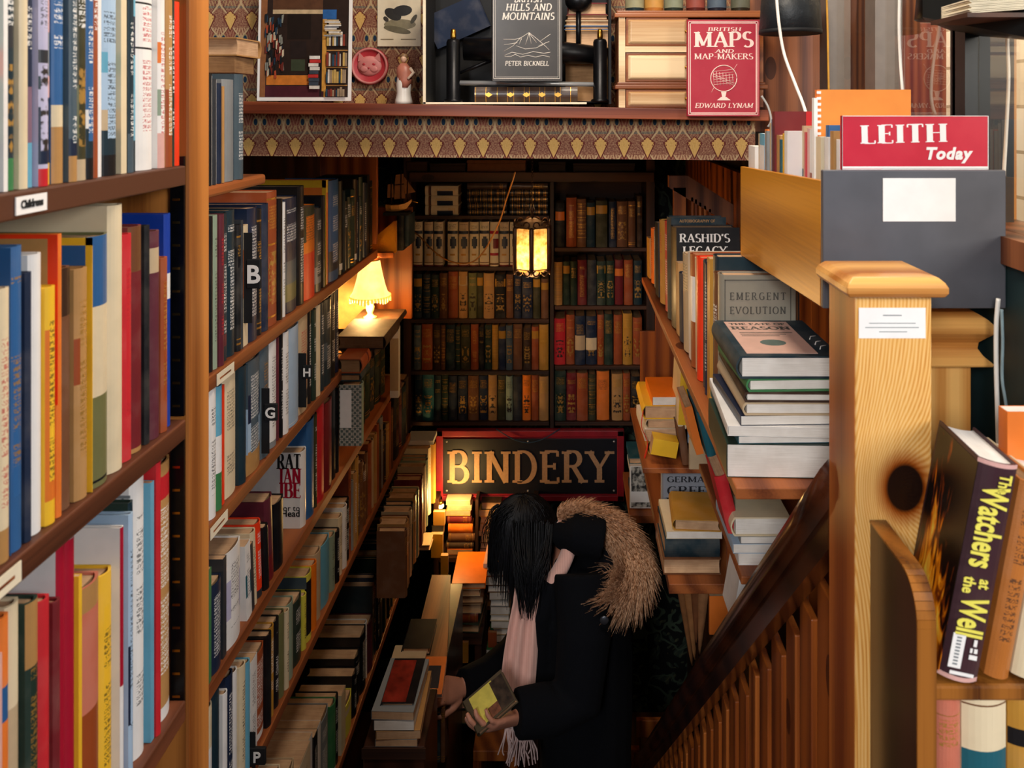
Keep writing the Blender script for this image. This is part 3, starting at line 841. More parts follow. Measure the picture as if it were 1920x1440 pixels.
# upright closing the top row, lamp alcove
lpart(MB().box((LX - 0.2, 2.735, EYE - 0.47), (LX - 0.005, 2.76, 1.40)), 'upright', 'panel_red2', bev=0.002)
WA = 'on tab B shelf'
wall_row('l0', -1, LX, LZ[0], 372, """389 138 bk j|397 136 cr p ~.14 | 401 138 bk j ~.2 | 404 142 wh p | 409 148 ch j ~.2 | 413 150 wh p ~.14| 420 156 nv j ~.18| 424 162 tn j ~.16| 446 150 gy j ~.045 | 462 140 sg j ~.2 T""", 'on the short shelf', 'past the oak post', (0.12, 0.16))
b1 = fill_row(648, 706, 0.64, LZ[1], 0.018, 0.04, 0.2, 0.27, ['bk', 'nv', 'dt', 'bk', 'db', 'dg'], seed=3)
wall_row('l1', -1, LX, LZ[1], 360, """375 410 mv j |389 400 dr j T|400 408 mv j T | 407 405 bk j | 415 402 sa h T | 424 400 mr j R | 437 397 dt j z.1-.3mr T | 452 391 dt j U T | 459 420 bk h g | 463 412 ch h| 473 420 cr p z.4-.8or | 491 386 nv j T | 500 390 bk l g T| 512 380 nv h
| 530 356 rs h G E ~.19 | 537 372 bk j | 543 378 wh j T | 566 366 nv j z.1-.25ol z.25-.45sg z.7-.9ch U | 577 347 bk j T ~.17 | 597 382 ft j z.0-.5ro z.62-1dg U | 610 387 dt j z.1-.3gy T | 616 366 bk j | 623 336 or j z.88-1yl ~.18| 641 334 bl j z.1-.3nv T | 648 338 bk j w|""" + b1, WA, 'past the oak post', (0.13, 0.17))  # narrow white book before the banded navy one paints a glint
wall_row('l2', -1, LX, LZ[2], 372, """380 730 nv j|389 728 cr j T|397 724 db j | 413 720 wh j T ~.15 | 424 718 sk j z0-.3gn z.3-.6wh | 428 720 ro p | 455 686 cr h T ~.15 | 467 672 dt j | 495 650 sg j z0-.2tn z.2-.45lb z.45-.7nv T ~.15 | 512 642 sg h T | 526 612 wh j T z0-.06gy | 531 616 mr j | 535 618 bk j T| 545 607 wh j T
| 565 586 lb j z.03-.035wh ~.14 | 585 576 bg j z.4-.6db z.1-.2ch R ~.14 | 590 562 bk j T | 596 556 dg j T| 604 552 cr j | 612 548 dt j T| 625 532 dt j z.3-.5sg T| 634 530 bk j T| 641 528 nv j T""", 'on tab G shelf', 'past the oak post', (0.12, 0.16), hmax=0.236)
b3 = fill_row(652, 700, 0.64, LZ[3], 0.02, 0.045, 0.12, 0.16, ['db', 'bk'], seed=3)
wall_row('l3', -1, LX, LZ[3], 372, """385 1068 bk j|399 1062 gn p ~.12| 422 1074 nv j T ~.15 | 429 1040 ch p ~.11| 458 1004 wh j z.3-.7lv T ~.16 | 466 gap | 476 1006 wh p z.3-.6tl T @-4| 482 1010 ch p @-4| 491 984 cr j T @-4| 501 966 ro j T z.0-.1ch @-4| 509 975 bk j @-4| 523 918 mr j z.0-.3dr ~.16 @-4| 539 925 bk j ~.14
| 573 gap | 583 836 wh j ~.16 | 596 777 bl j | 601 772 do j T | 614 746 rd j ~.13 | 627 742 dr j | 637 716 bk j | 641 722 bk j""", 'above tab P shelf', 'past the oak post', (0.12, 0.16), hmax=0.256)
b4 = fill_row(660, 742, 0.64, LZ[4], 0.016, 0.04, 0.19, 0.265, ['tn', 'br', 'rs', 'bg', 'bk', 'db', 'go', 'tn', 'gy', 'br'], 'hhhj', ('E', 'g', 'U', 'T', ''), seed=8)
wall_row('l4', -1, LX, LZ[4], 368, """384 1350 dt j|396 1330 nv j|408 1312 cr j z.5-.7wh ~.15| 424 1278 dt j ~.15| 432 1290 wh j ~.13| 444 1252 nv j T ~.15 | 454 1248 wh j ~.13| 464 1236 cr j T ~.13| 472 1232 sk j | 484 1222 wh p T | 505 1200 rs j U T w ~.16 | 513 1180 bk j ~.14| 521 1166 go j T ~.14 | 531 1152 bk j T | 539 1140 ol j | 545 1138 cr j T | 557 1116 sa j ~.13 | 574 1106 dg j T ~.14 | 580 1108 ly j T
| 591 1062 ly j z.1-.9bk ~.15 | 599 1047 ft j ~.15 | 610 1022 bg j ~.15| 626 998 sk j ~.15 | 634 994 sa j T | 640 988 bk j T | 647 960 cr j T| 653 942 wh j T | 660 930 bk j T |""" + b4, 'on tab P shelf', 'past the oak post', (0.12, 0.15), hmax=0.272)
b5 = fill_row(702, 778, 0.64, LZ[5], 0.014, 0.035, 0.2, 0.27, ['dt', 'nv', 'bk', 'dg', 'bk', 'mr', 'tn', 'ch'], 'jjhp', ('T', 'U', 'w', 'E'), seed=5)
wall_row('l5', -1, LX, LZ[5], 500, """516 1450 gy j|534 1432 cr j|560 1420 bg j | 584 1388 cr p T ~.12 | 591 1372 wh p | 598 1366 bk p T| 607 1350 wh p w| 625 1318 gy j T ~.14| 633 1306 gn h w ~.14| 641 1296 bk j T| 649 1284 cr p| 665 1290 ly h L ~.12 | 672 1250 bk j T | 680 1215 bk j U ~.16| 690 1170 bk j T ~.16 | 694 1160 wh j T | 702 1150 mr j |""" + b5, 'below tab P shelf', 'past the oak post', (0.12, 0.16))
# plain dark books carrying on in the dim rows at the far end
for key, zi, xa, xb, cols, sd in (('l3', 3, 742, 775, ['dt', 'bk', 'mr', 'dr'], 21),):
    pass

# printed fronts that face the viewer
def front_panel(rec, name, rects, mat, side=1):
    """flat print on the board that looks towards the viewer; rects in shares of (depth, height) from the spine"""
    o, w, h, t, xa, xr = rec
    mb = MB()
    for (a, b, c, d) in rects: mb.box((-t / 2 - 0.0006, a * w, b * h), (-t / 2 + 0.0001, c * w, d * h))
    return mb.build(name, mat, o)
L1, L2, L3, L4, L5 = (BOOK[k] for k in ('l1', 'l2', 'l3', 'l4', 'l5'))
def by_x(L, x): return min(L, key=lambda r: abs(r[5] - x))
def cover_M(rec):
    """plane of the near board: x from the spine, reads right way up from the viewer"""
    o, w, h, t, *_ = rec
    # local -x looks to the viewer; text runs towards the spine, so x_text = -y_local
    return axes((-t / 2 - 0.0008, 0, 0), (0, -1, 0), (0, 0, 1), (-1, 0, 0))
r = by_x(L3, 583)
o, w, h, t = r[:4]
Tm = axes((-t / 2 - 0.0001, 0, 0), (0, -1, 0), (1, 0, 0), (0, 0, 1))
def board_letters(rec, name, text, xs, z, hgt, mat, width=None, **kw):
    """capitals on the near board, right edge of the line at share xs of the depth from the spine"""
    o, w, h, t = rec[:4]
    q, tw = serif_text(text, hgt, width=width, **kw); mb = MB()
    for n_, poly in enumerate(q):
        mb.prism([(-t / 2 - 0.0001 - 0.00003 * (n_ % 9), xs * w + (tw - a), z * h + b) for a, b in poly], (-0.0005, 0, 0))
    return mb.build(name, mat, o)
board_letters(r, 'title_lettering', 'RAT', 0.03, 0.79, 0.036, M['black'], width=0.058, thick=.24, thin=.05)
board_letters(r, 'title_lettering', 'IAN', 0.03, 0.60, 0.036, acc('cm'), width=0.052, thick=.24, thin=.05)
board_letters(r, 'title_lettering', 'IBE', 0.03, 0.41, 0.036, acc('cm'), width=0.052, thick=.24, thin=.05)
FT = lambda rec, xs, z: axes((-rec[3] / 2 - 0.0003, xs * rec[1], z * rec[2]), (0, -1, 0), (0, 0, 1), (-1, 0, 0))
font_text('subtitle_lettering', 'ssor to', o, FT(r, 0.04, 0.235), 0.02, M['black'], align='RIGHT')
font_text('subtitle_lettering', 'y Head', o, FT(r, 0.04, 0.16), 0.022, M['black'], bold=0.0004, align='RIGHT')
r = by_x(L5, 584)
front_panel(r, 'title_border', [(0.1, .62, .9, .63), (0.1, .2, .9, .21)], M['acc_or'] if 'acc_or' in M else acc('or'))
font_text('title_lettering', 'War and Peace', r[0], FT(r, 0.5, 0.76), 0.0135, M['black'])
r = by_x(L4, 505)
font_text('title_lettering', 'Materials III', r[0], FT(r, 0.03, 0.84), 0.018, M['white'], align='RIGHT')
font_text('title_lettering', 'er', r[0], FT(r, 0.03, 0.62), 0.042, M['white'], bold=0.0006, align='RIGHT')
font_text('title_lettering', 's', r[0], FT(r, 0.03, 0.47), 0.03, M['white'], align='RIGHT')
font_text('title_lettering', 'n', r[0], FT(r, 0.03, 0.26), 0.03, M['white'], align='RIGHT')
r = by_x(L4, 591)
front_panel(r, 'cover_print', [(0.02, .82, .98, .99)], acc('sg')); front_panel(r, 'cover_band', [(0.06, .73, .98, .81)], acc('ly'))
font_text('band_lettering', 'NUMBER ONE BESTSELLER', r[0], FT(r, 0.5, 0.748) @ Matrix.Translation((0, 0, 0.0004)), 0.0088, M['black'], bold=0.0001)
r = by_x(L2, 495)
front_panel(r, 'cover_print', [(0.0, .6, 1, 1)], acc('sg')); front_panel(r, 'cover_print', [(0, .2, 1, .6)], acc('lb'))
r = by_x(L1, 623)
front_panel(r, 'cover_border', [(0.0, .93, 1, 1), (0, .0, .06, 1)], acc('yl'))
r = by_x(L3, 458)
front_panel(r, 'cover_print', [(0.05, .2, .5, .7)], acc('lv'))
r = by_x(BOOK['l0'], 462)
front_panel(r, 'cover_lettering', [(0.1, .2 + .055 * k, 0.35 + 0.1 * ((k * 7) % 3), .206 + .055 * k) for k in range(12)], M['white'])
r = by_x(BOOK['l0'], 446)
front_panel(r, 'cover_lettering', [(0.1, .2 + .055 * k, 0.8 + 0.05 * ((k * 7) % 3), .206 + .055 * k) for k in range(12)], M['white'])
N2, N3, N1 = BOOK['n2'], BOOK['n3'], BOOK['n1']
r = by_x(N2, 213); front_panel(r, 'cover_print', [(0.03, .7, 1, .97)], acc('bl')); front_panel(r, 'cover_print', [(0.03, .36, 1, .70)], acc('cr')); front_panel(r, 'cover_border', [(0.0, .97, 1, 1), (0, 0, .03, 1)], acc('yl'))
r = by_x(N2, 124); front_panel(r, 'cover_border', [(0, .985, 1, 1), (0, .4, .04, .985)], acc('ro')); front_panel(r, 'cover_print', [(0.04, 0, 1, .985)], acc('tn'))
r = by_x(N2, 56); front_panel(r, 'cover_print', [(0, .0, 1, 1)], acc('bl'))
r = by_x(N3, 290); front_panel(r, 'cover_border', [(0.02, .94, .98, .95), (.05, .05, .06, .94)], acc('gy'))
r = by_x(N3, 264); front_panel(r, 'cover_border', [(0.1, .93, .95, .935), (.1, .05, .105, .93)], M['gold'])
r = by_x(N3, 255); front_panel(r, 'cover_print', [(0.12, .7, .9, .95)], acc('nv')); front_panel(r, 'cover_emblem', [(0.25, .78, .4, .88)], acc('wh'))
r = by_x(N3, 32); front_panel(r, 'cover_print', [(0.05, .72, 1, .86)], acc('tl')); front_panel(r, 'cover_print', [(0.05, .1, 1, .72)], acc('mr'))

px_book('lie_fore', 376, 105, 440, 136.5, 1.60, 0.10, 'br', 'p', '', 'brown picture covered book lying on the short shelf books', 'pages_old')
px_book('lie_fore', 376, 70, 445, 104.5, 1.60, 0.11, 'tn', 'h', '', 'tan box-like book topping the short shelf by the oak post', 'pages', yaw=-4)
# letter tabs
def letter_tab(ch, x0, y0, x1, y1, label):
    s = (PX - (x0 + x1) / 2) / 0.628; d = F / s
    A, B = W(x0, y1, d), W(x1, y0, d)
    t = thing('letter_divider', label, 'shelf divider', ((A.x + B.x) / 2, d, A.z))
    w2, hh = (B.x - A.x) / 2, B.z - A.z
    MB().box((-w2 - 0.10, 0, -0.07), (-w2 * 0.2, 0.0018, hh * 1.9)).build('divider_plate', M['black'], t, bev=0.0005)
    MB().box((-w2, -0.002, 0), (w2, 0.006, hh)).build('tab_plate', M['black'], t, bev=0.002)
    font_text('tab_letter', ch, t, Matrix.Translation((0, -0.0028, hh * 0.2)) @ UPRIGHT, hh * 0.86, M['white'], bold=hh * 0.02)
letter_tab('B', 462, 486, 489, 541, 'black shelf divider tab with a white letter B')
letter_tab('G', 495, 757, 520, 789, 'black shelf divider tab with a white letter G')
letter_tab('H', 567, 685, 585, 710, 'black shelf divider tab with a white letter H')
letter_tab('P', 466, 1402, 498, 1434, 'black shelf divider tab with a white letter P')
# ---------------------------------------------------------------- back bookcase
BD = 3.45
bb = thing('bookcase', 'dark wooden bookcase of old cloth books filling the wall above the signboard', 'bookcase', (-0.15, BD + 0.11, 0.0))
def bpart(mb, name, mat, **kw): return part(mb, name, M[mat], bb, **kw)
XL, XD, XR = (770 - PX) / F * BD, (1035 - PX) / F * BD, (1212 - PX) / F * BD
zy = lambda y: EYE - (y - PY) / F * BD
bpart(MB().box((XL - 0.02, BD + 0.225, zy(806)), (XR + 0.03, BD + 0.24, 1.39)), 'back_panel', 'case_dark')
bpart(MB().box((XL - 0.03, BD - 0.004, zy(806)), (XL, BD + 0.225, 1.39)), 'side_panel', 'case_dark_v')
bpart(MB().box((XR, BD - 0.004, zy(806)), (XR + 0.035, BD + 0.225, 1.39)), 'side_panel', 'case_dark_v')
bpart(MB().box((XD - 0.008, BD - 0.006, zy(806)), (XD + 0.008, BD + 0.225, zy(340))), 'divider', 'case_dark_v', bev=0.001)
LSH = {1: 404, 2: 500, 3: 598, 4: 695, 5: 790}
RSH = {1: 464, 2: 573, 3: 685, 4: 790}
for k, y in LSH.items():
    bpart(MB().box((XL, BD - 0.006, zy(y + 7)), (XD - 0.013, BD + 0.222, zy(y) - 0.0005)), 'shelf', 'case_dark', bev=0.001)
for k, y in RSH.items():
    bpart(MB().box((XD + 0.013, BD - 0.006, zy(y + 7)), (XR, BD + 0.222, zy(y) - 0.0005)), 'shelf', 'case_dark', bev=0.001)
bpart(MB().box((XL, BD - 0.03, zy(340)), (XR + 0.03, BD + 0.222, zy(322))), 'top_board', 'case_dark', bev=0.002)

def back_row(key, y_shelf, spec, zoom, where, anchor, group):
    items = [q.split() for q in spec.replace('\n', ' ').split('|') if q.strip()]
    for n, it in enumerate(items):
        x0, x1 = (740 + float(q) / 2.667 for q in it[0].split('-'))
        yt = 280 + float(it[1]) / 2.667
        col, kind, tk = it[2], it[3], it[4:]
        A = W(x0, y_shelf, BD); B = W(x1, yt, BD)
        t = B.x - A.x - 0.001; h = B.z - A.z; w = RND.uniform(0.12, 0.17)
        Mx = Matrix.Translation(((A.x + B.x) / 2, BD + RND.uniform(0.004, 0.014), A.z))
        ft = feat(tk, col)
        lab = f"old {PAL[col][0]} book {ft + ' ' if ft else ''}{nth(n + 1)} {anchor} {where}"
        dc = deco_from(tk, col, kind, h, t)
        if 'M' in tk:
            dc = [(0, .03, 'dr', 0, 7), (.03, .07, 'cr', 0, 7), (.07, .09, 'br', 0, 7), (.73, .80, 'nv', 0, 7), (.45, .62, 'nv', 2, 6), (.40, .45, 'nv', 3, 5), (.62, .67, 'nv', 3, 5), (.24, .28, 'go', 2, 5), (.84, .96, 'tk', 1, 6)]
            lab = f"cream and blue set volume {nth(n + 1)} {anchor} {where}"
        if 'm' in tk:
            dc = [(.03, .07, 'br', 0, 7), (.73, .80, 'cm', 0, 7), (.40, .62, 'dr', 3, 7), (.24, .30, 'cm', 0, 7)]
            lab = f"cream and red set volume {nth(n + 1)} {anchor} {where}"
        make_book(Mx, w, h, t, col, kind, dc, lab, group, 'pages_old', name='antique_book')
BW = 'of back bookcase'
back_row('k2', LSH[2], """90-135 365 cr h M|145-190 365 bg h M|195-240 365 cr h M|262-313 365 cr h M|318-368 366 bg h M|372-418 366 cr h M|422-470 365 cr h M|475-518 365 cr h m|522-570 366 bg h M|575-622 366 cr h M|626-672 365 bg h M|676-722 366 cr h M|726-768 366 bg h M""", 0, 'in matching row ' + BW, 'ship-end', 'matching set on the back bookcase')
back_row('k3', LSH[3], """92-133 628 dt h E l|139-176 628 dt h D|179-219 630 dg h E|222-262 622 br h E|265-314 614 rs h U|318-362 614 tn h z.7-.9bg E|367-408 622 ol h E|410-440 622 do h l|443-497 622 tn h E|500-553 630 bk h l E|556-592 630 br h U|596-633 628 nv h E|636-689 636 nv h E|692-728 630 do h l|732-769 650 br h l""", 0, 'on back bookcase third long shelf', 'ship-end', 'books on the third shelf of back bookcase')
back_row('k4', LSH[4], """92-129 884 sg h E|132-186 878 rs h E|189-227 884 db h E|229-251 884 br h D|254-300 880 dt h U|303-326 888 dg h D|328-375 884 do h E|378-417 880 rs h T|420-446 890 bk h U|448-483 884 dg h E|485-516 884 go h D|518-554 890 nv h l|556-589 884 sg h E|591-637 880 br h U|642-681 896 db h E|684-719 892 rs h l|722-769 880 go h U""", 0, 'on back bookcase fourth long shelf', 'ship-end', 'books on the fourth shelf of back bookcase')
back_row('k5', LSH[5], """98-135 1130 dt h E|137-194 1128 tl h E|196-230 1134 dt h U|233-264 1134 dg h D|267-309 1136 nv h U|314-362 1138 nv h E|365-418 1136 br h E|420-464 1138 nv h E|467-510 1132 tn h E|512-553 1136 do h U|555-589 1140 sa h E|592-635 1140 ch h|638-680 1134 ft h E|683-719 1134 rs h U|722-769 1140 tn h U""", 0, 'on back bookcase lowest long shelf', 'lamp-end', 'books on the lowest shelf of back bookcase')
back_row('r1', RSH[1], """803-850 270 bk h O z.6-.72or|858-910 244 rs h T|912-958 250 br h D|961-1002 268 dt h l|1007-1064 258 do h l|1072-1109 262 nv h T|1112-1166 262 br h E|1169-1206 262 br h g|1212-1240 235 db h U""", 0, 'on back bookcase top short shelf', 'after divider', 'books on the top short shelf of back bookcase')
back_row('r2', RSH[2], """797-839 566 tn h D|842-876 564 dg h l|879-912 562 dg h U|914-961 556 dr h T|964-1009 556 ch h|1011-1056 562 dg h l E|1059-1099 560 dg h E|1102-1144 556 dr h O|1148-1192 556 rs h U|1197-1239 560 dt h E""", 0, 'on back bookcase second short shelf', 'after divider', 'books on the second short shelf of back bookcase')
back_row('r3', RSH[3], """797-854 850 rd h E|857-900 832 rs h E|902-953 836 nv h z.3-.6bg U|956-1011 838 nv h E z.3-.55cr|1014-1047 830 rs h E|1049-1091 826 dg h U|1096-1139 832 rs h U|1142-1189 824 go h E|1192-1239 846 rs h E""", 0, 'on back bookcase third short shelf', 'after divider', 'books on the third short shelf of back bookcase')
back_row('r4', RSH[4], """801-856 1112 dg h E|859-909 1124 dr h E|911-966 1122 rs h U|969-1006 1130 do h D|1011-1074 1116 or h U|1087-1141 1128 tn h E|1143-1179 1124 rs h E|1182-1232 1140 bk h E""", 0, 'on back bookcase lowest short shelf', 'after divider', 'books on the lowest short shelf of back bookcase')
# flat volumes on the top long shelf
for n in range(3):
    yb = LSH[1] - n * 18.5
    px_book('lie_spine', 797, yb - 18, 859, yb, BD + 0.01, 0.13, 'cr', 'h', [(.1, .16, 'br', 0, 7), (.3, .9, 'tg', 2, 5), (.36, .84, 'nv', 4, 7), (.16, .18, 'nv', 0, 7)], f"cream and blue set volume lying flat, {nth(n + 1)} up from the top long shelf", 'pages_old', group='matching set on the back bookcase', name='antique_book')
for c, (xa, xb) in enumerate(((876, 950), (956, 1027))):
    for n in range(5):
        yb = LSH[1] - n * 12.2
        px_book('lie_spine', xa + RND.uniform(-1, 1), yb - 11.8, xb, yb, BD + 0.012, 0.13, 'bk' if n < 4 else 'db', 'l', 'G D' if n < 4 else 'U', f"{'dark brown' if n == 4 else 'black and gilt'} volume lying flat, {nth(n + 1)} up in pile {'by the divider' if c else 'beside cream volumes'}", 'pages_old', group='flat gilt volumes on the back bookcase', name='antique_book')
# dim boxes stored on top of the back bookcase
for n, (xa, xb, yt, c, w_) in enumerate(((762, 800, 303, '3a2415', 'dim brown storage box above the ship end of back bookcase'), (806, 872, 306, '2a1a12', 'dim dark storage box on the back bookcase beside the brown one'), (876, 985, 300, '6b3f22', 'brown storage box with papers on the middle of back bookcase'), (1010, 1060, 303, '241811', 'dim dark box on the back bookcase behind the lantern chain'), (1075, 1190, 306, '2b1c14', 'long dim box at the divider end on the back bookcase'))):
    A, B = W(xa, 322, BD - 0.01), W(xb, yt, BD - 0.01)
    t = thing('storage_box', w_, 'box', ((A.x + B.x) / 2, BD + 0.09, A.z), 'boxes on top of back bookcase')
    wd, hh = (B.x - A.x) / 2, min(B.z - A.z, 1.395 - A.z)
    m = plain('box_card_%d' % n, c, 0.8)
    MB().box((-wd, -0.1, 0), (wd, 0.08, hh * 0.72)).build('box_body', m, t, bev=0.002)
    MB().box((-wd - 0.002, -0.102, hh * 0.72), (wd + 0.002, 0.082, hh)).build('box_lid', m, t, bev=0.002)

# ---------------------------------------------------------------- signboard
sg = thing('signboard', 'black BINDERY signboard in a red painted frame below the back bookcase', 'sign', W(990, 935, 3.42))
SD = 3.42
def spx(x, y): p = W(x, y, SD); return p
A, B = W(818, 938, SD), W(1170, 806, SD)
o0 = Vector(ROOTM[sg.name].translation)
a, b = A - o0, B - o0
MB().box((a.x, 0.0, a.z), (b.x, 0.022, b.z)).build('red_backboard', M['red_paint'], sg, bev=0.002)
fr = MB()
fr.box((a.x, -0.01, a.z), (b.x, 0.0, a.z + 0.024)); fr.box((a.x, -0.01, b.z - 0.026), (b.x, 0, b.z))
fr.box((a.x, -0.01, a.z), (a.x + 0.03, 0, b.z)); fr.box((b.x - 0.03, -0.01, a.z), (b.x, 0, b.z))
fr.build('red_frame', M['red_paint'], sg, bev=0.003)
A2, B2 = W(831, 925, SD) - o0, W(1158, 822, SD) - o0
bdp = MB().box((A2.x, -0.005, A2.z), (B2.x, 0.0, B2.z)).build('black_panel', M['sign_black'], sg, bev=0.001)
lz = W(0, 903, SD).z - o0.z; lh = W(0, 845, SD).z - W(0, 903, SD).z
letters('gold_lettering', 'BINDERY', bdp, (W(993, 0, SD).x - o0.x), lz, -0.005, lh, M['sign_gold'], 0.004, width=(W(1146, 0, SD).x - W(841, 0, SD).x), thick=.17, thin=.075, serif=.075, track=.1)
for x in (838, 990, 1151):
    for y in (827, 919):
        p = W(x, y, SD) - o0
        MB().lathe([(0.0001, 0.002), (0.004, 0.0015), (0.0045, 0)], 10, M=Matrix.Translation((p.x, -0.005, p.z)) @ Matrix.Rotation(math.pi / 2, 4, 'X')).build('screw', M['silver'], bdp)
# slack blue cord in front of the board
cp = [W(930 + 12 * k, 804 + 26 * math.sin(math.pi * k / 10), 3.40) for k in range(11)]
tag(MB().tube(cp, 0.0022, 6).build('hanging_cord', plain('dark_blue_cord', '1d3a52', 0.5)), 'thin dark blue cord drooping over the top of the signboard', 'cord')

# ---------------------------------------------------------------- hanging lantern
LD = 2.55
def emis(name, col, strength, col2=None):
    g = Gr(name); n = g.noise(g.co(), 28, 3)
    c = g.mix(g.ramp(n, [(0.4, (0, 0, 0, 1)), (0.7, (1, 1, 1, 1))]), hx(col), hx(col2 or col))
    return g.surf(hx('e8c890'), 0.4, 0.3, emit=c, estr=strength)
LC = W(998, 462, LD)
lan = thing('lantern', 'lit hexagonal glass lantern with scrolled bronze mounts hanging from a chain', 'lantern', W(998, 515, LD))
k = LD / F
HR = 36 * k; z1 = 8 * k; z2 = 92 * k
hexp = lambda r, z, off=0.0: [Vector((r * math.cos(math.pi / 3 * i + math.pi / 2 + off), r * math.sin(math.pi / 3 * i + math.pi / 2 + off), z)) for i in range(6)]
def lantern_glass():
    g = Gr('mottled_amber_glass'); n = g.noise(g.co(), 55, 3)
    c = g.ramp(n, [(0.35, hx('d89a48')), (0.55, hx('ffd890')), (0.7, hx('ffe9b4'))])
    t = g.t.nodes.new('ShaderNodeBsdfTranslucent'); g.link(c, t.inputs[0])
    s = g.t.nodes.new('ShaderNodeBsdfGlossy'); s.inputs['Roughness'].default_value = 0.2
    mx = g.t.nodes.new('ShaderNodeMixShader'); mx.inputs[0].default_value = 0.08
    g.t.links.new(t.outputs[0], mx.inputs[1]); g.t.links.new(s.outputs[0], mx.inputs[2]); g.t.links.new(mx.outputs[0], g.out.inputs[0])
    return g.mat
mglass = lantern_glass()
lo, hi = hexp(HR, z1 + 8 * k), hexp(HR, z2 - 4 * k)
for i in range(6):
    j = (i + 1) % 6
    mid = ((lo[i] + lo[j]) / 2).normalized() * 0.0
    e = (lo[j] - lo[i]).normalized(); nrm = Vector((e.y, -e.x, 0))
    p0, p1 = lo[i] + e * 0.004, lo[j] - e * 0.004
    m = (p0 + p1) / 2
    poly = [p0, Vector((m.x, m.y, z1 - 2 * k)), p1, Vector((p1.x, p1.y, z2 - 4 * k)), Vector((m.x, m.y, z2 + 1 * k)), Vector((p0.x, p0.y, z2 - 4 * k))]
    MB().add(poly, [tuple(range(6))]).build('glass_pane', mglass, lan)
    MB().tube([lo[i] - Vector((0, 0, 10 * k)), lo[i], hi[i], hi[i] + Vector((0, 0, 6 * k))], [0.0035, 0.0075, 0.0075, 0.0035], 6).build('frame_bar', M['bronze'], lan)
    # scrolls at top and foot
    sc = MB()
    for z, sgn in ((z2 - 1 * k, 1), (z1 + 5 * k, -1)):
        for q in (-1, 1):
            pts = []
            for s_ in range(13):
                a_ = s_ / 12 * 4.6; r_ = 0.0165 * (1 - s_ / 15)
                pts.append(m.normalized() * (m.length + 0.004) + e * q * (0.004 + 0.014 - r_ * math.cos(a_) * 0.9) + Vector((0, 0, z - m.z + sgn * (0.006 + r_ * math.sin(a_)))) + Vector((0, 0, m.z - z)) * 0 + Vector((0, 0, 0)))
            pts = [Vector((p.x, p.y, z + sgn * (p.z - z) if False else p.z)) for p in pts]
            sc.tube(pts, 0.0026, 5)
    sc.build('scroll_mount', M['bronze'], lan)
MB().rings([hexp(HR + 0.003, z2 - 2 * k), hexp(HR + 0.004, z2), hexp(HR * 0.55, z2 + 9 * k), hexp(HR * 0.18, z2 + 14 * k)], sm=False).build('lantern_cap', M['bronze'], lan)
MB().rings([hexp(HR * 0.1, z1 - 12 * k), hexp(HR * 0.6, z1 - 4 * k), hexp(HR + 0.003, z1 + 6 * k), hexp(HR - 0.004, z1 + 8 * k)], sm=False).build('lantern_foot', M['bronze'], lan)
MB().lathe([(0.002, z2 + 13 * k), (0.006, z2 + 18 * k), (0.003, z2 + 24 * k), (0.009, z2 + 30 * k), (0.004, z2 + 36 * k), (0.0015, z2 + 40 * k)], 12).build('finial', M['bronze'], lan)
ch = MB(); zc = z2 + 40 * k; top = 1.40 - ROOTM[lan.name].translation.z; kk = 0
while zc < top - 0.008:
    R4 = Matrix.Translation((0, 0, zc)) @ Matrix.Rotation(math.pi / 2 * (kk % 2), 4, 'Z')
    ch.tube([R4 @ Vector((0.0032 * math.cos(t_ / 10 * 6.2832), 0, 0.006 + 0.0066 * math.sin(t_ / 10 * 6.2832))) for t_ in range(11)], 0.0009, 4)
    zc += 0.0105; kk += 1
ch.build('chain', M['bronze'], lan)
MB().lathe([(0.0001, top - 0.02), (0.02, top - 0.016), (0.03, top - 0.0005), (0.0001, top - 0.0003)], 16).build('ceiling_rose', M['bronze'], lan)
MB().ball((0, 0, (515 - 486) * k), (0.016, 0.016, 0.022), 10).build('bulb', emis('lit_lantern_bulb', 'ffd490', 12.0), lan)
lamp('lantern_bulb_inner', 'POINT', W(998, 484, LD) , 1.3, (1.0, 0.72, 0.36), 0.03)
lamp('lantern_spill_down', 'POINT', W(998, 560, LD), 2.6, (1.0, 0.58, 0.22), 0.05)  # added lamp below the glass, carries the lantern's light outward
lamp('lantern_spill_up', 'POINT', W(998, 380, LD) + Vector((0, 0.05, 0)), 0.5, (1.0, 0.55, 0.2), 0.05)  # added lamp above the glass for the lantern's upward light
# lantern flex, looping down and back to the shelf
pts = [W(966, 322, 2.6), W(960, 342, 2.62), W(950, 372, 2.68), W(938, 412, 2.74), W(922, 446, 2.8), W(905, 474, 2.86), W(888, 490, 2.92), W(868, 494, 3.0), W(848, 491, 3.06), W(828, 482, 3.12), W(808, 466, 3.18), W(792, 448, 3.22), W(778, 436, 3.25)]
def smooth(pts, n=6):
    out = []
    for i in range(len(pts) - 1):
        p0, p1, p2, p3 = pts[max(i - 1, 0)], pts[i], pts[i + 1], pts[min(i + 2, len(pts) - 1)]
        for q in range(n):
            t = q / n
            out.append(0.5 * ((2 * p1) + (p2 - p0) * t + (2 * p0 - 5 * p1 + 4 * p2 - p3) * t * t + (3 * p1 - p0 - 3 * p2 + p3) * t ** 3))
    out.append(pts[-1]); return out
tag(MB().tube(smooth(pts), 0.0028, 6).build('lamp_flex_cord', plain('amber_flex', 'a06a2c', 0.5)), 'brown lamp flex looping down in front of the cream and blue set', 'cord')

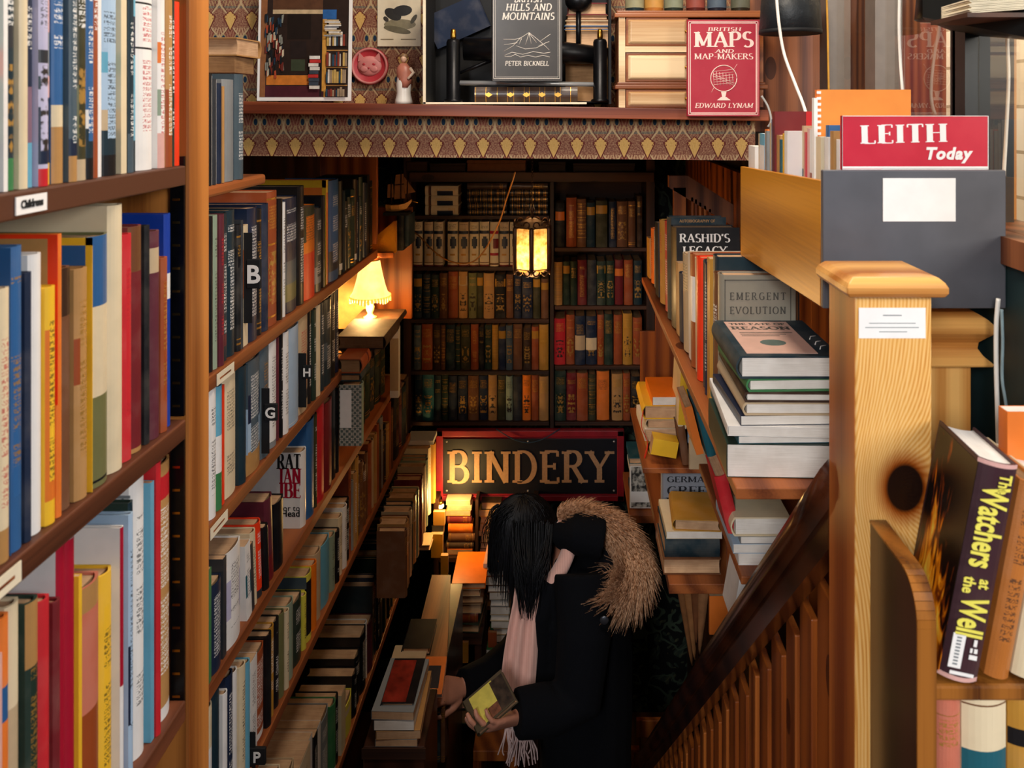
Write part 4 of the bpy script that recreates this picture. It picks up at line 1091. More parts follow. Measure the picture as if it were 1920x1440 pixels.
# ---------------------------------------------------------------- lamp alcove in the long bookcase
AD = 2.36
alc = thing('bracket_shelf', 'orange lit wedge shelf bracket above the glowing table lamp', 'shelf', W(690, 470, 2.7))
o0 = ROOTM[alc.name].translation
P_ = lambda x, y, d: W(x, y, d) - o0
MB().hexa([P_(665, 474, 2.73), P_(738, 474, 2.73), P_(738, 484, 2.73), P_(665, 484, 2.73), P_(672, 454, 2.95), P_(742, 454, 2.95), P_(742, 461.5, 2.95), P_(672, 461.5, 2.95)]).build('shelf_board', M['panel_red2'], alc, bev=0.001)
MB().prism([P_(672, 472, 2.75), P_(738, 415, 2.75), P_(738, 472, 2.75)], (0, 0.012, 0)).build('wedge_bracket', M['ply'], alc)
MB().prism([P_(738, 415, 2.75), P_(742, 415, 2.75), P_(742, 474, 2.75), P_(738, 474, 2.75)], (0, 0.02, 0)).build('bracket_edge', M['ply'], alc)
struct(MB().box((-0.93, 2.88, 0.70), (W(694, 0, 2.88).x, 2.90, 1.03)).build('wall_alcove', plain('cream_alcove_paint', 'e0b878', 0.8)))
struct(MB().box((W(694, 0, 3.02).x, 3.02, 0.70), (W(772, 0, 3.02).x, 3.04, 1.12)).build('wall_alcove_end', M['panel_red2']))
# table lamp
TD = 2.72
tl = thing('table_lamp', 'small table lamp with a glowing cream bell shade standing on stacked books', 'lamp', W(694, 596, TD))
kt = TD / F
shade_m = emis('lit_cream_shade', 'ffc060', 2.3, 'ffcc7a')
zb_, zt_ = (596 - 556) * kt, (596 - 487) * kt
prof = []
for i in range(9):
    u = i / 8
    r_ = (38 - 20 * (u ** 0.6)) * kt
    prof.append((r_, zb_ + (zt_ - zb_) * u))
sh = MB()
NS_ = 48
def fl(r, i): return r * (1 + 0.012 * math.cos(i * 2 * math.pi / NS_ * 12))
sh.rings([[Vector((fl(r, i) * math.cos(2 * math.pi * i / NS_), fl(r, i) * math.sin(2 * math.pi * i / NS_), z)) for i in range(NS_)] for r, z in prof], cap=False)
so = sh.build('lamp_shade', shade_m, tl)
sm_ = so.modifiers.new('thick', 'SOLIDIFY'); sm_.thickness = 0.0012
fg = MB()
rb = prof[0][0]
for i in range(40):
    a_ = 2 * math.pi * i / 40
    fg.box((rb - 0.001, -0.004, zb_ - (0.012 + 0.005 * math.sin(i * 0.9))), (rb + 0.001, 0.004, zb_ + 0.006), M=Matrix.Rotation(a_, 4, 'Z'))
fg.build('shade_frill', emis('lit_shade_frill', 'ffa63a', 1.5), tl)
MB().lathe([(0.022, 0), (0.023, 0.004), (0.012, 0.009), (0.008, 0.016), (0.013, 0.026), (0.015, 0.038), (0.010, 0.05), (0.006, 0.056), (0.006, zb_ + 0.05)], 20).build('lamp_base', plain('cream_lamp_base', 'd7b57c', 0.35), tl)
MB().lathe([(prof[-1][0] + 0.001, zt_ - 0.001), (prof[-1][0] + 0.0015, zt_ + 0.003), (prof[-1][0] - 0.002, zt_ + 0.003)], 24).build('shade_ring', M['brass'], tl)
lamp('table_lamp_bulb', 'POINT', W(684, 572, TD - 0.05), 9, (1.0, 0.58, 0.2), 0.03)
lamp('table_lamp_glow', 'POINT', W(690, 486, TD - 0.01), 5.0, (1.0, 0.6, 0.22), 0.03)
# books under and beside the lamp
G5 = 'books stacked under the table lamp'
px_book('lie_tail_r', 632, 631, 724, 655, 2.40, 0.20, 'db', 'h', '', 'dark brown book lying flat with a golden lit cover before the lamp', 'pages_old', group=G5)
px_book('lie_tail_r', 650, 611.3, 738, 624, 2.62, 0.22, 'db', 'h', '', 'dark book lying flat directly under the table lamp foot', 'pages_old', group=G5)
px_book('lie_tail_r', 636, 656, 703, 672, 2.40, 0.20, 'db', 'h', '', 'second dark brown flat book below the golden lit cover', 'pages_old', group=G5)
px_book('lie_tail_r', 634, 673, 680, 700, 2.28, 0.1, 'rs', 'h', 'r', 'rust brown flat book with an orange lit top under the dark pile', 'pages_old', group=G5)
px_book('lie_tail_r', 636, 701, 678, 715, 2.28, 0.1, 'dt', 'h', '', 'dark teal flat book above the grey patterned box', 'pages_old', group=G5)
rr = px_book('cover_r', 636, 722, 678, 836, 2.27, 0.04, 'sa', 'h', '', 'grey green patterned paper covered book with a pale label', 'pages')
w_, h_, t_ = rr['dims']
pt = Gr('grey_lattice_paper'); x, y, z = pt.xyz()
latt = ((y * 420.0).sin() * (z * 420.0).sin()); l2 = (((y + z) * 600).sin() * ((y - z) * 600).sin())
pt.surf(pt.mix((latt > 0.1) , pt.mix((l2 > 0.2), hx('8f8d84'), hx('c4c0b4')), hx('53605c')), 0.7)
MB().box((-t_ / 2 - 0.0008, 0, 0), (-t_ / 2, w_, h_)).build('patterned_paper', pt.mat, rr)
MB().box((-t_ / 2 - 0.0014, w_ * .45, h_ * .3), (-t_ / 2 - 0.0006, w_ * .95, h_ * .92)).build('paper_label', M['white'], rr)
for n, (xa, xb, yt, yb, d, c) in enumerate(((680, 688, 668, 812, 2.5, 'dg'), (689, 697, 660, 805, 2.56, 'dg'), (698, 706, 655, 795, 2.62, 'dg'), (707, 714, 650, 786, 2.68, 'dt'), (715, 722, 645, 776, 2.74, 'dg'))):
    d1 = 0.645 * F / (PX - xb)
px_book('spine', 731, 615, 747, 746, 2.80, 0.03, 'wh', 'p', 'z.1-.85bg', 'tall white framed slip standing at the end of the lamp alcove', 'pages_white', yaw=0, name='paperback_book')
wall_row('lg', -1, -0.655, 1.04, 680, "690 662 dg h E | 699 655 dg h g | 708 650 dt h E | 718 643 dg h g | 727 640 dg h E", 'beside the patterned book', 'in row', (0.13, 0.15), group='dark green books beside the patterned book')
wall_row('lend', -1, -0.64, 1.345, 744, "753 728 bk h T | 757 712 mr h g | 764 715 dt h U | 771 700 db h", 'at the alcove end', 'past the white slip', (0.1, 0.12))
# thing above the bracket: model ship and dark book ends
shp = thing('model_ship', 'small model sailing ship with a pale hull and tan sails by the ceiling', 'ship model', W(745, 398, 2.9))
o0 = ROOTM[shp.name].translation; SDp = 2.9
Q = lambda x, y, dd=0.0: W(x, y, SDp + dd) - o0
hull = MB(); rs = []
for x, yt, yb, hw in ((724, 383, 395, 0.012), (735, 384, 396, 0.022), (750, 383, 395, 0.024), (762, 380, 391, 0.016), (772, 374, 378, 0.002)):
    a_, b_ = Q(x, yt), Q(x, yb)
    rs.append([Vector((a_.x, -hw, a_.z)), Vector((b_.x, -hw * 0.45, b_.z)), Vector((b_.x, hw * 0.45, b_.z)), Vector((a_.x, hw, a_.z))])
hull.rings(rs, sm=False); hull.build('hull', plain('pale_ship_hull', 'd9a058', 0.5), shp)
MB().box(Q(722, 398) + Vector((0, -0.03, -0.008)), Q(768, 395) + Vector((0, 0.03, -0.004))).build('stand', M['black'], shp)
for x, y0, y1 in ((734, 330, 384), (752, 318, 384), (764, 340, 380)):
    MB().tube([Q(x, y1), Q(x, y0)], [0.003, 0.0015], 6).build('mast', M['bronze'], shp)
for poly in ([(742, 328), (756, 326), (758, 344), (740, 346)], [(740, 348), (758, 346), (760, 372), (739, 374)], [(758, 332), (758, 364), (779, 360)], [(727, 346), (737, 345), (738, 370), (726, 371)]):
    MB().prism([Q(x, y) for x, y in poly], (0, 0.002, 0)).build('sail', plain('tan_sailcloth', '8a5a34', 0.8), shp)
MB().tube([Q(768, 376), Q(784, 380)], 0.0018, 5).build('bowsprit', M['brass'], shp)
for n, (xa, xb, yt, yb, d, col) in enumerate(((744, 756, 402, 470, 2.88, 'bk'), (757, 766, 404, 462, 2.9, 'dt'))):
    px_book('spine', xa, yt, xb, yb, d, 0.12, col, 'h', '', f"dark upright book {['under the ship model stand', 'under the ship model bowsprit'][n]}", 'pages_old')
# ---------------------------------------------------------------- shelf above the stairs and what stands on it
KD = 1.80
ms = thing('wall_shelf', 'long reddish brown wall shelf above the patterned paper band', 'shelf', (-0.1, 1.9, EYE))
o0 = ROOTM[ms.name].translation
P_ = lambda x, y, d=KD: W(x, y, d) - o0
mb = MB()
fl_, fr_ = [P_(452, 190), P_(1442, 206), P_(1442, 227), P_(452, 213)], [P_(452, 190), P_(1442, 206), P_(1442, 227), P_(452, 213)]
mb.hexa([fl_[3], fl_[2], fl_[1], fl_[0]] + [Vector((p.x, 2.018 - o0.y, p.z)) for p in (fl_[3], fl_[2], fl_[1], fl_[0])])
mb.build('shelf_board', M['shelf_x'], ms, bev=0.002)
def shelf_z(x, d):
    """top of the board under measured column x at distance d"""
    X = (x - PX) / F * d
    xa = X / KD * F + PX
    yy = 190 + (xa - 452) / 990 * 16
    return EYE - (yy - PY) / F * KD
# framed shop photograph
fp = thing('framed_photograph', 'white bordered photograph of a bookshop interior leaning on the wall shelf', 'picture', (W(571, 0, 1.97).x, 1.965, shelf_z(571, 1.97) + 0.001))
o0 = ROOTM[fp.name].translation
fx = lambda x: (x - 571) / F * 1.97
fz = lambda y: (190 - y) / F * 1.97
TL = Matrix.Rotation(math.radians(-3), 4, 'X')
mb = MB().box((fx(483), 0, fz(188)), (fx(659), 0.004, fz(-25))); mb.build('white_border', M['white'], fp, M=TL)
def flat(name, cells, parent, Mx, y=-0.0005):
    """coloured areas of a printed picture; cells: (polygon in measured pixels, colour)"""
    mats, mb_ = [], MB()
    for n, (poly, c) in enumerate(cells):
        mats.append(plain('print_ink_' + c, c, 0.45, var=0.12, scale=60) if ('pi', c) not in M else M[('pi', c)]); M[('pi', c)] = mats[-1]
        pts = [Vector((fx(a), y - 0.00006 * n, fz(b))) for a, b in poly]
        ar = sum(poly[i][0] * poly[(i + 1) % len(poly)][1] - poly[(i + 1) % len(poly)][0] * poly[i][1] for i in range(len(poly)))
        if ar > 0: pts = pts[::-1]
        mb_.add(pts, [tuple(range(len(pts)))], len(mats) - 1)
    return mb_.build(name, mats, parent, M=Mx)
rc = lambda x0, y0, x1, y1: [(x0, y0), (x1, y0), (x1, y1), (x0, y1)]
cells = [(rc(488, -20, 653, 181), '2a1c16'), (rc(510, 16, 604, 24), 'c9b08a'), (rc(510, -6, 604, 16), '5a3a26'), (rc(500, 140, 580, 158), 'c9772c'), (rc(496, 160, 606, 181), '4a1c26'), ([(488, -20), (500, -20), (498, 181), (488, 181)], '8e5a34'),
         (rc(538, 25, 582, 72), '1c120d'), (rc(544, 76, 574, 108), '241a18'), (rc(546, 110, 572, 132), '39412f'), (rc(604, 16, 630, 34), '2a5f9e'), (rc(604, 34, 612, 170), 'c9913c'), (rc(600, 76, 604, 180), '1d1316'), (rc(612, 92, 652, 94), 'c08a4c'), (rc(612, 124, 652, 126), 'c08a4c'), (rc(612, 158, 652, 160), 'c08a4c'), (rc(608, 70, 611, 181), 'd39a48')]
rq = random.Random(4)
for k in range(70):
    x = 496 + rq.uniform(0, 34); y = 20 + rq.uniform(0, 110) + (x - 498) * 0.2
    cells.append(([(x, y), (x + rq.uniform(2, 5), y - 2), (x + rq.uniform(2, 5), y + rq.uniform(8, 16)), (x, y + 14)], rq.choice(['c9b79c', '6c2a22', '22384a', '8a8a80', '15181c', 'a1452a'])))
for r0 in (58, 96, 128, 162):
    x = 613
    while x < 650:
        w_ = rq.uniform(2.5, 5)
        cells.append((rc(x, r0 + rq.uniform(0, 6), min(x + w_ - .6, 652), r0 + 27 if r0 < 160 else 180), rq.choice(['8a3b2c', '5a2a24', 'a08a70', 'd8d0c4', '2c4a5c', '3c2a24', 'c4a25c', '70303a']))); x += w_
for k in range(9): cells.append((rc(580 + rq.uniform(0, 3), 104 + k * 7, 600 + rq.uniform(-2, 3), 110 + k * 7), rq.choice(['d8d2c8', 'b8302c', 'c8b89a', '3a4450', 'e0dcd4'])))
for k in range(10): cells.append((rc(610 + rq.uniform(-3, 8), 36 + k * 3.2, 640 + rq.uniform(-8, 4), 38.6 + k * 3.2), rq.choice(['e4ded6', 'c8b08a', '8c8f94'])))
flat('photo_print', cells, fp, TL)
# postcard and red medallion on the papered wall
pc = thing('postcard', 'cream postcard with a dark burrowing animal drawing pinned to the papered wall', 'postcard', W(748, 87, 2.016))
fx = lambda x: (x - 748) / F * 2.016
fz = lambda y: (87 - y) / F * 2.016
MB().box((fx(708), -0.001, 0), (fx(789), 0.002, fz(-12))).build('card', M['cream'], pc)
el = lambda cx, cy, a, b, n=18, r=0: [(cx + a * math.cos(t * 6.2832 / n) * math.cos(r) - b * math.sin(t * 6.2832 / n) * math.sin(r), cy + a * math.cos(t * 6.2832 / n) * math.sin(r) + b * math.sin(t * 6.2832 / n) * math.cos(r)) for t in range(n)]
flat('drawing', [(el(750, 46, 30, 10), '8d8468'), (el(745, 56, 26, 6, r=.2), '6d664f'), (el(737, 27, 17, 10, r=.5), '2b2a27'), (el(755, 20, 18, 10, r=-.1), '22211f'), (el(724, 36, 6, 4, r=.8), '3a352f'), (el(776, 36, 10, 4, r=-1), '4d4838'), (rc(714, 73, 738, 74.5), '8a7a5c'), (rc(752, 73, 780, 74.5), '8a7a5c')], pc, Matrix.Identity(4), -0.0014)
md = thing('medallion', 'round red relief plaque of a cat head on the papered wall', 'plaque', W(694, 124, 2.016))
RX = Matrix.Rotation(math.pi / 2, 4, 'X')
rd_m = plain('red_plaque_glaze', 'b2343c', 0.4, var=0.08); pk_m = plain('pink_relief_glaze', 'c97d78', 0.5, var=0.1)
rr_ = 35 / F * 2.016
MB().lathe([(0.0001, 0.0), (rr_, 0.0), (rr_, 0.006), (rr_ * .93, 0.010), (rr_ * .84, 0.006), (0.0001, 0.006)], 40).build('plaque_disc', rd_m, md, M=RX)
MB().lathe([(rr_ * .99, 0.005), (rr_ * .95, 0.0115), (rr_ * .88, 0.0115), (rr_ * .84, 0.005)], 40, cap=False).build('plaque_rim', pk_m, md, M=RX)
ct = MB(); s_ = rr_ / 35
ct.ball((0, 0.0, 0.006), (23 * s_, 19 * s_, 0.008), 10)
for q in (-1, 1):
    ct.prism([(q * 8 * s_, 13 * s_, 0.004), (q * 21 * s_, 8 * s_, 0.004), (q * 19 * s_, 26 * s_, 0.004)][::q], (0, 0, 0.006))
    ct.ball((q * 9 * s_, -6 * s_, 0.012), (8 * s_, 6 * s_, 0.003), 6)
ct.build('cat_head', pk_m, md, M=RX)
ey = MB()
for q in (-1, 1): ey.ball((q * 9 * s_, 3 * s_, 0.0125), (3.4 * s_, 2.6 * s_, 0.002), 6)
ey.ball((0, -4 * s_, 0.0145), (2 * s_, 1.6 * s_, 0.0015), 6)
ey.build('cat_eyes_and_nose', rd_m, md, M=RX)
# porcelain figurine
fg_ = thing('figurine', 'small white porcelain lady figurine in a pink shawl on the wall shelf', 'figurine', (W(757, 0, 1.94).x, 1.94, shelf_z(757, 1.94) + 0.0005))
kf = 1.94 / F
MB().lathe([(17 * kf, 0), (16 * kf, 6 * kf), (13 * kf, 20 * kf), (14 * kf, 36 * kf), (12 * kf, 50 * kf), (9 * kf, 58 * kf)], 20).build('dress', plain('white_porcelain', 'e8e4dc', 0.2, var=0.03), fg_)
MB().rings([[Vector((a_ * kf * math.cos(t) * 1.0 + ox * kf, b_ * kf * math.sin(t), z * kf)) for t in [q * 6.2832 / 14 for q in range(14)]] for z, a_, b_, ox in ((30, 9, 15, 3), (44, 14, 14, 2), (58, 15, 11, 1), (68, 13, 9, 0), (76, 6, 5, 0))]).build('shawl', plain('pink_and_ochre_shawl', 'b5705c', 0.4), fg_)
MB().ball((0, 0, 84 * kf), (6 * kf, 6 * kf, 7.5 * kf), 10).build('head', plain('figurine_skin', 'e0b79a', 0.3), fg_)
MB().ball((0, 2 * kf, 89 * kf), (7.5 * kf, 7 * kf, 6 * kf), 8).build('hair', plain('figurine_hair', '8a6a4a', 0.4), fg_)
MB().tube([Vector((12 * kf, -2 * kf, 66 * kf)), Vector((19 * kf, -4 * kf, 58 * kf)), Vector((10 * kf, -12 * kf, 46 * kf))], [4 * kf, 3.4 * kf, 2.4 * kf], 8).build('arm', plain('figurine_arm', 'e3cbb4', 0.3), fg_)
# open dark crate
cr = thing('open_crate', 'open black box with a pale front edge behind the iron rack', 'box', (W(970, 0, 1.95).x, 1.95, shelf_z(796, 1.86)))
o0 = ROOTM[cr.name].translation; zb_ = shelf_z(796, 1.86)
q0, q1 = W(793, 0, 1.86).x - o0.x, W(1148, 0, 1.86).x - o0.x
MB().box((q0, -0.085, 0.001), (q0 + 0.006, 0.06, 0.30)).build('side_panel', [M['black']], cr)
MB().box((q0 - 0.0005, -0.088, 0.001), (q0 + 0.006, -0.085, 0.30)).build('pale_edge', M['cream'], cr)
MB().box((q1 - 0.006, -0.05, 0.001), (q1, 0.06, 0.30)).build('side_panel', M['black'], cr)
MB().box((q0, 0.056, 0.001), (q1, 0.062, 0.30)).build('back_panel', M['black'], cr)
MB().box((q0, -0.088, 0.0005), (W(1100, 0, 1.86).x - o0.x, 0.055, 0.005)).build('base_board', M['cream'], cr)
zb_ += 0.0055
# iron rack with two round posts
rk = thing('iron_rack', 'black iron rack with two round posts and brass tips', 'rack', (W(990, 0, 1.9).x, 1.90, zb_))
kr = 1.90 / F; xr_ = lambda x: (x - 990) * kr; zr_ = lambda y: (193 - y) * kr
for cx in (850, 1125):
    MB().lathe([(17 * kr, 0), (17 * kr, 4 * kr), (13 * kr, 6 * kr), (13 * kr, 112 * kr), (11 * kr, 117 * kr), (5 * kr, 119 * kr)], 18, c=(xr_(cx), 0, 0)).build('round_post', M['black_metal'], rk)
    MB().lathe([(5 * kr, 118 * kr), (5.5 * kr, 122 * kr), (5 * kr, 134 * kr), (3 * kr, 137 * kr)], 12, c=(xr_(cx), 0, 0)).build('brass_tip', M['brass'], rk)
MB().tube([(xr_(860), -0.0, zr_(157)), (xr_(1115), -0.0, zr_(160))], 4.5 * kr, 8).build('cross_bar', M['silver'], rk)
MB().tube([(xr_(868), 0.022, zr_(92)), (xr_(960), 0.022, zr_(94)), (xr_(1040), 0.022, zr_(98)), (xr_(1122), 0.022, zr_(104))], [22 * kr, 23 * kr, 22 * kr, 17 * kr], 18).build('thick_roller', M['black_metal'], rk)
MB().tube([(xr_(858), 0.01, zr_(140)), (xr_(900), 0.014, zr_(122)), (xr_(930), 0.02, zr_(110))], 3.5 * kr, 8).build('brace', M['black_metal'], rk)
MB().ball((xr_(1085), 0.03, zr_(0)), (26 * kr, 20 * kr, 22 * kr), 10).build('round_knob', M['black_metal'], rk)
MB().tube([(xr_(1085), 0.03, zr_(22)), (xr_(1085), 0.03, zr_(90))], 5 * kr, 8).build('knob_stem', M['black_metal'], rk)
def lie_z(o, z): o.location.z += z
# books around the rack
dm = []
for q in (.06, .27, .43, .58, .73, .88): dm += [(q - .05, q - .045, 'gold', 0, 7), (q + .05, q + .055, 'gold', 0, 7)]
lbk = px_book('lie_spine', 889, 163, 1083, 192.3, 1.872, 0.10, 'db', 'l', dm, 'brown gilt leather book lying under the cross bar of the iron rack', 'pages_old')
w_, h_, t_ = lbk['dims']
dd = MB()
for q in (.14, .35, .505, .655, .81):
    dd.prism([(-0.006, -0.0006, q * h_), (0, -0.0006, q * h_ - .009), (0.006, -0.0006, q * h_), (0, -0.0006, q * h_ + .009)][::-1], (0, 0.003, 0))
dd.build('gilt_diamonds', M['gold'], lbk)
lbk['dims'] = 0
mk = px_book('cover', 921, -16, 1054, 152, 1.842, 0.014, 'ch', 'j', '', 'dark grey hills and mountains book leaning on the iron rack', 'pages')
mk.children[0].color = hx('332d28')
def face(rec):
    """letters on the board facing the viewer of a book posed as cover: x runs away from the spine, z up"""
    w_, h_, t_ = rec['dims']
    return axes((t_ / 2 + 0.0001, 0, 0), (0, 1, 0), (-1, 0, 0), (0, 0, 1)), axes((t_ / 2 + 0.0004, 0, 0), (0, 1, 0), (0, 0, 1), (1, 0, 0)), w_, h_
def frame_lines(name, rec, mat, ins, th):
    Ml, Mt, w_, h_ = face(rec); mb = MB(); a, b, c, d = ins, ins, w_ - ins, h_ - ins
    for r_ in ((a, b, c, b + th), (a, d - th, c, d), (a, b, a + th, d), (c - th, b, c, d)): mb.box((r_[0], -0.0005, r_[1]), (r_[2], 0, r_[3]))
    return mb.build(name, mat, rec, M=Ml)
def lines3(name, rec, polylines, mat, r=0.0007):
    Ml, Mt, w_, h_ = face(rec); mb = MB()
    for pl in polylines: mb.tube([(a, -0.0003, b) for a, b in pl], r, 4, flat=1.0)
    return mb.build(name, mat, rec, M=Ml)
Ml, Mt, w_, h_ = face(mk)
cream_ink = plain('pale_cover_ink', 'd8cfc4', 0.6, var=0.04)
frame_lines('border_line', mk, cream_ink, 0.005, 0.0012); frame_lines('border_line', mk, cream_ink, 0.009, 0.0007)
px2 = lambda x: (x - 921) / F * 1.842
pz2 = lambda y: (152 - y) / F * 1.842
for tx, yb, hh, wd, xc in (('BRITISH', 4, 13, 52, 990), ('HILLS AND', 20, 13, 86, 991), ('MOUNTAINS', 37, 13, 98, 990), ('PETER BICKNELL', 123, 8.5, 82, 988)):
    letters('title_lettering', tx, mk, px2(xc), pz2(yb), 0, hh / F * 1.842, cream_ink, 0.0005, width=wd / F * 1.842, Mx=Ml, thick=.17, thin=.11, serif=.04, italic=.15 if tx != 'PETER BICKNELL' else .1)
V = lambda pts: [(px2(a), pz2(b)) for a, b in pts]
lines3('mountain_drawing', mk, [V([(945, 96), (962, 86), (975, 72), (992, 61), (1008, 74), (1022, 86), (1030, 94)]), V([(944, 74), (966, 74), (976, 71)]), V([(945, 84), (960, 82), (970, 80)]), V([(992, 62), (985, 84)]), V([(992, 62), (996, 82)]), V([(992, 62), (1006, 80)]), V([(978, 72), (973, 84)]), V([(968, 86), (985, 92), (1005, 90), (1018, 84)]), V([(1012, 78), (1032, 64)]), V([(1010, 86), (1030, 78)]),
     V([(946, 104), (960, 98), (980, 102), (1000, 97), (1020, 100), (1032, 98)]), V([(946, 106), (958, 106), (966, 102), (976, 107), (990, 104), (1004, 107), (1018, 104), (1031, 107)])], cream_ink)
bb2 = px_book('cover_r', 816, 5, 925, 70, 1.985, 0.02, 'nv', 'h', '', 'dark blue book tilted face out behind the iron rack', 'pages', roll=-24)
cg = 'flat books behind the iron rack'
for n, (x0, x1, y0, y1, c) in enumerate(((1058, 1150, 38, 48, 'bg'), (1056, 1148, 48, 56, 'bl'), (1058, 1150, 56, 90, 'tn'), (1060, 1146, 28, 38, 'br'), (1062, 1144, 5, 28, 'dr'))):
    px_book('lie_fore', x0 + 2, y0, x1 - 6, y1, 1.93, 0.06, c, 'h', '', f"{PAL[c][0]} book lying flat beyond the round knob of the iron rack", 'pages', group=cg)
px_book('lie_fore', 1058, 90, 1142, 192, 1.945, 0.05, 'bk', 'h', '', 'black box-like volume under the flat books by the drawers', 'pages_old', group=cg)
# little chest of drawers
CD = 1.83
cbx = thing('chest_of_drawers', 'small wooden chest of pale drawers on the wall shelf', 'drawers', (W(1290, 0, CD).x, CD, shelf_z(1160, CD - 0.01)))
o0 = ROOTM[cbx.name].translation
cx_ = lambda x: W(x, 0, CD).x - o0.x
cz_ = lambda y: W(0, y, CD).z - o0.z
MB().box((cx_(1160), 0.004, 0.001), (cx_(1432), 0.14, cz_(36))).build('carcass', M['cab'], cbx)
for y0, y1, ov in ((20, 33, 8), (154, 167, 7)):
    mb = MB().box((cx_(1160 - ov), -0.006, cz_(y1)), (cx_(1432 + ov), 0.14, cz_(y0 + 5))); mb.box((cx_(1160 - ov + 4), -0.003, cz_(y0 + 6)), (cx_(1432 + ov - 4), 0.14, cz_(y0)))
    mb.build('moulding', M['cab'], cbx, bev=0.002)
MB().box((cx_(1160), -0.002, cz_(204)), (cx_(1172), 0.01, cz_(30))).build('stile', M['drawer'], cbx)
MB().box((cx_(1172), 0.0, cz_(98)), (cx_(1290), 0.01, cz_(87))).build('rail', M['drawer'], cbx)
for y0, y1 in ((33, 86), (100, 153), (168, 202)):
    d_ = MB().box((cx_(1174), -0.001, cz_(y1)), (cx_(1290), 0.02, cz_(y0))).build('drawer', M['cab'], cbx, bev=0.001)
    MB().hexa([Vector((cx_(1182), -0.0065, cz_(y1 - 7))), Vector((cx_(1283), -0.0065, cz_(y1 - 7))), Vector((cx_(1283), -0.0065, cz_(y0 + 7))), Vector((cx_(1182), -0.0065, cz_(y0 + 7))), Vector((cx_(1177), -0.0005, cz_(y1 - 3))), Vector((cx_(1288), -0.0005, cz_(y1 - 3))), Vector((cx_(1288), -0.0005, cz_(y0 + 3))), Vector((cx_(1177), -0.0005, cz_(y0 + 3)))]).build('drawer_panel', M['drawer'], d_, bev=0.002)
    MB().ball((cx_(1286), -0.004, cz_((y0 + y1) / 2)), 0.004, 6).build('knob', M['brass'], d_)
# miniature bottles on the chest
ztop = cz_(20) + o0.z
for n, (xb, c, lc, tx) in enumerate(((1190, '1b3338', '8f8a6a', 'dark green miniature bottle'), (1226, 'c07a38', 'b8843c', 'amber miniature bottle'), (1263, '23332c', '7c8068', 'bottle green miniature bottle'), (1304, '5a2420', '8a4032', 'red brown miniature bottle'), (1344, '16202e', '4a5866', 'blue black miniature bottle'), (1388, '2a2a20', '5a5a48', 'olive black miniature bottle'))):
    t = thing('miniature_bottle', tx + ' on top of the chest of drawers', 'bottle', (W(xb, 0, CD + 0.03).x, CD + 0.03, ztop + 0.0005), 'miniature bottles on the chest of drawers')
    r_ = 18 * CD / F
    MB().lathe([(r_ * .9, 0), (r_, 0.002), (r_, 0.04), (r_ * .8, 0.048), (r_ * .35, 0.058), (r_ * .33, 0.075), (0.0001, 0.075)], 20).build('bottle_body', plain('bottle_glass_%d' % n, c, 0.12, spec=0.6), t)
    MB().lathe([(r_ + 0.0004, 0.008), (r_ + 0.0004, 0.032)], 20, cap=False).build('bottle_label', plain('bottle_label_%d' % n, lc, 0.6), t)
    MB().lathe([(r_ * .4, 0.07), (r_ * .4, 0.085), (0.0001, 0.086)], 14).build('bottle_cap', M['brass'], t)
# red maps book hung in front of the chest
mp = px_book('cover', 1288, 37, 1424, 218, 1.775, 0.014, 'cm', 'j', '', 'red maps and mapmakers book displayed in front of the drawers', 'pages')
mp.children[0].color = hx('a82a3c')
Ml, Mt, w_, h_ = face(mp)
ink = plain('pale_pink_cover_ink', 'f0d3c8', 0.6, var=0.03)
frame_lines('border_line', mp, ink, 0.003, 0.0012); frame_lines('border_line', mp, ink, 0.0062, 0.002)
px2 = lambda x: (x - 1288) / F * 1.775
pz2 = lambda y: (218 - y) / F * 1.775
for tx, yb, hh, wd, xc, it, th in (('BRITISH', 58, 6.5, 62, 1358, .2, .16), ('MAPS', 88, 28, 110, 1357, 0, .2), ('AND', 99, 6.5, 35, 1358, .2, .16), ('MAP-MAKERS', 111, 10.5, 110, 1357, 0, .16), ('EDWARD LYNAM', 202, 8.5, 108, 1357, .2, .16)):
    letters('title_lettering', tx, mp, px2(xc), pz2(yb), 0, hh / F * 1.775, ink, 0.0005, width=wd / F * 1.775, Mx=Ml, thick=th, thin=.07, serif=.06, italic=it)
V = lambda pts: [(px2(a), pz2(b)) for a, b in pts]
gl = [V(el(1357, 147, 24.5, 24.5, 30) + [el(1357, 147, 24.5, 24.5, 30)[0]])]
lines3('globe_ring', mp, gl, ink, 0.0011)
lines3('globe_drawing', mp, [V([(1337, 139), (1380, 157)]), V([(1336, 142), (1378, 161)]), V([(1382, 120), (1376, 130)]), V([(1334, 173), (1339, 163)])] + [V([(1357 - 20 + 6 * k, 133 + k), (1357 - 18 + 6 * k, 160)]) for k in range(7)] + [V([(1338, 134 + 5 * k), (1376, 130 + 5 * k)]) for k in range(6)], ink, 0.0004)
mb = MB()
for poly in ([(1352, 172), (1362, 172), (1360, 182), (1354, 182)], [(1344, 188), (1352, 182), (1362, 182), (1370, 188)]):
    mb.prism([(a, -0.0005, b) for a, b in V(poly)][::-1], (0, 0.0005, 0))
mb.build('globe_stand', ink, mp, M=Ml)
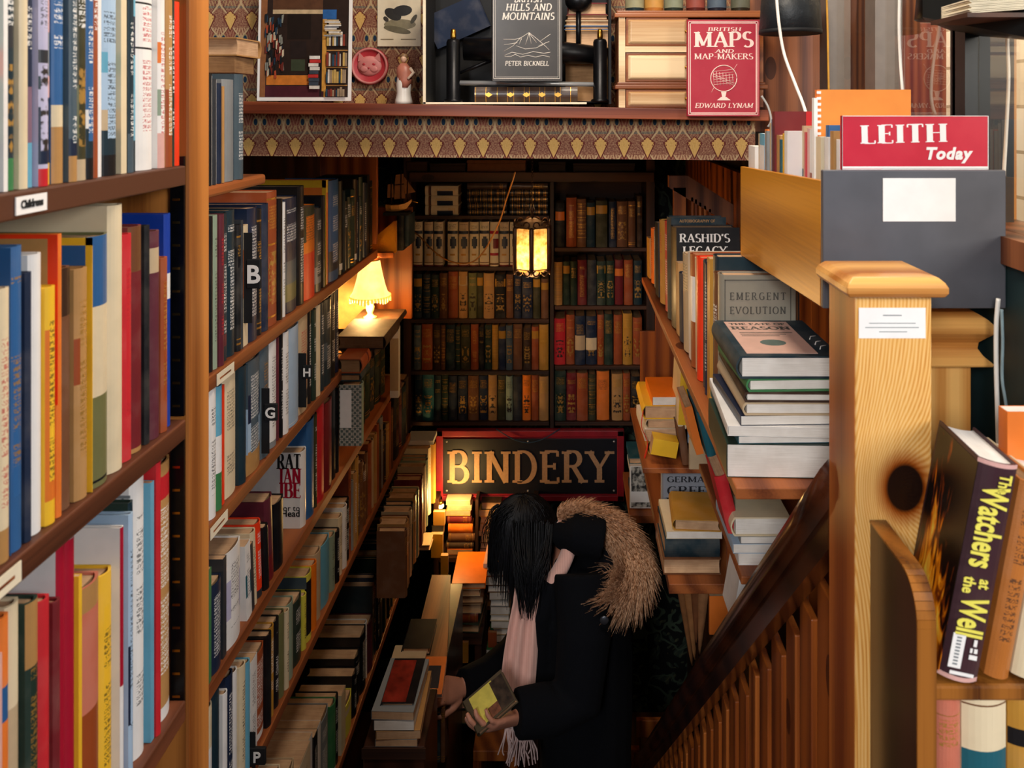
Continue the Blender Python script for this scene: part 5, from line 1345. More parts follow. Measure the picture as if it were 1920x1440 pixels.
# ---------------------------------------------------------------- box of magazines
BXD = 1.02
mbx = thing('magazine_box', 'long open magazine box with a dark grey front and plywood sides', 'box', (0.445, 1.26, EYE - 0.27))
o0 = ROOTM[mbx.name].translation
bx0, bx1 = (1543 - PX) / F * BXD, 0.562
zt_, zb_ = EYE - 0.081, EYE - 0.2575
grey_front = plain('worn_dark_grey_paint', '54545a', 0.45, var=0.10, scale=14, bump=0.15)
MB().box((bx0 - o0.x, BXD - o0.y, zb_ - o0.z), (bx1 - o0.x, BXD + 0.010 - o0.y, zt_ - o0.z)).build('front_panel', grey_front, mbx, bev=0.0015)
def sidep(x, th, name):
    MB().hexa([Vector((x, BXD + 0.011, zb_)) - o0, Vector((x + th, BXD + 0.011, zb_)) - o0, Vector((x + th, BXD + 0.011, zt_ - 0.014)) - o0, Vector((x, BXD + 0.011, zt_ - 0.014)) - o0,
                  Vector((x, 1.50, EYE - 0.278)) - o0, Vector((x + th, 1.50, EYE - 0.278)) - o0, Vector((x + th, 1.50, EYE - 0.112)) - o0, Vector((x, 1.50, EYE - 0.112)) - o0]).build(name, M['ply'], mbx, bev=0.001)
sidep(bx0, 0.008, 'side_panel'); sidep(bx1 - 0.008, 0.008, 'side_panel')
MB().box((bx0 + 0.008 - o0.x, BXD + 0.011 - o0.y, zb_ + 0.002 - o0.z), (bx1 - 0.008 - o0.x, 1.50 - o0.y, zb_ + 0.008 - o0.z)).build('base_panel', M['ply'], mbx)
MB().box((bx0 + 0.008 - o0.x, 1.492 - o0.y, zb_ - 0.015 - o0.z), (bx1 - 0.008 - o0.x, 1.50 - o0.y, EYE - 0.115 - o0.z)).build('back_panel', M['ply'], mbx)
A, B = W(1655, 415, BXD), W(1791, 334, BXD)
MB().box((A.x - o0.x, BXD - 0.0012 - o0.y, A.z - o0.z), (B.x - o0.x, BXD - o0.y, B.z - o0.z)).build('white_label', M['white'], mbx)
zin = -(zb_ + 0.0085 - EYE)
MG = dict(pages='pages_white', group='pamphlets in the magazine box')
wall_row('mag', 1, 0.339, zin, 1402, """1414 275 wh p|1418 251 bg p ~.1|1427 251 sk p z.6-.9wh ~.08 | 1432 243 or p ~.1 | 1436 246 gy p | 1439 231 bg p ~.1| 1444 224 bl p ~.1 | 1449 209 dr p ~.072 z.1-.9mr | 1456 254 tn p ~.08 | 1460 262 tl p ~.07 | 1466 251 yl p ~.09| 1472 246 wh p ~.09""", 'in the magazine box', 'from the far end', (0.09, 0.11), **MG)
wall_row('mag', 1, 0.360, zin, 1497, """1500 236 bg p z.5-.7dt ~.09|1504 248 rd p ~.09| 1511 241 pk p ~.11 | 1518 243 wh p z.3-.7rs ~.1 | 1523 262 sk p ~.08| 1527 168 or p ~.136 | 1537 257 cr p z.2-.55mr ~.1 | 1543 235 bl p ~.1 | 1551 258 wh p ~.1 | 1558 246 tn p z.1-.3dr ~.1| 1564 262 gy p ~.1| 1570 262 wh p ~.1| 1572 222 cr p ~.03""", 'in the magazine box', 'behind the booklet', (0.09, 0.11), **MG)
r = min(BOOK['mag'], key=lambda r: abs(r[5] - 1527))
o, w, h, t = r[:4]
MB().box((t / 2, 0.004, 0), (t / 2 + 0.0006, w, h + 0.0)).build('orange_card_cover', plain('orange_card', 'e58a34', 0.6, var=0.03), o)
cb = MB().box((-t / 2, -0.004, 0.0), (t / 2 + 0.001, 0.001, h - 0.012))
for k in range(int(h / 0.0085)): cb.box((t / 2, 0.0, 0.004 + k * 0.0085), (t / 2 + 0.0012, 0.006, 0.008 + k * 0.0085))
cb.build('white_comb_binding', M['white'], o)
r = min(BOOK['mag'], key=lambda r: abs(r[5] - 1449)); o, w, h, t = r[:4]
MB().box((t / 2, w * .72, 0), (t / 2 + 0.0006, w, h)).build('scarlet_strip', acc('rd'), o)
# LEITH Today booklet
lt = px_book('cover', 1578, 217, 1853, 318, 1.05, 0.006, 'cm', 'p', '', 'bright crimson LEITH booklet standing at the front of the magazine box', 'pages_white', name='booklet', roll=0.0)
lt.children[0].color = hx('c4082e')
w_, h_, t_ = lt['dims']
# lower it to the box floor: the booklet carries on below the front panel
Ml, Mt, w_, h_ = face(lt)
px2 = lambda x: (x - 1578) / F * 1.05
pz2 = lambda y: (318 - y) / F * 1.05
letters('title_lettering', 'LEITH', lt, px2(1696), pz2(270), 0, 34 / F * 1.05, M['white'], 0.0004, width=160 / F * 1.05, Mx=Ml @ Matrix.Rotation(math.radians(-1.2), 4, 'Y'), thick=.25, thin=.05, serif=.05, track=.1)
font_text('title_lettering', 'Today', lt, Mt @ Matrix.Translation((px2(1776), pz2(298), 0)), 0.0215, M['white'], bold=0.0009, shear=0.22, space=1.12)
MB().box((0, -0.0004, pz2(316)), (w_, 0, pz2(312))).build('white_rule', M['white'], lt, M=Ml)
MB().box((px2(1655), -0.0004, 0.0), (w_, 0, pz2(316))).build('photo_strip', acc('gy'), lt, M=Ml)
MB().box((0, -0.0005, 0), (0.0012, 0, h_)).build('worn_edge', M['white'], lt, M=Ml)
frame_lines('worn_edge', lt, M['white'], 0.0, 0.0008)
MB().box((0.0, 0.002, -0.11), (w_, 0.0045, 0.0)).build('lower_page', M['white'], lt, M=Ml)

# ---------------------------------------------------------------- newel posts
ND = 0.90
nw = thing('newel_post', 'square honey pine newel post with a moulded cap and pinned notice', 'post', (0, ND, 0))
o0 = ROOTM[nw.name].translation
npx0, npx1 = (1603 - PX) / F * ND, (1748 - PX) / F * ND
npw = npx1 - npx0
zc = EYE - (556 - PY) / F * ND
def knot_wood():
    g = Gr('knotty_pine_wood'); x, y, z = g.xyz()
    cx_, cz_ = (1697 - PX) / F * ND, EYE - (915 - PY) / F * ND
    dx = x - cx_; dz = (z - cz_)
    d = (dx * dx * 1.5 + dz * dz * 0.9).sqrt()
    n = g.noise(g.comb(x, y, z * 0.15), 26, 3)
    push = ((d * -17.0).exp()) * 3.0
    lines = (x * 1500.0 + y * 1300 + n * 16.0 + push * 46.0).sin() * 0.5 + 0.5
    fine = g.noise(g.comb(x, y, z * 0.02), 300, 2)
    f = lines * 0.30 + fine * 0.35 + n * 0.35
    c = g.ramp(f, [(0.22, hx('c07a30')), (0.45, hx('e2a858')), (0.8, hx('f2c988'))])
    ringk = g.ramp(d, [(0.0235, hx('1e110d')), (0.0255, hx('4a2412')), (0.028, hx('b07434')), (0.045, (1, 1, 1, 1))])
    face_ = (y < 0.004)
    c = g.mix(face_, c, g.mix(1.0, c, ringk, 'MULTIPLY'))
    return g.surf(c, 0.35, 0.45, 0, g.bump(f, 0.12, 0.001))
kw = knot_wood()
MB().box((npx0, 0, 0.0), (npx1, npw, zc)).build('post_shaft', kw, nw, bev=0.003)
MB().box((npx0 - 0.0005, 0.001, 0.02), (npx0 - 0.0001, npw - 0.001, zc - 0.002)).build('shaded_side_sheet', M['panel_red2'], nw)  # darker wood sheet puts the post's shaded side into colour
cp_ = MB()
ex = (1770 - 1748) / F * ND
for (e0, z0) in ((0.0,)*2,): pass
prof = [(0.0, 0.0), (ex * .75, 0.001), (ex, 0.006), (ex, 0.012), (ex * .8, 0.017), (ex * .35, 0.0225), (-0.010, 0.0245)]
cp_.rings([[Vector((npx0 - e, -e, zc + z)), Vector((npx1 + e, -e, zc + z)), Vector((npx1 + e, npw + e, zc + z)), Vector((npx0 - e, npw + e, zc + z))] for e, z in prof], sm=False)
cp_.build('moulded_cap', M['pine_x'], nw, bev=0.0015)
A, B = W(1610, 634, ND), W(1735, 577, ND)
nt = MB().box((A.x, -0.0008, A.z), (B.x, 0, B.z)).build('paper_notice', M['white'], nw)
smear('notice_lines', nt, [((1655 - PX) / F * ND, W(0, 592, ND).z, (1690 - PX) / F * ND, W(0, 590, ND).z)] + [((x0 - PX) / F * ND, W(0, y + 1.4, ND).z, (x1 - PX) / F * ND, W(0, y, ND).z) for x0, x1, y in ((1629, 1716, 605), (1622, 1722, 613), (1648, 1700, 621))], acc('gy'), -0.0008, 0.0002)
n2 = thing('newel_post', 'shorter pine newel post with a scrolled cap under the magazine box', 'post', (0, 1.05, 0))
PD = 1.05
q0, q1 = (1752 - PX) / F * PD, (1830 - PX) / F * PD
zc2 = EYE - (690 - PY) / F * PD; kk = PD / F
MB().box((q0, 0.012, 0), (q1, 0.09, zc2)).build('post_shaft', M['pine'], n2, bev=0.002)
xa, xb = (1738 - PX) / F * PD, (1866 - PX) / F * PD
pr = [(xa, 0), (xb, 0), (xb - 2 * kk, 7 * kk), (xb - 10 * kk, 18 * kk), (xb - 16 * kk, 30 * kk), (xb - 16 * kk, 42 * kk), (xb - 8 * kk, 54 * kk), (xb - 0 * kk, 64 * kk), (xb + 0 * kk, 76 * kk), (xb - 8 * kk, 88 * kk), (xb - 22 * kk, 97 * kk), (xb - 30 * kk, 101 * kk), (xa, 101 * kk)]
cpm = MB()
prf = [(0.002, 0), (0.0, 5 * kk), (0.010, 18 * kk), (0.015, 30 * kk), (0.014, 42 * kk), (0.006, 54 * kk), (-0.001, 64 * kk), (-0.002, 76 * kk), (0.006, 88 * kk), (0.018, 99 * kk)]
rs = []
for off, z in prf:
    rs.append([Vector((xa + off * .6, off, zc2 + z)), Vector((xb - off, off, zc2 + z)), Vector((xb - off, 0.1 - off * .5, zc2 + z)), Vector((xa + off * .6, 0.1 - off * .5, zc2 + z))])
cpm.rings(rs, sm=False); cpm.build('scrolled_cap', M['pine_x'], n2, bev=0.001)

# ---------------------------------------------------------------- handrail and balusters
RX0, RX1 = 0.338, 0.262
def rail_pt(d):
    u = (d - 0.99) / 1.71
    return RX0 + (RX1 - RX0) * u, EYE - 0.452 - (d - 0.99) * 1.02
hr = thing('handrail', 'dark polished stair handrail sloping down from the pine newel post', 'handrail', (0.29, 1.7, 0.2))
o0 = ROOTM[hr.name].translation
def rail_sec(d):
    x, z = rail_pt(d); w_ = 0.021
    return [Vector((x + a * w_, d, z + b)) - o0 for a, b in ((-1, -0.045), (1, -0.045), (1.25, -0.02), (1.1, 0.004), (0.6, 0.016), (0, 0.019), (-0.6, 0.016), (-1.1, 0.004), (-1.25, -0.02))]
ds = [0.99 + 1.75 * k / 16 for k in range(17)]
MB().rings([rail_sec(d) for d in ds]).build('rail', M['rail'], hr)
sb = MB()
def board_sec(d): 
    x, z = rail_pt(d)
    return [Vector((x - 0.012, d, z - 0.095)) - o0, Vector((x + 0.012, d, z - 0.095)) - o0, Vector((x + 0.012, d, z - 0.046)) - o0, Vector((x - 0.012, d, z - 0.046)) - o0]
MB().rings([board_sec(d) for d in (0.992, 2.73)], sm=False).build('under_rail', M['rail'], hr)
d = 0.992; n = 0
while d < 2.70:
    wd = 0.050 + 0.012 * ((n * 5) % 3) / 2
    x, z = rail_pt(d)
    t = thing('baluster', f"flat red pine stair baluster, {nth(n + 1)} down from the newel post", 'baluster', (x + 0.016, d, max(LOW, -0.19 * (d - 0.9) / 0.19 - 0.2)), 'flat balusters under the handrail')
    zb_ = ROOTM[t.name].translation.z
    ztop_ = rail_pt(d + wd)[1] - 0.072 - 0.004 * (n % 2)
    MB().box((0, 0, 0), (0.011, wd, ztop_ - zb_)).build('board', M['panel_red' if n % 3 else 'panel_red2'], t, bev=0.002)
    MB().box((0.011, wd * .25, ztop_ - zb_ - 0.07), (0.0145, wd * .75, ztop_ - zb_ - 0.02)).build('fixing_block', M['rail'], t)
    d += wd + 0.012 + 0.004 * (n % 2); n += 1
# first wide board against the newel
t = thing('baluster', 'wide red pine board fixed against the newel post', 'baluster', (0.330, 0.988, -0.3), None)
MB().box((0, 0, 0), (0.016, 0.004, 1.28)).build('board', M['panel_red2'], t, bev=0.002)

# ---------------------------------------------------------------- low bookcase beside the viewer with rounded end
rc_ = thing('low_bookcase', 'low dark bookcase with a rounded worn end panel at the stair head', 'bookcase', (0.48, 0.86, 0))
o0 = ROOTM[rc_.name].translation
EX = 0.3424
dz = lambda y, d: EYE - (y - PY) / F * d
d_near, d_far = 0.778, 0.898
zt0 = EYE - 0.4665
outl = [(d_near, 0.0)]
for k in range(9):
    a_ = k / 8 * math.pi / 2
    outl.append((d_near + 0.034 * (1 - math.cos(a_)), zt0 - 0.040 + 0.040 * math.sin(a_)))
outl += [(d_far, zt0), (d_far, 0.0)]
MB().prism([Vector((EX, y, z)) - o0 for y, z in outl], (0.0165, 0, 0)).build('end_panel', M['walnut'], rc_)
eg = MB(); rs = []
for (y, z) in outl[1:-1]:
    pass
edge_path = outl[:-1]
for i in range(len(edge_path) - 1):
    (ya, za), (yb, zb2) = edge_path[i], edge_path[i + 1]
    nrm = Vector((0, -(zb2 - za), (yb - ya))).normalized() * 0.0025
    p = [Vector((EX - 0.001, ya, za)), Vector((EX + 0.0175, ya, za)), Vector((EX + 0.0175, yb, zb2)), Vector((EX - 0.001, yb, zb2))]
    eg.hexa([q - o0 for q in p] + [q + nrm - o0 for q in p])
eg.build('worn_edge', M['edge'], rc_)
MB().box((EX + 0.018 - o0.x, 0.795 - o0.y, dz(1290, 0.80) - 0.010 - o0.z), (0.556 - o0.x, 0.897 - o0.y, dz(1290, 0.80) + 0.006 - o0.z)).build('shelf', M['edge'], rc_, bev=0.003)
MB().box((EX + 0.018 - o0.x, 0.795 - o0.y, 0.58 - o0.z), (0.556 - o0.x, 0.897 - o0.y, 0.60 - o0.z)).build('shelf', M['edge'], rc_, bev=0.003)
MB().box((0.418 - o0.x, 0.955 - o0.y, 0.0 - o0.z), (0.556 - o0.x, 0.965 - o0.y, 1.0 - o0.z)).build('back_panel', M['walnut'], rc_)
zs_ = dz(1290, 0.80) + 0.0068
WDD = 0.795
wa = px_book('spine', 1762, 838, 1836, 1255, WDD, 0.10, 'mr', 'j', [(0, .02, 'pk', 0, 7), (.98, 1, 'pk', 0, 7)], 'tilted dark maroon watchers book with flames on its cover', 'pages_white')
w_, h_, t_ = wa['dims']
wa.children[0].color = hx('3b2229')
wa.matrix_local = ROOTM[wa.name] = Matrix.Translation((W(1762, 0, WDD).x, WDD, zs_ + t_ * 0.185)) @ Matrix.Rotation(math.radians(-3), 4, 'Z') @ Matrix.Rotation(math.radians(10.5), 4, 'Y') @ Matrix.Translation((t_ / 2, 0, 0))
yel = plain('yellow_title_ink', 'e8dc5c', 0.5, var=0.03)
Dn = lambda x, z: axes((x, -0.0008, z), (0, 0, -1), (1, 0, 0), (0, -1, 0))
font_text('title_lettering', 'The', wa, Dn(0.001, h_ * .955), 0.0165, yel, bold=0.0004, align='LEFT', sx=.75)
font_text('title_lettering', 'Watchers', wa, Dn(-0.0125, h_ * .895), 0.036, yel, bold=0.0009, align='LEFT', sx=.57)
font_text('title_lettering', 'at', wa, Dn(0.0005, h_ * .475), 0.0165, yel, bold=0.0004, align='LEFT', sx=.75)
font_text('title_lettering', 'the', wa, Dn(-0.0145, h_ * .475), 0.0165, yel, bold=0.0004, align='LEFT', sx=.75)
font_text('title_lettering', 'Well', wa, Dn(-0.0125, h_ * .385), 0.036, yel, bold=0.0009, align='LEFT', sx=.56)
MB().box((-t_ * .38, -0.0012, h_ * .06), (-t_ * .06, -0.0004, h_ * .215)).build('library_sticker', M['white'], wa, bev=0.0003)
smear('sticker_lettering', wa, [(-t_ * .28, h_ * (.075 + .015 * k), -t_ * .16, h_ * (.083 + .015 * k)) for k in range(9)], acc('gy'), -0.0012, 0.0002)
smear('publisher_mark', wa, [(t_ * .16, h_ * .17, t_ * .24, h_ * .2), (t_ * .1, h_ * .11, t_ * .3, h_ * .13), (t_ * .1, h_ * .14, t_ * .16, h_ * .16), (t_ * .2, h_ * .14, t_ * .28, h_ * .16), (-t_ * .3, h_ * .03, t_ * .3, h_ * .045)], M['white'], -0.0004, 0.0004)
def flames():
    g = Gr('flame_picture'); x, y, z = g.xyz()
    n = g.noise(g.comb(x, y * 3.0, z * 0.8), 24, 3, dist=1.2)
    f = n + (0.085 - z) * 2.6 - (y - 0.07).abs() * 4.5 + 0.16
    c = g.ramp(f, [(0.46, hx('120a08')), (0.55, hx('7a3208')), (0.64, hx('f08a10')), (0.78, hx('ffd24a'))])
    return g.surf(c, 0.28, 0.5)
MB().box((-t_ / 2 - 0.0006, 0.004, 0.004), (-t_ / 2, w_ - 0.004, h_ - 0.004)).build('flame_cover', flames(), wa)
BX = 'on the low bookcase'
bo = px_book('spine', 1847, 890, 1893, 1262, WDD + 0.006, 0.09, 'or', 'l', 'T', 'worn orange brown leather book leaning on the watchers book', 'pages_old')
bo.children[0].color = hx('b0682a'); w_, h_, t_ = bo['dims']
bo.matrix_local = ROOTM[bo.name] = Matrix.Translation((W(1854, 0, WDD).x, WDD + 0.004, zs_ + t_ * 0.2)) @ Matrix.Rotation(math.radians(10.5), 4, 'Y') @ Matrix.Translation((t_ / 2, 0, 0))
b3 = px_book('spine', 1900, 900, 1950, 1262, WDD + 0.004, 0.12, 'cr', 'h', 'L', 'pale vellum book at the shelf edge beyond the worn orange book', 'pages_white')
w_, h_, t_ = b3['dims']
b3.matrix_local = ROOTM[b3.name] = Matrix.Translation((W(1906, 0, WDD).x, WDD + 0.004, zs_ + t_ * 0.2)) @ Matrix.Rotation(math.radians(10.5), 4, 'Y') @ Matrix.Translation((t_ / 2, 0, 0))
px_book('cover', 1888, 772, 1990, PY + (EYE - zs_) / 0.872 * F, 0.872, 0.018, 'or', 'p', '', 'orange paperback standing face out behind the tilted low bookcase books', 'pages_white')
for n, (x0, x1, y0, c, k_, dk, lab) in enumerate(((1758, 1805, 1306, 'sm', 'l', [(.88, .885, 'gold', 0, 7), (.76, .765, 'gold', 0, 7), (.7, .86, 'tg', 1, 6)], 'salmon red leather book on the lower shelf of the low bookcase'), (1809, 1893, 1304, 'cr', 'h', [(.0, .67, 'tl', 0, 7), (.93, .94, 'br', 0, 7)], 'cream and teal thick book on the lower shelf of the low bookcase'), (1896, 1960, 1306, 'go', 'h', [(.70, .80, 'bk', 0, 7)], 'ochre book with a black band on the lower shelf edge'))):
    px_book('spine', x0, y0, x1, 1306 + 320, 0.80, 0.09, c, k_, dk, lab, 'pages_old')
    
# ---------------------------------------------------------------- hanging cables and lampshade by the window
def cable(name, pts, r, mat, label):
    return tag(MB().tube(smooth([W(*p) for p in pts]), r, 8).build(name, mat), label, 'cable')
cable('hanging_cord', [(1455, -20, 1.6), (1460, 40, 1.6), (1470, 100, 1.6), (1490, 155, 1.58), (1504, 190, 1.56), (1512, 215, 1.54)], 0.0032, M['cable'], 'white cable curving down over the brown planks')
cable('hanging_cord', [(1687, -20, 1.3), (1686, 50, 1.3), (1688, 110, 1.3), (1692, 165, 1.29), (1694, 185, 1.29)], 0.0026, M['cable'], 'straight white cable hanging in front of the middle window post')
cable('hanging_cord', [(1897, 35, 1.08), (1889, 70, 1.08), (1891, 140, 1.08), (1888, 220, 1.08), (1882, 330, 1.08)], 0.0024, M['cable'], 'white cable hanging before the pale stone lane')
cable('hanging_cord', [(1872, 560, 0.99), (1868, 610, 0.99), (1868, 690, 0.99), (1871, 800, 0.99), (1874, 900, 0.985)], 0.0028, M['cable'], 'white cable hanging down the dark teal wall')
cable('hanging_cord', [(1878, 580, 1.0), (1880, 640, 1.0), (1879, 710, 1.0), (1887, 770, 1.0), (1885, 860, 1.0)], 0.002, plain('grey_cable', '8aa0a6', 0.5), 'thin grey cable beside the white one on the teal wall')
cable('hanging_cord', [(1428, 180, 1.77), (1440, 200, 1.76), (1446, 225, 1.74), (1440, 238, 1.74)], 0.0025, plain('grey_flex', '9a9a98', 0.5), 'short grey flex looping beside the red maps book')
cable('hanging_cord', [(1550, -10, 1.66), (1552, 60, 1.66), (1553, 120, 1.66), (1554, 170, 1.66)], 0.0022, plain('amber_cable', 'c08a2a', 0.5), 'amber cable hanging against the grey window post')
dl = thing('pendant_shade', 'black patterned drum lampshade hanging by the brown planks', 'lampshade', W(1482, 62, 1.72))
MB().lathe([(0.062, 0), (0.066, 0.002), (0.060, 0.09), (0.056, 0.09)], 28).build('drum', plain('dark_teal_embossed_shade', '171d22', 0.5, bump=0.4, scale=120), dl)
MB().lathe([(0.062, -0.002), (0.0665, -0.002), (0.0665, 0.006), (0.062, 0.006)], 28).build('rim_band', M['black'], dl)
MB().tube([(0, 0, 0.09), (0, 0, 0.55)], 0.003, 6).build('flex', M['black'], dl)
d2 = thing('pendant_shade', 'dark metal lampshade under the window head', 'lampshade', W(1768, 38, 1.2))
MB().lathe([(0.036, 0), (0.04, 0.002), (0.034, 0.07), (0.03, 0.07)], 24).build('drum', M['black_metal'], d2)
MB().tube([(0, 0, 0.07), (0, 0, 0.5)], 0.003, 6).build('flex', M['black'], d2)
pp = thing('paper_stack', 'stack of paper sheets on the high ledge above the window', 'paper', W(1880, 28, 1.02))
mb = MB()
for k in range(9): mb.hexa([Vector((-0.05 - 0.002 * (k % 3), -0.02, 0.002 * k)), Vector((0.06, -0.02, 0.002 * k + 0.008)), Vector((0.06, -0.02, 0.002 * k + 0.0095)), Vector((-0.05 - 0.002 * (k % 3), -0.02, 0.002 * k + 0.0015)), Vector((-0.05, 0.06, 0.002 * k)), Vector((0.06, 0.06, 0.002 * k + 0.008)), Vector((0.06, 0.06, 0.002 * k + 0.0095)), Vector((-0.05, 0.06, 0.002 * k + 0.0015))])
mb.build('sheets', M['cream'], pp)
MB().box((-0.06, -0.03, -0.006), (0.07, 0.07, -0.0005)).build('ledge_board', M['shelf_dark'], pp)

# ---------------------------------------------------------------- stepped shelves on the stairwell wall
ws = thing('wall_shelves', 'stepped wooden shelves of books fixed along the stairwell wall', 'shelves', (0.42, 1.9, 0.5))
def wpart(mb, name, mat, **kw): return part(mb, name, M[mat], ws, **kw)
RSZ = {1: 0.575, 2: 0.86, 3: 1.0, 4: 1.205, 5: 1.46}
wpart(MB().box((0.250, 1.172, EYE - 0.558 - 0.018), (0.545, 2.62, EYE - 0.5585)), 'shelf', 'shelf_red', bev=0.002)
wpart(MB().box((0.322, 1.465, EYE - 0.86 - 0.016), (0.545, 1.93, EYE - 0.8605)), 'shelf', 'shelf_red', bev=0.002)
wpart(MB().box((0.215, 2.215, EYE - 1.0 - 0.016), (0.545, 2.66, EYE - 1.0005)), 'shelf', 'shelf_red', bev=0.002)
wpart(MB().box((0.262, 2.02, EYE - 1.205 - 0.026), (0.545, 2.66, EYE - 1.2055)), 'shelf', 'shelf_red', bev=0.002)
wpart(MB().box((0.23, 2.86, EYE - 1.46 - 0.03), (0.545, 3.2, EYE - 1.4605)), 'shelf', 'shelf_red', bev=0.002)
wpart(MB().box((0.402, 1.985, EYE - 1.232), (0.545, 1.998, EYE - 0.5775)), 'upright', 'panel_red2', bev=0.001)
wpart(MB().box((0.30, 2.665, EYE - 1.232), (0.545, 2.68, EYE - 0.577)), 'upright', 'panel_red', bev=0.001)
wpart(MB().box((0.30, 3.205, EYE - 1.5), (0.545, 3.22, EYE - 0.9)), 'upright', 'panel_red', bev=0.001)
wpart(MB().box((0.405, 1.33, EYE - 0.877), (0.545, 1.345, EYE - 0.577)), 'upright', 'panel_red', bev=0.001)
wall_row('rs1', 1, 0.268, 0.558, 1212, """1217 452 go p @-5 ~.13|1222 434 or j T @-5|1228 440 gy p U @-5 | 1234 424 bk p @-5| 1241 420 go h R @-5| 1248 421 rd j T @-4| 1254 412 dt h @-4 ~.15|1263 433 bk j ~.165 @-4| 1268 498 tn p @-4|1275 520 nv h @-4| 1285 486 bg h U @-4 | 1291 480 wh p @-4| 1297 482 rs j z.4-.8wh @-4|1303 490 cr p @-3| 1308 486 ro j @-2|1316 494 dt h|1321 496 nv j T | 1326 486 go p| 1333 482 dt j ~.155| 1339 514 br j U|1346 516 bg j ~.133""", 'on the top wall shelf', 'from the far end', (0.13, 0.16), 'pages')
def by2(key, x): return min(BOOK[key], key=lambda r: abs(r[5] - x))
def on_cover(rec):
    o, w, h, t = rec[:4]; o['dims'] = [w, h, t]; return face(o) + (o,)
r = by2('rs1', 1263); Ml, Mt, w_, h_, o = on_cover(r)
letters('title_lettering', "RASHID'S", o, w_ * .47, h_ * .855, 0, 0.0205, M['white'], 0.0004, width=w_ * .76, Mx=Ml, thick=.2, thin=.07, serif=.06)
letters('title_lettering', 'LEGACY', o, w_ * .47, h_ * .73, 0, 0.0205, M['white'], 0.0004, width=w_ * .66, Mx=Ml, thick=.2, thin=.07, serif=.06)
r = by2('rs1', 1254); Ml, Mt, w_, h_, o = on_cover(r)
letters('title_lettering', 'AUTOBIOGRAPHY OF', o, w_ * .5, h_ * .95, 0, 0.007, acc('tn'), 0.0004, width=w_ * .62, Mx=Ml, thick=.2, thin=.1, serif=.03)
r = by2('rs1', 1346); Ml, Mt, w_, h_, o = on_cover(r)
o.children[0].color = hx('8f8a7c')
gi = plain('grey_cover_ink', '4c4a44', 0.6)
frame_lines('border_line', o, gi, 0.008, 0.0014)
letters('title_lettering', 'EMERGENT', o, w_ * .5, h_ * .835, 0, 0.0125, gi, 0.0004, width=w_ * .74, Mx=Ml, thick=.17, thin=.07, serif=.07, track=.3)
letters('title_lettering', 'EVOLUTION', o, w_ * .5, h_ * .74, 0, 0.0125, gi, 0.0004, width=w_ * .74, Mx=Ml, thick=.17, thin=.07, serif=.07, track=.2)
letters('subtitle_lettering', 'GIFFORD LECTURES', o, w_ * .5, h_ * .665, 0, 0.006, gi, 0.0004, width=w_ * .74, Mx=Ml, thick=.2, thin=.1, serif=.04)
smear('author_line', o, [], gi, 0) if False else None
lines3('rule_lines', o, [[(w_ * .14, h_ * .53), (w_ * .86, h_ * .53)], [(w_ * .28, h_ * .505), (w_ * .72, h_ * .505)]], gi, 0.0009)
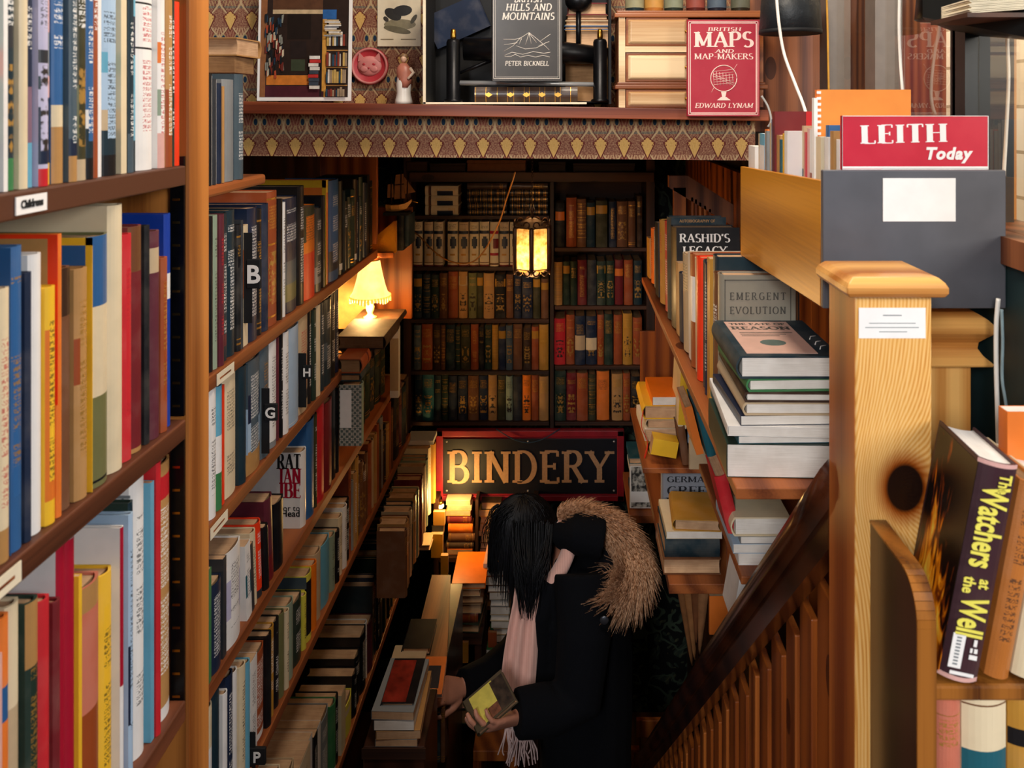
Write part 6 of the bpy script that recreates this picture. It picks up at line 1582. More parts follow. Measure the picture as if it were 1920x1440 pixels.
# stack with pale page edges at the near end of the top wall shelf
G1 = 'stack of books with white page edges on the top wall shelf'
SDD = 1.205
ys = [(890, 828, 1362, 1556, 'dg', 'p'), (827, 812, 1384, 1566, 'tl', 'p'), (811, 792, 1364, 1574, 'wh', 'p'), (791, 772, 1388, 1578, 'nv', 'p'), (771, 746, 1392, 1578, 'bg', 'h'), (745, 726, 1394, 1578, 'db', 'h'), (725, 700, 1399, 1578, 'gn', 'h'), (699, 656, 1380, 1578, 'dt', 'h')]
names = ['thick white-edged paperback at the foot of the stack behind the handrail', 'teal paperback second from the foot of the stack', 'white paperback third from the foot of the stack', 'navy paperback fourth from the foot of the stack', 'beige hardback with a printed foot, fifth in the stack', 'dark brown hardback sixth up in the stack', 'green clothbound book second from the top of the stack', 'dark teal book with a pink title panel topping the stack']
zc_ = EYE - 0.5577
for n, (yb, yt, x0, x1, c, k_) in enumerate(ys):
    A, B = W(x0, yb, SDD), W(x1, yt, SDD)
    t_ = B.z - A.z - 0.0004
    A.z = zc_; 
    w_, h_ = min(B.x - A.x, 0.18), 0.19 + 0.012 * (n % 3)
    Mx = axes((A.x, SDD, zc_ + t_ / 2), AX['Z'], AX['X'], AX['Y']) @ Matrix.Rotation(math.radians((-2, 1.5, -3, 2, 0, -1, 2, 0)[n]), 4, 'X')
    o = make_book(Mx, w_, h_, t_, c, k_, [], names[n], G1, 'pages_white')
    if n == 7:
        tp = MB().box((t_ / 2, w_ * .12, h_ * .06), (t_ / 2 + 0.0007, w_ * .80, h_ * .94)).build('title_panel', plain('pink_title_panel', 'd0a898', 0.6, var=0.04), o)
        Mq = axes((t_ / 2 + 0.0008, w_ * .46, 0), (0, 1, 0), (0, 0, 1), (1, 0, 0))
        Mz = axes((t_ / 2 + 0.0006, 0, 0), (0, 1, 0), (-1, 0, 0), (0, 0, 1))
        letters('title_lettering', 'THE FATE OF', o, w_ * .46, h_ * .84, 0, 0.010, gi, 0.0003, width=w_ * .6, Mx=Mz, thick=.2, thin=.08)
        letters('title_lettering', 'REASON', o, w_ * .46, h_ * .70, 0, 0.017, gi, 0.0003, width=w_ * .62, Mx=Mz, thick=.2, thin=.08)
        mb = MB()
        for k in range(3): mb.box((t_ / 2 + 0.0006, w_ * .2, h_ * (.6 - .045 * k)), (t_ / 2 + 0.0009, w_ * (.75 - .08 * k), h_ * (.615 - .045 * k)))
        mb.build('subtitle_lines', gi, o)
        MB().prism([(t_ / 2 + 0.0006, w_ * (.46 + .13 * math.cos(q * .45)), h_ * (.33 + .08 * math.sin(q * .45))) for q in range(14)], (0.0004, 0, 0)).build('leaf_emblem', plain('grey_green_ink', '5a6a64', 0.6), o)
        mb = MB()
        for q in (.16, .28, .42): mb.tube([(t_ / 2 + 0.0006, w_ * .86, h_ * q), (t_ / 2 + 0.0006, w_ * .9, h_ * (q + .08)), (t_ / 2 + 0.0006, w_ * .96, h_ * (q + .1))], 0.0008, 4)
        mb.build('white_sprig', M['white'], o)
    zc_ += t_ + 0.0004
# second stack, on the lower wall shelf
G2 = 'stack of books with white page edges on the lower wall shelf'
zc_ = EYE - 0.8597
for n, (yb, yt, x0, x1, c, lab) in enumerate(((1046, 1024, 1384, 1470, 'wh', 'white paperback at the foot of the lower stack by the handrail'), (1023, 1005, 1374, 1462, 'lb', 'pale blue paperback second in the lower stack'), (1004, 990, 1388, 1468, 'gy', 'grey paperback third in the lower stack'), (989, 953, 1370, 1482, 'cr', 'thick cream book on top of the lower stack'))):
    A, B = W(x0, yb, 1.5), W(x1, yt, 1.5); t_ = B.z - A.z - 0.0004
    make_book(axes((A.x, 1.5, zc_ + t_ / 2), AX['Z'], AX['X'], AX['Y']), B.x - A.x, 0.17, t_, c, 'p' if n < 3 else 'h', [], lab, G2, 'pages_white'); zc_ += t_ + 0.0004
px_book('spine', 1366, 890, 1390, 1000, 1.52, 0.10, 'rd', 'h', '', 'red clothbound book leaning beside the lower white edged stack', 'pages', roll=-14)
px_book('lie_tail', 1376, 908, 1500, 930, 1.52, 0.14, 'bk', 'p', '', 'black spiral bound notebook lying under the wall shelf end', 'pages_old')
px_book('lie_tail', 1366, 886, 1440, 905, 1.53, 0.14, 'mr', 'p', '', 'maroon notebook lying on the black spiral notebook', 'pages_old')
# middle group: orange and yellow piles
G3 = 'books piled on the middle wall shelf'
def pile(items, d, z0, group):
    zc_ = z0
    for (x0, x1, px_h, dep, c, k_, pose, lab, pg, yaw) in items:
        s = d / F; t_ = px_h * s - 0.0004; xa = (x0 - PX) * s; xb = (x1 - PX) * s
        if pose == 'tail': Mx = axes((xa, d, zc_ + t_ / 2), AX['Z'], AX['X'], AX['Y']); w_, h_ = xb - xa, dep
        elif pose == 'tail_r': Mx = axes((xb, d, zc_ + t_ / 2), AX['-Z'], AX['-X'], AX['Y']); w_, h_ = xb - xa, dep
        elif pose == 'spine': Mx = axes((xa, d, zc_ + t_ / 2), AX['-Z'], AX['Y'], AX['X']); w_, h_ = dep, xb - xa
        else: Mx = axes((xa, d + dep, zc_ + t_ / 2), AX['Z'], AX['-Y'], AX['X']); w_, h_ = dep, xb - xa
        if yaw:
            c0 = Vector(((xa + xb) / 2, d + dep / 2, 0)); Mx = Matrix.Translation(c0) @ Matrix.Rotation(math.radians(yaw), 4, 'Z') @ Matrix.Translation(-c0) @ Mx
        o = make_book(Mx, w_, h_, t_, c, k_, [], lab, group, pg); o['dims'] = [w_, h_, t_]
        zc_ += t_ + 0.0004
    return zc_
pile([(1212, 1266, 26, 0.2, 'go', 'h', 'tail', 'ochre book at the foot of the orange pile on the middle wall shelf', 'pages', 0), (1206, 1270, 22, 0.19, 'wh', 'p', 'tail', 'white paperback second in the orange pile', 'pages', 2), (1212, 1272, 18, 0.2, 'bg', 'h', 'tail', 'beige hardback third in the orange pile', 'pages', -2), (1204, 1274, 26, 0.2, 'yl', 'h', 'tail', 'yellow edged hardback below the orange paperback', 'pages', 0), (1222, 1276, 16, 0.17, 'ft', 'p', 'tail', 'orange and red paperback topping the orange pile', 'pages_white', 1)], 2.3, EYE - 0.9997, G3)
px_book('spine', 1271, 668, 1287, 804, 2.235, 0.14, 'cr', 'p', 'z.05-.95yl', 'upright cream book with yellow spine lettering beside the orange pile', 'pages', roll=3)
px_book('cover', 1290, 690, 1342, 832, 2.23, 0.02, 'lb', 'j', '', 'pale blue and teal book face out on the middle wall shelf', 'pages_white')
BLU = [o for o in bpy.data.objects if o.get('label', '').startswith('pale blue and teal book')][0]
Ml, Mt, w_, h_ = face(BLU)
MB().box((w_ * .55, -0.0004, 0), (w_, 0, h_ * .7)).build('teal_block', acc('tl'), BLU, M=Ml)
font_text('title_lettering', 'P', BLU, Mt @ Matrix.Translation((w_ * .72, h_ * .42, 0.0003)), 0.016, M['white'])
px_book('spine', 1303, 806, 1318, 872, 2.22, 0.14, 'mr', 'h', '', 'maroon book leaning under the pale blue book', 'pages', roll=-8)
px_book('spine', 1280, 800, 1294, 872, 2.225, 0.15, 'br', 'h', '', 'dark brown rounded spine book leaning by the ochre folder', 'pages_old', roll=-8)
px_book('spine', 1330, 770, 1346, 868, 1.86, 0.16, 'tl', 'h', '', 'teal book leaning behind the white edged stack foot', 'pages', roll=-14)
px_book('spine', 1306, 760, 1320, 852, 1.9, 0.14, 'or', 'p', '', 'orange paperback leaning by the teal book on the wall shelf', 'pages', roll=-14)
px_book('cover', 1292, 822, 1366, 880, 2.2, 0.012, 'bg', 'h', '', 'plain tan hardback face out below the maroon book', 'pages_old')
px_book('lie_spine', 1220, 826, 1268, 856, 2.222, 0.05, 'yl', 'p', '', 'bright ochre yellow folder slumped in front of the orange pile', 'pages', roll=10)
rb_ = plain('red_ribbon', 'd8321a', 0.5)
tag(MB().tube(smooth([W(1206, 770, 2.28), W(1203, 800, 2.27), W(1214, 830, 2.27), W(1208, 860, 2.28)]), 0.006, 6, flat=0.2).build('ribbon', rb_), 'red ribbon hanging off the front of the orange pile', 'ribbon')
# germaine shelf
gg = px_book('cover', 1240, 868, 1345, 1001, 2.26, 0.028, 'lb', 'j', '', 'pale grey book face out with large dark capitals behind the ochre book', 'pages_white')
gg.children[0].color = hx('8d929c')
w_, h_, t_ = gg['dims']; Ml, Mt, w_, h_ = face(gg)
dk = plain('near_black_cover_ink', '22242c', 0.5)
# the block stands on the shelf board: extend below
for tx, yb, hh, xr2 in (('GERMAINE', 904, 10.5, .98), ('GREER', 928, 16, .88), ('WHITE', 948, 15, .84), ('HEART', 968, 15, .84)):
    letters('title_lettering', tx, gg, w_ * .10, h_ * (1001 - yb) / 133, 0, hh / F * 2.26, dk, 0.0005, center=False, width=w_ * xr2, Mx=Ml, thick=.17, thin=.05, serif=.07)
pile([(1244, 1352, 30, 0.18, 'br', 'h', 'fore', 'brown book at the foot of the pile with pale page edges below', 'pages', 0), (1247, 1350, 37, 0.17, 'dt', 'h', 'spine', 'thick dark teal book lying with its spine outward', 'pages', 0), (1249, 1354, 14, 0.17, 'cr', 'p', 'tail', 'cream paper covered book under the ochre antique book', 'pages_white', 0), (1264, 1356, 22, 0.15, 'go', 'h', 'tail', 'ochre antique book with a printed cover topping the pile', 'pages', -4)], 2.06, EYE - 1.2047, 'books piled on the ochre shelf')
# narrow end shelf
PB = px_book('cover', 1181, 874, 1222, 953, 2.9, 0.02, 'wh', 'p', '', 'white paperback with a woodcut photo cover on the narrow end shelf', 'pages_white')
Ml, Mt, w_, h_ = face(PB)
def woodcut():
    g = Gr('monochrome_photo_print'); n = g.noise(g.co(), 60, 4)
    return g.surf(g.ramp(n, [(0.42, hx('2c2c2a')), (0.6, hx('b8b4aa'))]), 0.5)
wc = woodcut()
MB().box((w_ * .06, -0.0004, h_ * .40), (w_ * .94, 0, h_ * .98)).build('photo_print', wc, PB, M=Ml)
MB().box((w_ * .06, -0.0004, h_ * .02), (w_ * .94, 0, h_ * .14)).build('photo_print', wc, PB, M=Ml)
pile([(1184, 1222, 14, 0.15, 'dt', 'h', 'fore', 'dark teal flat book behind the woodcut paperback', 'pages', 0), (1186, 1220, 12, 0.15, 'gy', 'p', 'fore', 'grey flat paperback behind the woodcut paperback', 'pages_white', 0), (1186, 1222, 10, 0.15, 'bk', 'p', 'fore', 'black flat paperback behind the woodcut paperback', 'pages', 0), (1186, 1219, 12, 0.15, 'rd', 'p', 'fore', 'red flat paperback behind the woodcut paperback', 'pages', 0), (1182, 1222, 10, 0.15, 'wh', 'p', 'fore', 'white flat paperback behind the woodcut paperback', 'pages_white', 0), (1184, 1222, 14, 0.15, 'nv', 'h', 'fore', 'navy flat book behind the woodcut paperback', 'pages', 0), (1180, 1222, 12, 0.15, 'tl', 'h', 'fore', 'bright teal flat book topping the pile behind the woodcut paperback', 'pages', 0)], 2.95, EYE - 1.4597, 'flat books on the narrow end shelf')
# curled kraft papers hanging under the ochre shelf
for n, (x0, y0, x1, y1, d, r0) in enumerate(((1274, 1092, 1298, 1246, 2.3, 0.012), (1288, 1090, 1303, 1235, 2.26, 0.014), (1303, 1094, 1306, 1205, 2.22, 0.013), (1318, 1100, 1312, 1225, 2.2, 0.014))):
    A, B = W(x0, y0, d), W(x1, y1, d + 0.05)
    t = thing('paper_scroll', f"curled brown kraft paper hanging under the ochre shelf, {nth(n + 1)} from the dark wallpaper", 'paper', (A + B) / 2, 'kraft papers under the ochre shelf')
    mid = (A + B) / 2; rs = []
    for k in range(9):
        u = k / 8; p = A.lerp(B, u) - mid; r_ = r0 * (1 - 0.8 * u)
        rs.append([p + Vector((math.cos(2.6 + q * 0.75) * r_ * (1 + .06 * q), math.sin(2.6 + q * 0.75) * r_ * .8, 0.008 * math.sin(3 * u + q))) for q in range(9)])
    o = MB().rings(rs, closed=False, cap=False).build('curled_sheet', plain('kraft_paper_%d' % n, ['8a5a34', 'a06c40', '79492a', '9a6a44'][n], 0.7), t)
    sm_ = o.modifiers.new('thick', 'SOLIDIFY'); sm_.thickness = 0.001
px_book('cover', 1330, 1118, 1366, 1190, 2.1, 0.012, 'or', 'p', '', 'orange folder standing under the ochre shelf by the handrail', 'pages')
px_book('spine', 1372, 1062, 1386, 1170, 1.7, 0.1, 'wh', 'p', '', 'white slip leaning beside the handrail under the lower stack', 'pages_white', roll=10)
# sloped beam and slats above the far wall shelf
bm = thing('sloped_beam', 'dark sloping stair beam with pale slats above the wall shelf', 'beam', W(1320, 380, 2.6))
o0 = ROOTM[bm.name].translation
BDm = 2.62
MB().prism([W(1255, 330, BDm) - o0, W(1290, 330, BDm) - o0, W(1400, 400, BDm) - o0, W(1400, 440, BDm) - o0, W(1255, 352, BDm) - o0][::-1], (0, 0.04, 0)).build('beam', M['plank'], bm)
for n, (x0, x1, y0) in enumerate(((1263, 1286, 352), (1296, 1300, 370), (1303, 1307, 374), (1311, 1315, 380), (1320, 1324, 386), (1329, 1333, 392))):
    MB().prism([W(x0, y0, BDm) - o0, W(x1, y0, BDm) - o0, W(x1, 470, BDm) - o0, W(x0, 470, BDm) - o0][::-1], (0, 0.02, 0)).build('slat', M['panel_red2'], bm)
# ---------------------------------------------------------------- piles and furniture in the dim lower room
kelp = 'books stacked under the signboard'
def stack_px(d, items, group, pages='pages'):
    """flat books by measured near faces: (x0, y0, x1, y1, depth, colour, kind, pose, label, yaw)"""
    for (x0, y0, x1, y1, dep, c, k_, pose, lab, yaw) in items:
        px_book(pose, x0, y0 + 0.4, x1, y1, d, dep, c, k_, 'g' if pose == 'lie_spine' else '', lab, pages, yaw=yaw, group=group)
# shelf unit under the sign
us = thing('low_shelves', 'dim low wooden shelves holding stacked books under the signboard', 'shelves', (-0.4, 3.5, LOW))
def upart(mb, name, mat): return part(mb, name, M[mat], us)
for y in (1046, 1136, 1200, 1290):
    A, B = W(824, y + 8, 3.34), W(1000, y, 3.34)
    upart(MB().box((A.x, 3.34, A.z), (B.x, 3.62, B.z - 0.0005)), 'shelf', 'case_dark')
A, B = W(822, 1420, 3.34), W(1000, 936, 3.34)
upart(MB().box((A.x - 0.02, 3.34, LOW), (A.x, 3.62, B.z)), 'side_panel', 'case_dark_v')
upart(MB().box((B.x, 3.34, LOW), (B.x + 0.02, 3.62, B.z)), 'side_panel', 'case_dark_v')
upart(MB().box((W(894, 0, 3.34).x - 0.006, 3.34, W(0, 1040, 3.34).z), (W(894, 0, 3.34).x + 0.006, 3.62, B.z - 0.002)), 'divider', 'case_dark_v')
upart(MB().box((A.x, 3.60, LOW), (B.x, 3.62, B.z)), 'back_panel', 'case_dark')
ub = lambda what, n: f"{what} under the signboard, {n}"
stack_px(3.36, [(838, 1030, 886, 1040, .055, 'or', 'p', 'lie_fore', 'orange paperback at the foot of the glowing stack under the signboard', 0), (836, 1018, 888, 1030, .055, 'db', 'h', 'lie_spine', 'dark brown book second in the glowing stack under the signboard', 0), (840, 1001, 890, 1018, .055, 'br', 'h', 'lie_spine', 'brown book third in the glowing stack under the signboard', 0), (840, 983, 886, 1001, .055, 'ft', 'h', 'lie_spine', 'flame orange book in the middle of the glowing stack', 0), (838, 967, 884, 983, .055, 'dr', 'h', 'lie_spine', 'dark red book above the flame orange one in the glowing stack', 0), (836, 957, 882, 967, .055, 'yl', 'p', 'lie_fore', 'yellow paperback third from the top of the glowing stack', 0), (838, 947, 884, 957, .055, 'cr', 'p', 'lie_fore', 'cream paperback second from the top of the glowing stack', 0), (836, 938, 882, 947, .055, 'cr', 'p', 'lie_fore', 'brightest cream paperback touching the signboard edge', 0)], 'glowing stack under the signboard')
stack_px(3.36, [(900, 1030, 962, 1040, .055, 'pk', 'p', 'lie_fore', 'pale pink book at the foot of the stack behind the dark haired head', 0), (900, 1016, 958, 1030, .055, 'br', 'h', 'lie_fore', 'brown hardback second in the stack behind the dark haired head', 0), (902, 1005, 956, 1016, .055, 'cr', 'p', 'lie_fore', 'cream book third in the stack behind the dark haired head', 0), (898, 995, 950, 1005, .055, 'or', 'p', 'lie_fore', 'orange book fourth in the stack behind the dark haired head', 0), (900, 982, 948, 995, .055, 'go', 'p', 'lie_fore', 'ochre book fifth in the stack behind the dark haired head', 0), (900, 968, 946, 982, .055, 'tn', 'h', 'lie_fore', 'tan book sixth in the stack behind the dark haired head', 0), (898, 956, 944, 968, .055, 'yl', 'p', 'lie_fore', 'yellow book seventh in the stack behind the dark haired head', 0), (902, 941, 940, 956, .055, 'db', 'h', 'lie_fore', 'dark brown book topping the stack behind the dark haired head', 0)], 'stack behind the head')
stack_px(3.05, [(843, 1170, 898, 1186, .2, 'dg', 'h', 'lie_fore', 'dark green book with white edges at the foot of the orange topped pile', -4), (841, 1150, 896, 1170, .2, 'rs', 'j', 'lie_spine', 'glossy rust picture book in the orange topped pile', 4), (846, 1132, 902, 1150, .2, 'bg', 'h', 'lie_fore', 'beige book third in the orange topped pile', 0), (845, 1118, 906, 1132, .2, 'br', 'h', 'lie_fore', 'brown book fourth in the orange topped pile', 2), (846, 1104, 900, 1118, .2, 'cr', 'h', 'lie_fore', 'cream book fifth in the orange topped pile', 0), (847, 1093, 910, 1104, .22, 'ft', 'j', 'lie_fore', 'big glossy orange book topping the pile left of the pink scarf'.replace('left of', 'beside'), 1)], 'orange topped pile')
G8 = 'white edged column of books behind the scarf'
yy = 1230
for n, (c, x0, x1, hh) in enumerate((('gn', 912, 964, 12), ('dt', 926, 964, 14), ('nv', 924, 960, 13), ('bg', 925, 958, 13), ('db', 921, 957, 13), ('cr', 919, 955, 13), ('tn', 920, 956, 14), ('gy', 919, 954, 14), ('cr', 918, 952, 13), ('br', 914, 952, 14), ('do', 910, 954, 16), ('rs', 908, 950, 12), ('pk', 906, 952, 12))):
    px_book('lie_fore', x0, yy - hh + .4, x1, yy, 3.15, .16, c, 'h' if n % 2 else 'p', '', f"{PAL[c][0]} book {nth(n + 1)} up in the white edged column beside the pink scarf", 'pages_white', yaw=RND.uniform(-3, 3), group=G8); yy -= hh
sup = thing('stool', 'dim wooden stool under the white edged column of books', 'stool', (W(930, 0, 3.15).x, 3.26, LOW))
z_ = W(0, 1231, 3.15).z - LOW
MB().box((-0.045, -0.13, z_ - 0.03), (0.08, 0.07, z_ - 0.001)).build('seat', M['case_dark'], sup)
for sx in (-0.03, 0.06):
    for sy in (-0.11, 0.05): MB().box((sx - 0.012, sy - 0.012, 0), (sx + 0.012, sy + 0.012, z_ - 0.03)).build('leg', M['case_dark_v'], sup)
sup = thing('stool', 'dim wooden stool carrying the orange topped pile of books', 'stool', (W(872, 0, 3.05).x, 3.16, LOW))
z_ = W(0, 1187, 3.05).z - LOW
MB().box((-0.085, -0.13, z_ - 0.03), (0.065, 0.13, z_ - 0.001)).build('seat', M['case_dark'], sup)
for sx in (-0.07, 0.05):
    for sy in (-0.11, 0.11): MB().box((sx - 0.012, sy - 0.012, 0), (sx + 0.012, sy + 0.012, z_ - 0.03)).build('leg', M['case_dark_v'], sup)
px_book('cover', 842, 1205, 878, 1243, 3.0, 0.012, 'go', 'p', '', 'ochre book face out in the shade below the orange topped pile', 'pages_old')
px_book('cover', 915, 1186, 931, 1214, 3.02, 0.012, 'rs', 'p', '', 'small rust paperback face out below the white edged column', 'pages_old')
px_book('lie_tail', 846, 1308, 888, 1328, 2.9, 0.16, 'pk', 'h', '', 'pinkish book lying in the shade under the reaching hand', 'pages')
px_book('lie_tail', 843, 1330, 890, 1358, 2.9, 0.18, 'dg', 'h', '', 'dark green box file lying in the shade under the reaching hand', 'pages_old')
# upright papers and box files left of the glowing stack
for n, (x0, x1, y0, y1, c, d, lab) in enumerate(((812, 834, 960, 985, 'go', 3.3, 'ochre folder standing beside the glowing stack'), (810, 832, 986, 1000, 'ch', 3.3, 'charcoal box beside the glowing stack'), (808, 830, 1002, 1046, 'yl', 3.28, 'yellow lit folder standing beside the glowing stack'), (826, 840, 1042, 1078, 'yl', 3.2, 'small yellow folder below the glowing stack'))):
    px_book('cover', x0, y0, x1, y1, d, 0.02, c, 'p', '', lab, 'pages')
# wall lamp tucked under the sign
wl = thing('strip_lamp', 'small glowing lamp tucked under the signboard frame', 'lamp', W(826, 946, 3.38))
MB().ball((0, -0.01, 0), (0.016, 0.016, 0.011), 10).build('bulb', emis('lit_bulb', 'ffd890', 6.0), wl)
MB().lathe([(0.012, 0.008), (0.016, 0.012), (0.010, 0.022), (0.0001, 0.022)], 14, c=(0, -0.01, 0)).build('bulb_holder', M['brass'], wl)
lamp('strip_lamp_bulb', 'POINT', W(850, 934, 3.28), 3.2, (1.0, 0.6, 0.2), 0.02)
# tall books continuing the left wall at its far end, pale fronts towards the viewer
G9 = 'flat pale books at the far end of the long bookcase'
stack_px(3.2, [(742, 1022, 806, 1032, .1, 'bg', 'h', 'lie_fore', 'beige hardback lowest in the pale far pile by the signboard', 0)], G9)
px_book('cover_r', 772, 834, 816, 944, 3.33, 0.035, 'go', 'h', '', 'tall ochre folder face out beside the signboard', 'pages')
for n, c in enumerate(['cr', 'gy', 'sa', 'bg', 'br', 'dr', 'cr', 'sa', 'tn', 'ch', 'bg', 'br', 'tn', 'br']):
    u = n / 13; d_ = 3.27 - 0.72 * u; xr_q = 806 - 46 * u + RND.uniform(-3, 3); yt_q = 846 + 150 * u + RND.uniform(-6, 4)
    px_book('cover_r', xr_q - 50 - 6 * u, yt_q, xr_q, yt_q + 125, d_, RND.uniform(0.028, 0.046), c, 'h' if n % 2 else 'j', 'U', f"{PAL[c][0]} book {nth(n + 1)} out from the ochre folder in the far pale row", 'pages', group='far pale row beside the signboard')
stack_px(3.3, [(762, 826, 812, 834, .1, 'wh', 'p', 'lie_fore', 'white paperback lying on the far row beside the signboard', 0)], G9, 'pages_white')
# cabinet with a lit wooden top
cb = thing('cabinet', 'low dark cabinet with an orange lit sloping top beside the bookcase', 'cabinet', (-0.5, 2.75, LOW))
o0 = ROOTM[cb.name].translation
zt = W(0, 1080, 2.95).z
MB().hexa([W(772, 1232, 2.5) - o0, W(838, 1232, 2.5) - o0, W(838, 1240, 2.5) - o0, W(772, 1240, 2.5) - o0, W(810, 1078, 2.95) - o0, W(845, 1078, 2.95) - o0, W(845, 1085, 2.95) - o0, W(810, 1085, 2.95) - o0][::1]).build('top_board', M['shelf_red'], cb)
A, B = W(772, 1240, 2.5), W(836, 1240, 2.5)
MB().prism([Vector((A.x, 2.51, LOW)) - o0, Vector((B.x, 2.51, LOW)) - o0, Vector((B.x, 2.51, A.z - 0.002)) - o0, Vector((A.x, 2.51, A.z - 0.002)) - o0], (0, 0.40, 0)).build('body', M['walnut'], cb)
for n in range(5):
    x_ = 790 + n * 9
    px_book('spine', x_, 1316, x_ + 8, 1430, 2.42, 0.08, ['nv', 'bk', 'cr', 'dt', 'br'][n], 'h', 'g', f"dark upright volume {nth(n + 1)} along the front of the low cabinet", 'pages_old', group='upright volumes before the cabinet')
# pile on a dark crate at the foot of the long bookcase
ck = thing('crate', 'dark wooden crate under the pile of picture books', 'crate', (W(748, 0, 2.12).x, 2.12, LOW + 0.03))
A, B = W(694, 1400, 2.08), W(800, 1396, 2.08)
MB().box((-0.085, -0.04, -0.03), (0.075, 0.17, A.z - LOW - 0.03 - 0.001)).build('body', M['walnut'], ck, bev=0.003)
MB().box((-0.088, -0.044, A.z - LOW - 0.06), (0.078, -0.0405, A.z - LOW - 0.032)).build('front_rail', M['case_dark'], ck)
G10 = 'picture books piled on the dark crate'
z0_ = A.z
pile([(703, 782, 14, .2, 'gy', 'p', 'tail', 'grey paperback at the foot of the pile on the dark crate', 'pages', 0), (702, 785, 16, .22, 'tn', 'p', 'tail', 'tan paperback second in the pile on the dark crate', 'pages', 2), (700, 776, 20, .2, 'ch', 'p', 'tail', 'charcoal paperback third in the pile on the dark crate', 'pages_white', 0), (698, 778, 16, .2, 'gy', 'p', 'tail', 'pale grey paperback fourth in the pile on the dark crate', 'pages', -2)], 2.08, z0_, G10)
TP = px_book('lie_tail', 712, 1318, 776, 1332, 2.1, .17, 'bk', 'j', '', 'black book with a red printed cover topping the pile on the dark crate', 'pages', group=G10)
w_, h_, t_ = TP['dims']
MB().box((t_ / 2, w_ * .05, h_ * .02), (t_ / 2 + 0.0005, w_ * .75, h_ * .95)).build('red_cover_print', plain('red_cover_picture', '8a2a1e', 0.35, var=0.3, scale=30), TP)
px_book('lie_tail', 722, 1270, 788, 1284, 2.35, .14, 'bg', 'p', '', 'beige paperback lying behind the red printed book on the pile', 'pages')
px_book('lie_tail', 752, 1215, 806, 1228, 2.46, .14, 'bk', 'j', '', 'black glossy book with a maroon picture lying by the reaching hand', 'pages')

# ---------------------------------------------------------------- person
def sm_mesh(mb, name, mat, parent, vox, it=3, M_=None):
    """one continuous surface out of overlapping lofts"""
    o = mb.build(name, mat, parent)
    r = o.modifiers.new('weld', 'REMESH'); r.mode = 'VOXEL'; r.voxel_size = vox; r.use_smooth_shade = True
    if it:
        s = o.modifiers.new('soft', 'SMOOTH'); s.iterations = it; s.factor = 0.5
    return o
def ell(c, rx, ry, n=20, tilt=0.0, yaw=0.0):
    out = []
    for k in range(n):
        a = 2 * math.pi * k / n
        p = Vector((rx * math.cos(a), ry * math.sin(a), 0))
        p = Euler((0, tilt, yaw)).to_matrix() @ p
        out.append(Vector(c) + p)
    return out
PD = 2.5
per = thing('person', 'person in a dark fur-hooded coat and pink scarf bending over, book in hand', 'person', (0.06, PD, LOW))
o0 = Vector(ROOTM[per.name].translation)
def Q(x, y, d=PD): return W(x, y, d) - o0
skin = plain('skin', 'b87f68', 0.5, var=0.06, scale=18)
coatm = plain('navy_black_wool', '07090f', 0.95, var=0.15, scale=300, bump=0.2, spec=0.15)
# body
body = MB()
hips = -0.15
hc = Q(985, 1005)                       # centre of the bowed head
HT = Matrix.Translation(hc) @ Euler((0.0, math.radians(-38), math.radians(18))).to_matrix().to_4x4()
# head local: -x is the face, +z the crown
body.ball((0, 0, 0.02), (0.092, 0.074, 0.095), 12, M=HT)
body.rings([ell((-0.030, 0, 0.0), .062, .062), ell((-0.040, 0, -0.05), .052, .054), ell((-0.048, 0, -0.092), .034, .036), ell((-0.050, 0, -0.108), .016, .018)], M=HT)
body.rings([ell((-0.088, 0, 0.024), .008, .009, 10), ell((-0.100, 0, -0.006), .012, .011, 10), ell((-0.104, 0, -0.024), .014, .015, 10), ell((-0.092, 0, -0.034), .010, .012, 10)], M=HT)
body.ball((-0.086, 0, -0.052), (0.010, 0.022, 0.006), 6, M=HT); body.ball((-0.084, 0, -0.064), (0.010, 0.019, 0.006), 6, M=HT)
for q in (-1, 1):
    body.ball((0.012, q * 0.074, -0.008), (0.018, 0.010, 0.030), 8, M=HT)
    body.ball((-0.080, q * 0.032, 0.030), (0.012, 0.024, 0.008), 6, M=HT)
body.tube([HT @ Vector((0.02, 0, -0.03)), Q(1030, 1045), Q(1062, 1075)], [0.055, 0.052, 0.065], 16)
body.rings([ell(Q(1078, 1050), .07, .12), ell(Q(1086, 1085), .10, .17), ell(Q(1092, 1200), .12, .16), ell(Q(1094, 1330), .12, .15), ell(Q(1094, 1440), .13, .17), ell(Q(1094, 1490), .12, .16)])
for q in (-1, 1):
    hx_, hy_ = 0.0, q * 0.085
    body.tube([Q(1094, 1470) + Vector((0, hy_, 0)), Vector((-0.01, hy_ * 1.05, 0.46)), Vector((0.01, hy_ * 1.1, 0.07)), Vector((0.0, hy_ * 1.1, 0.03))], [0.085, 0.06, 0.042, 0.04], 14)
    body.rings([ell((-0.03, hy_ * 1.15, 0.012), .10, .042), ell((-0.03, hy_ * 1.15, 0.045), .09, .04), ell((-0.0, hy_ * 1.15, 0.085), .045, .038)])
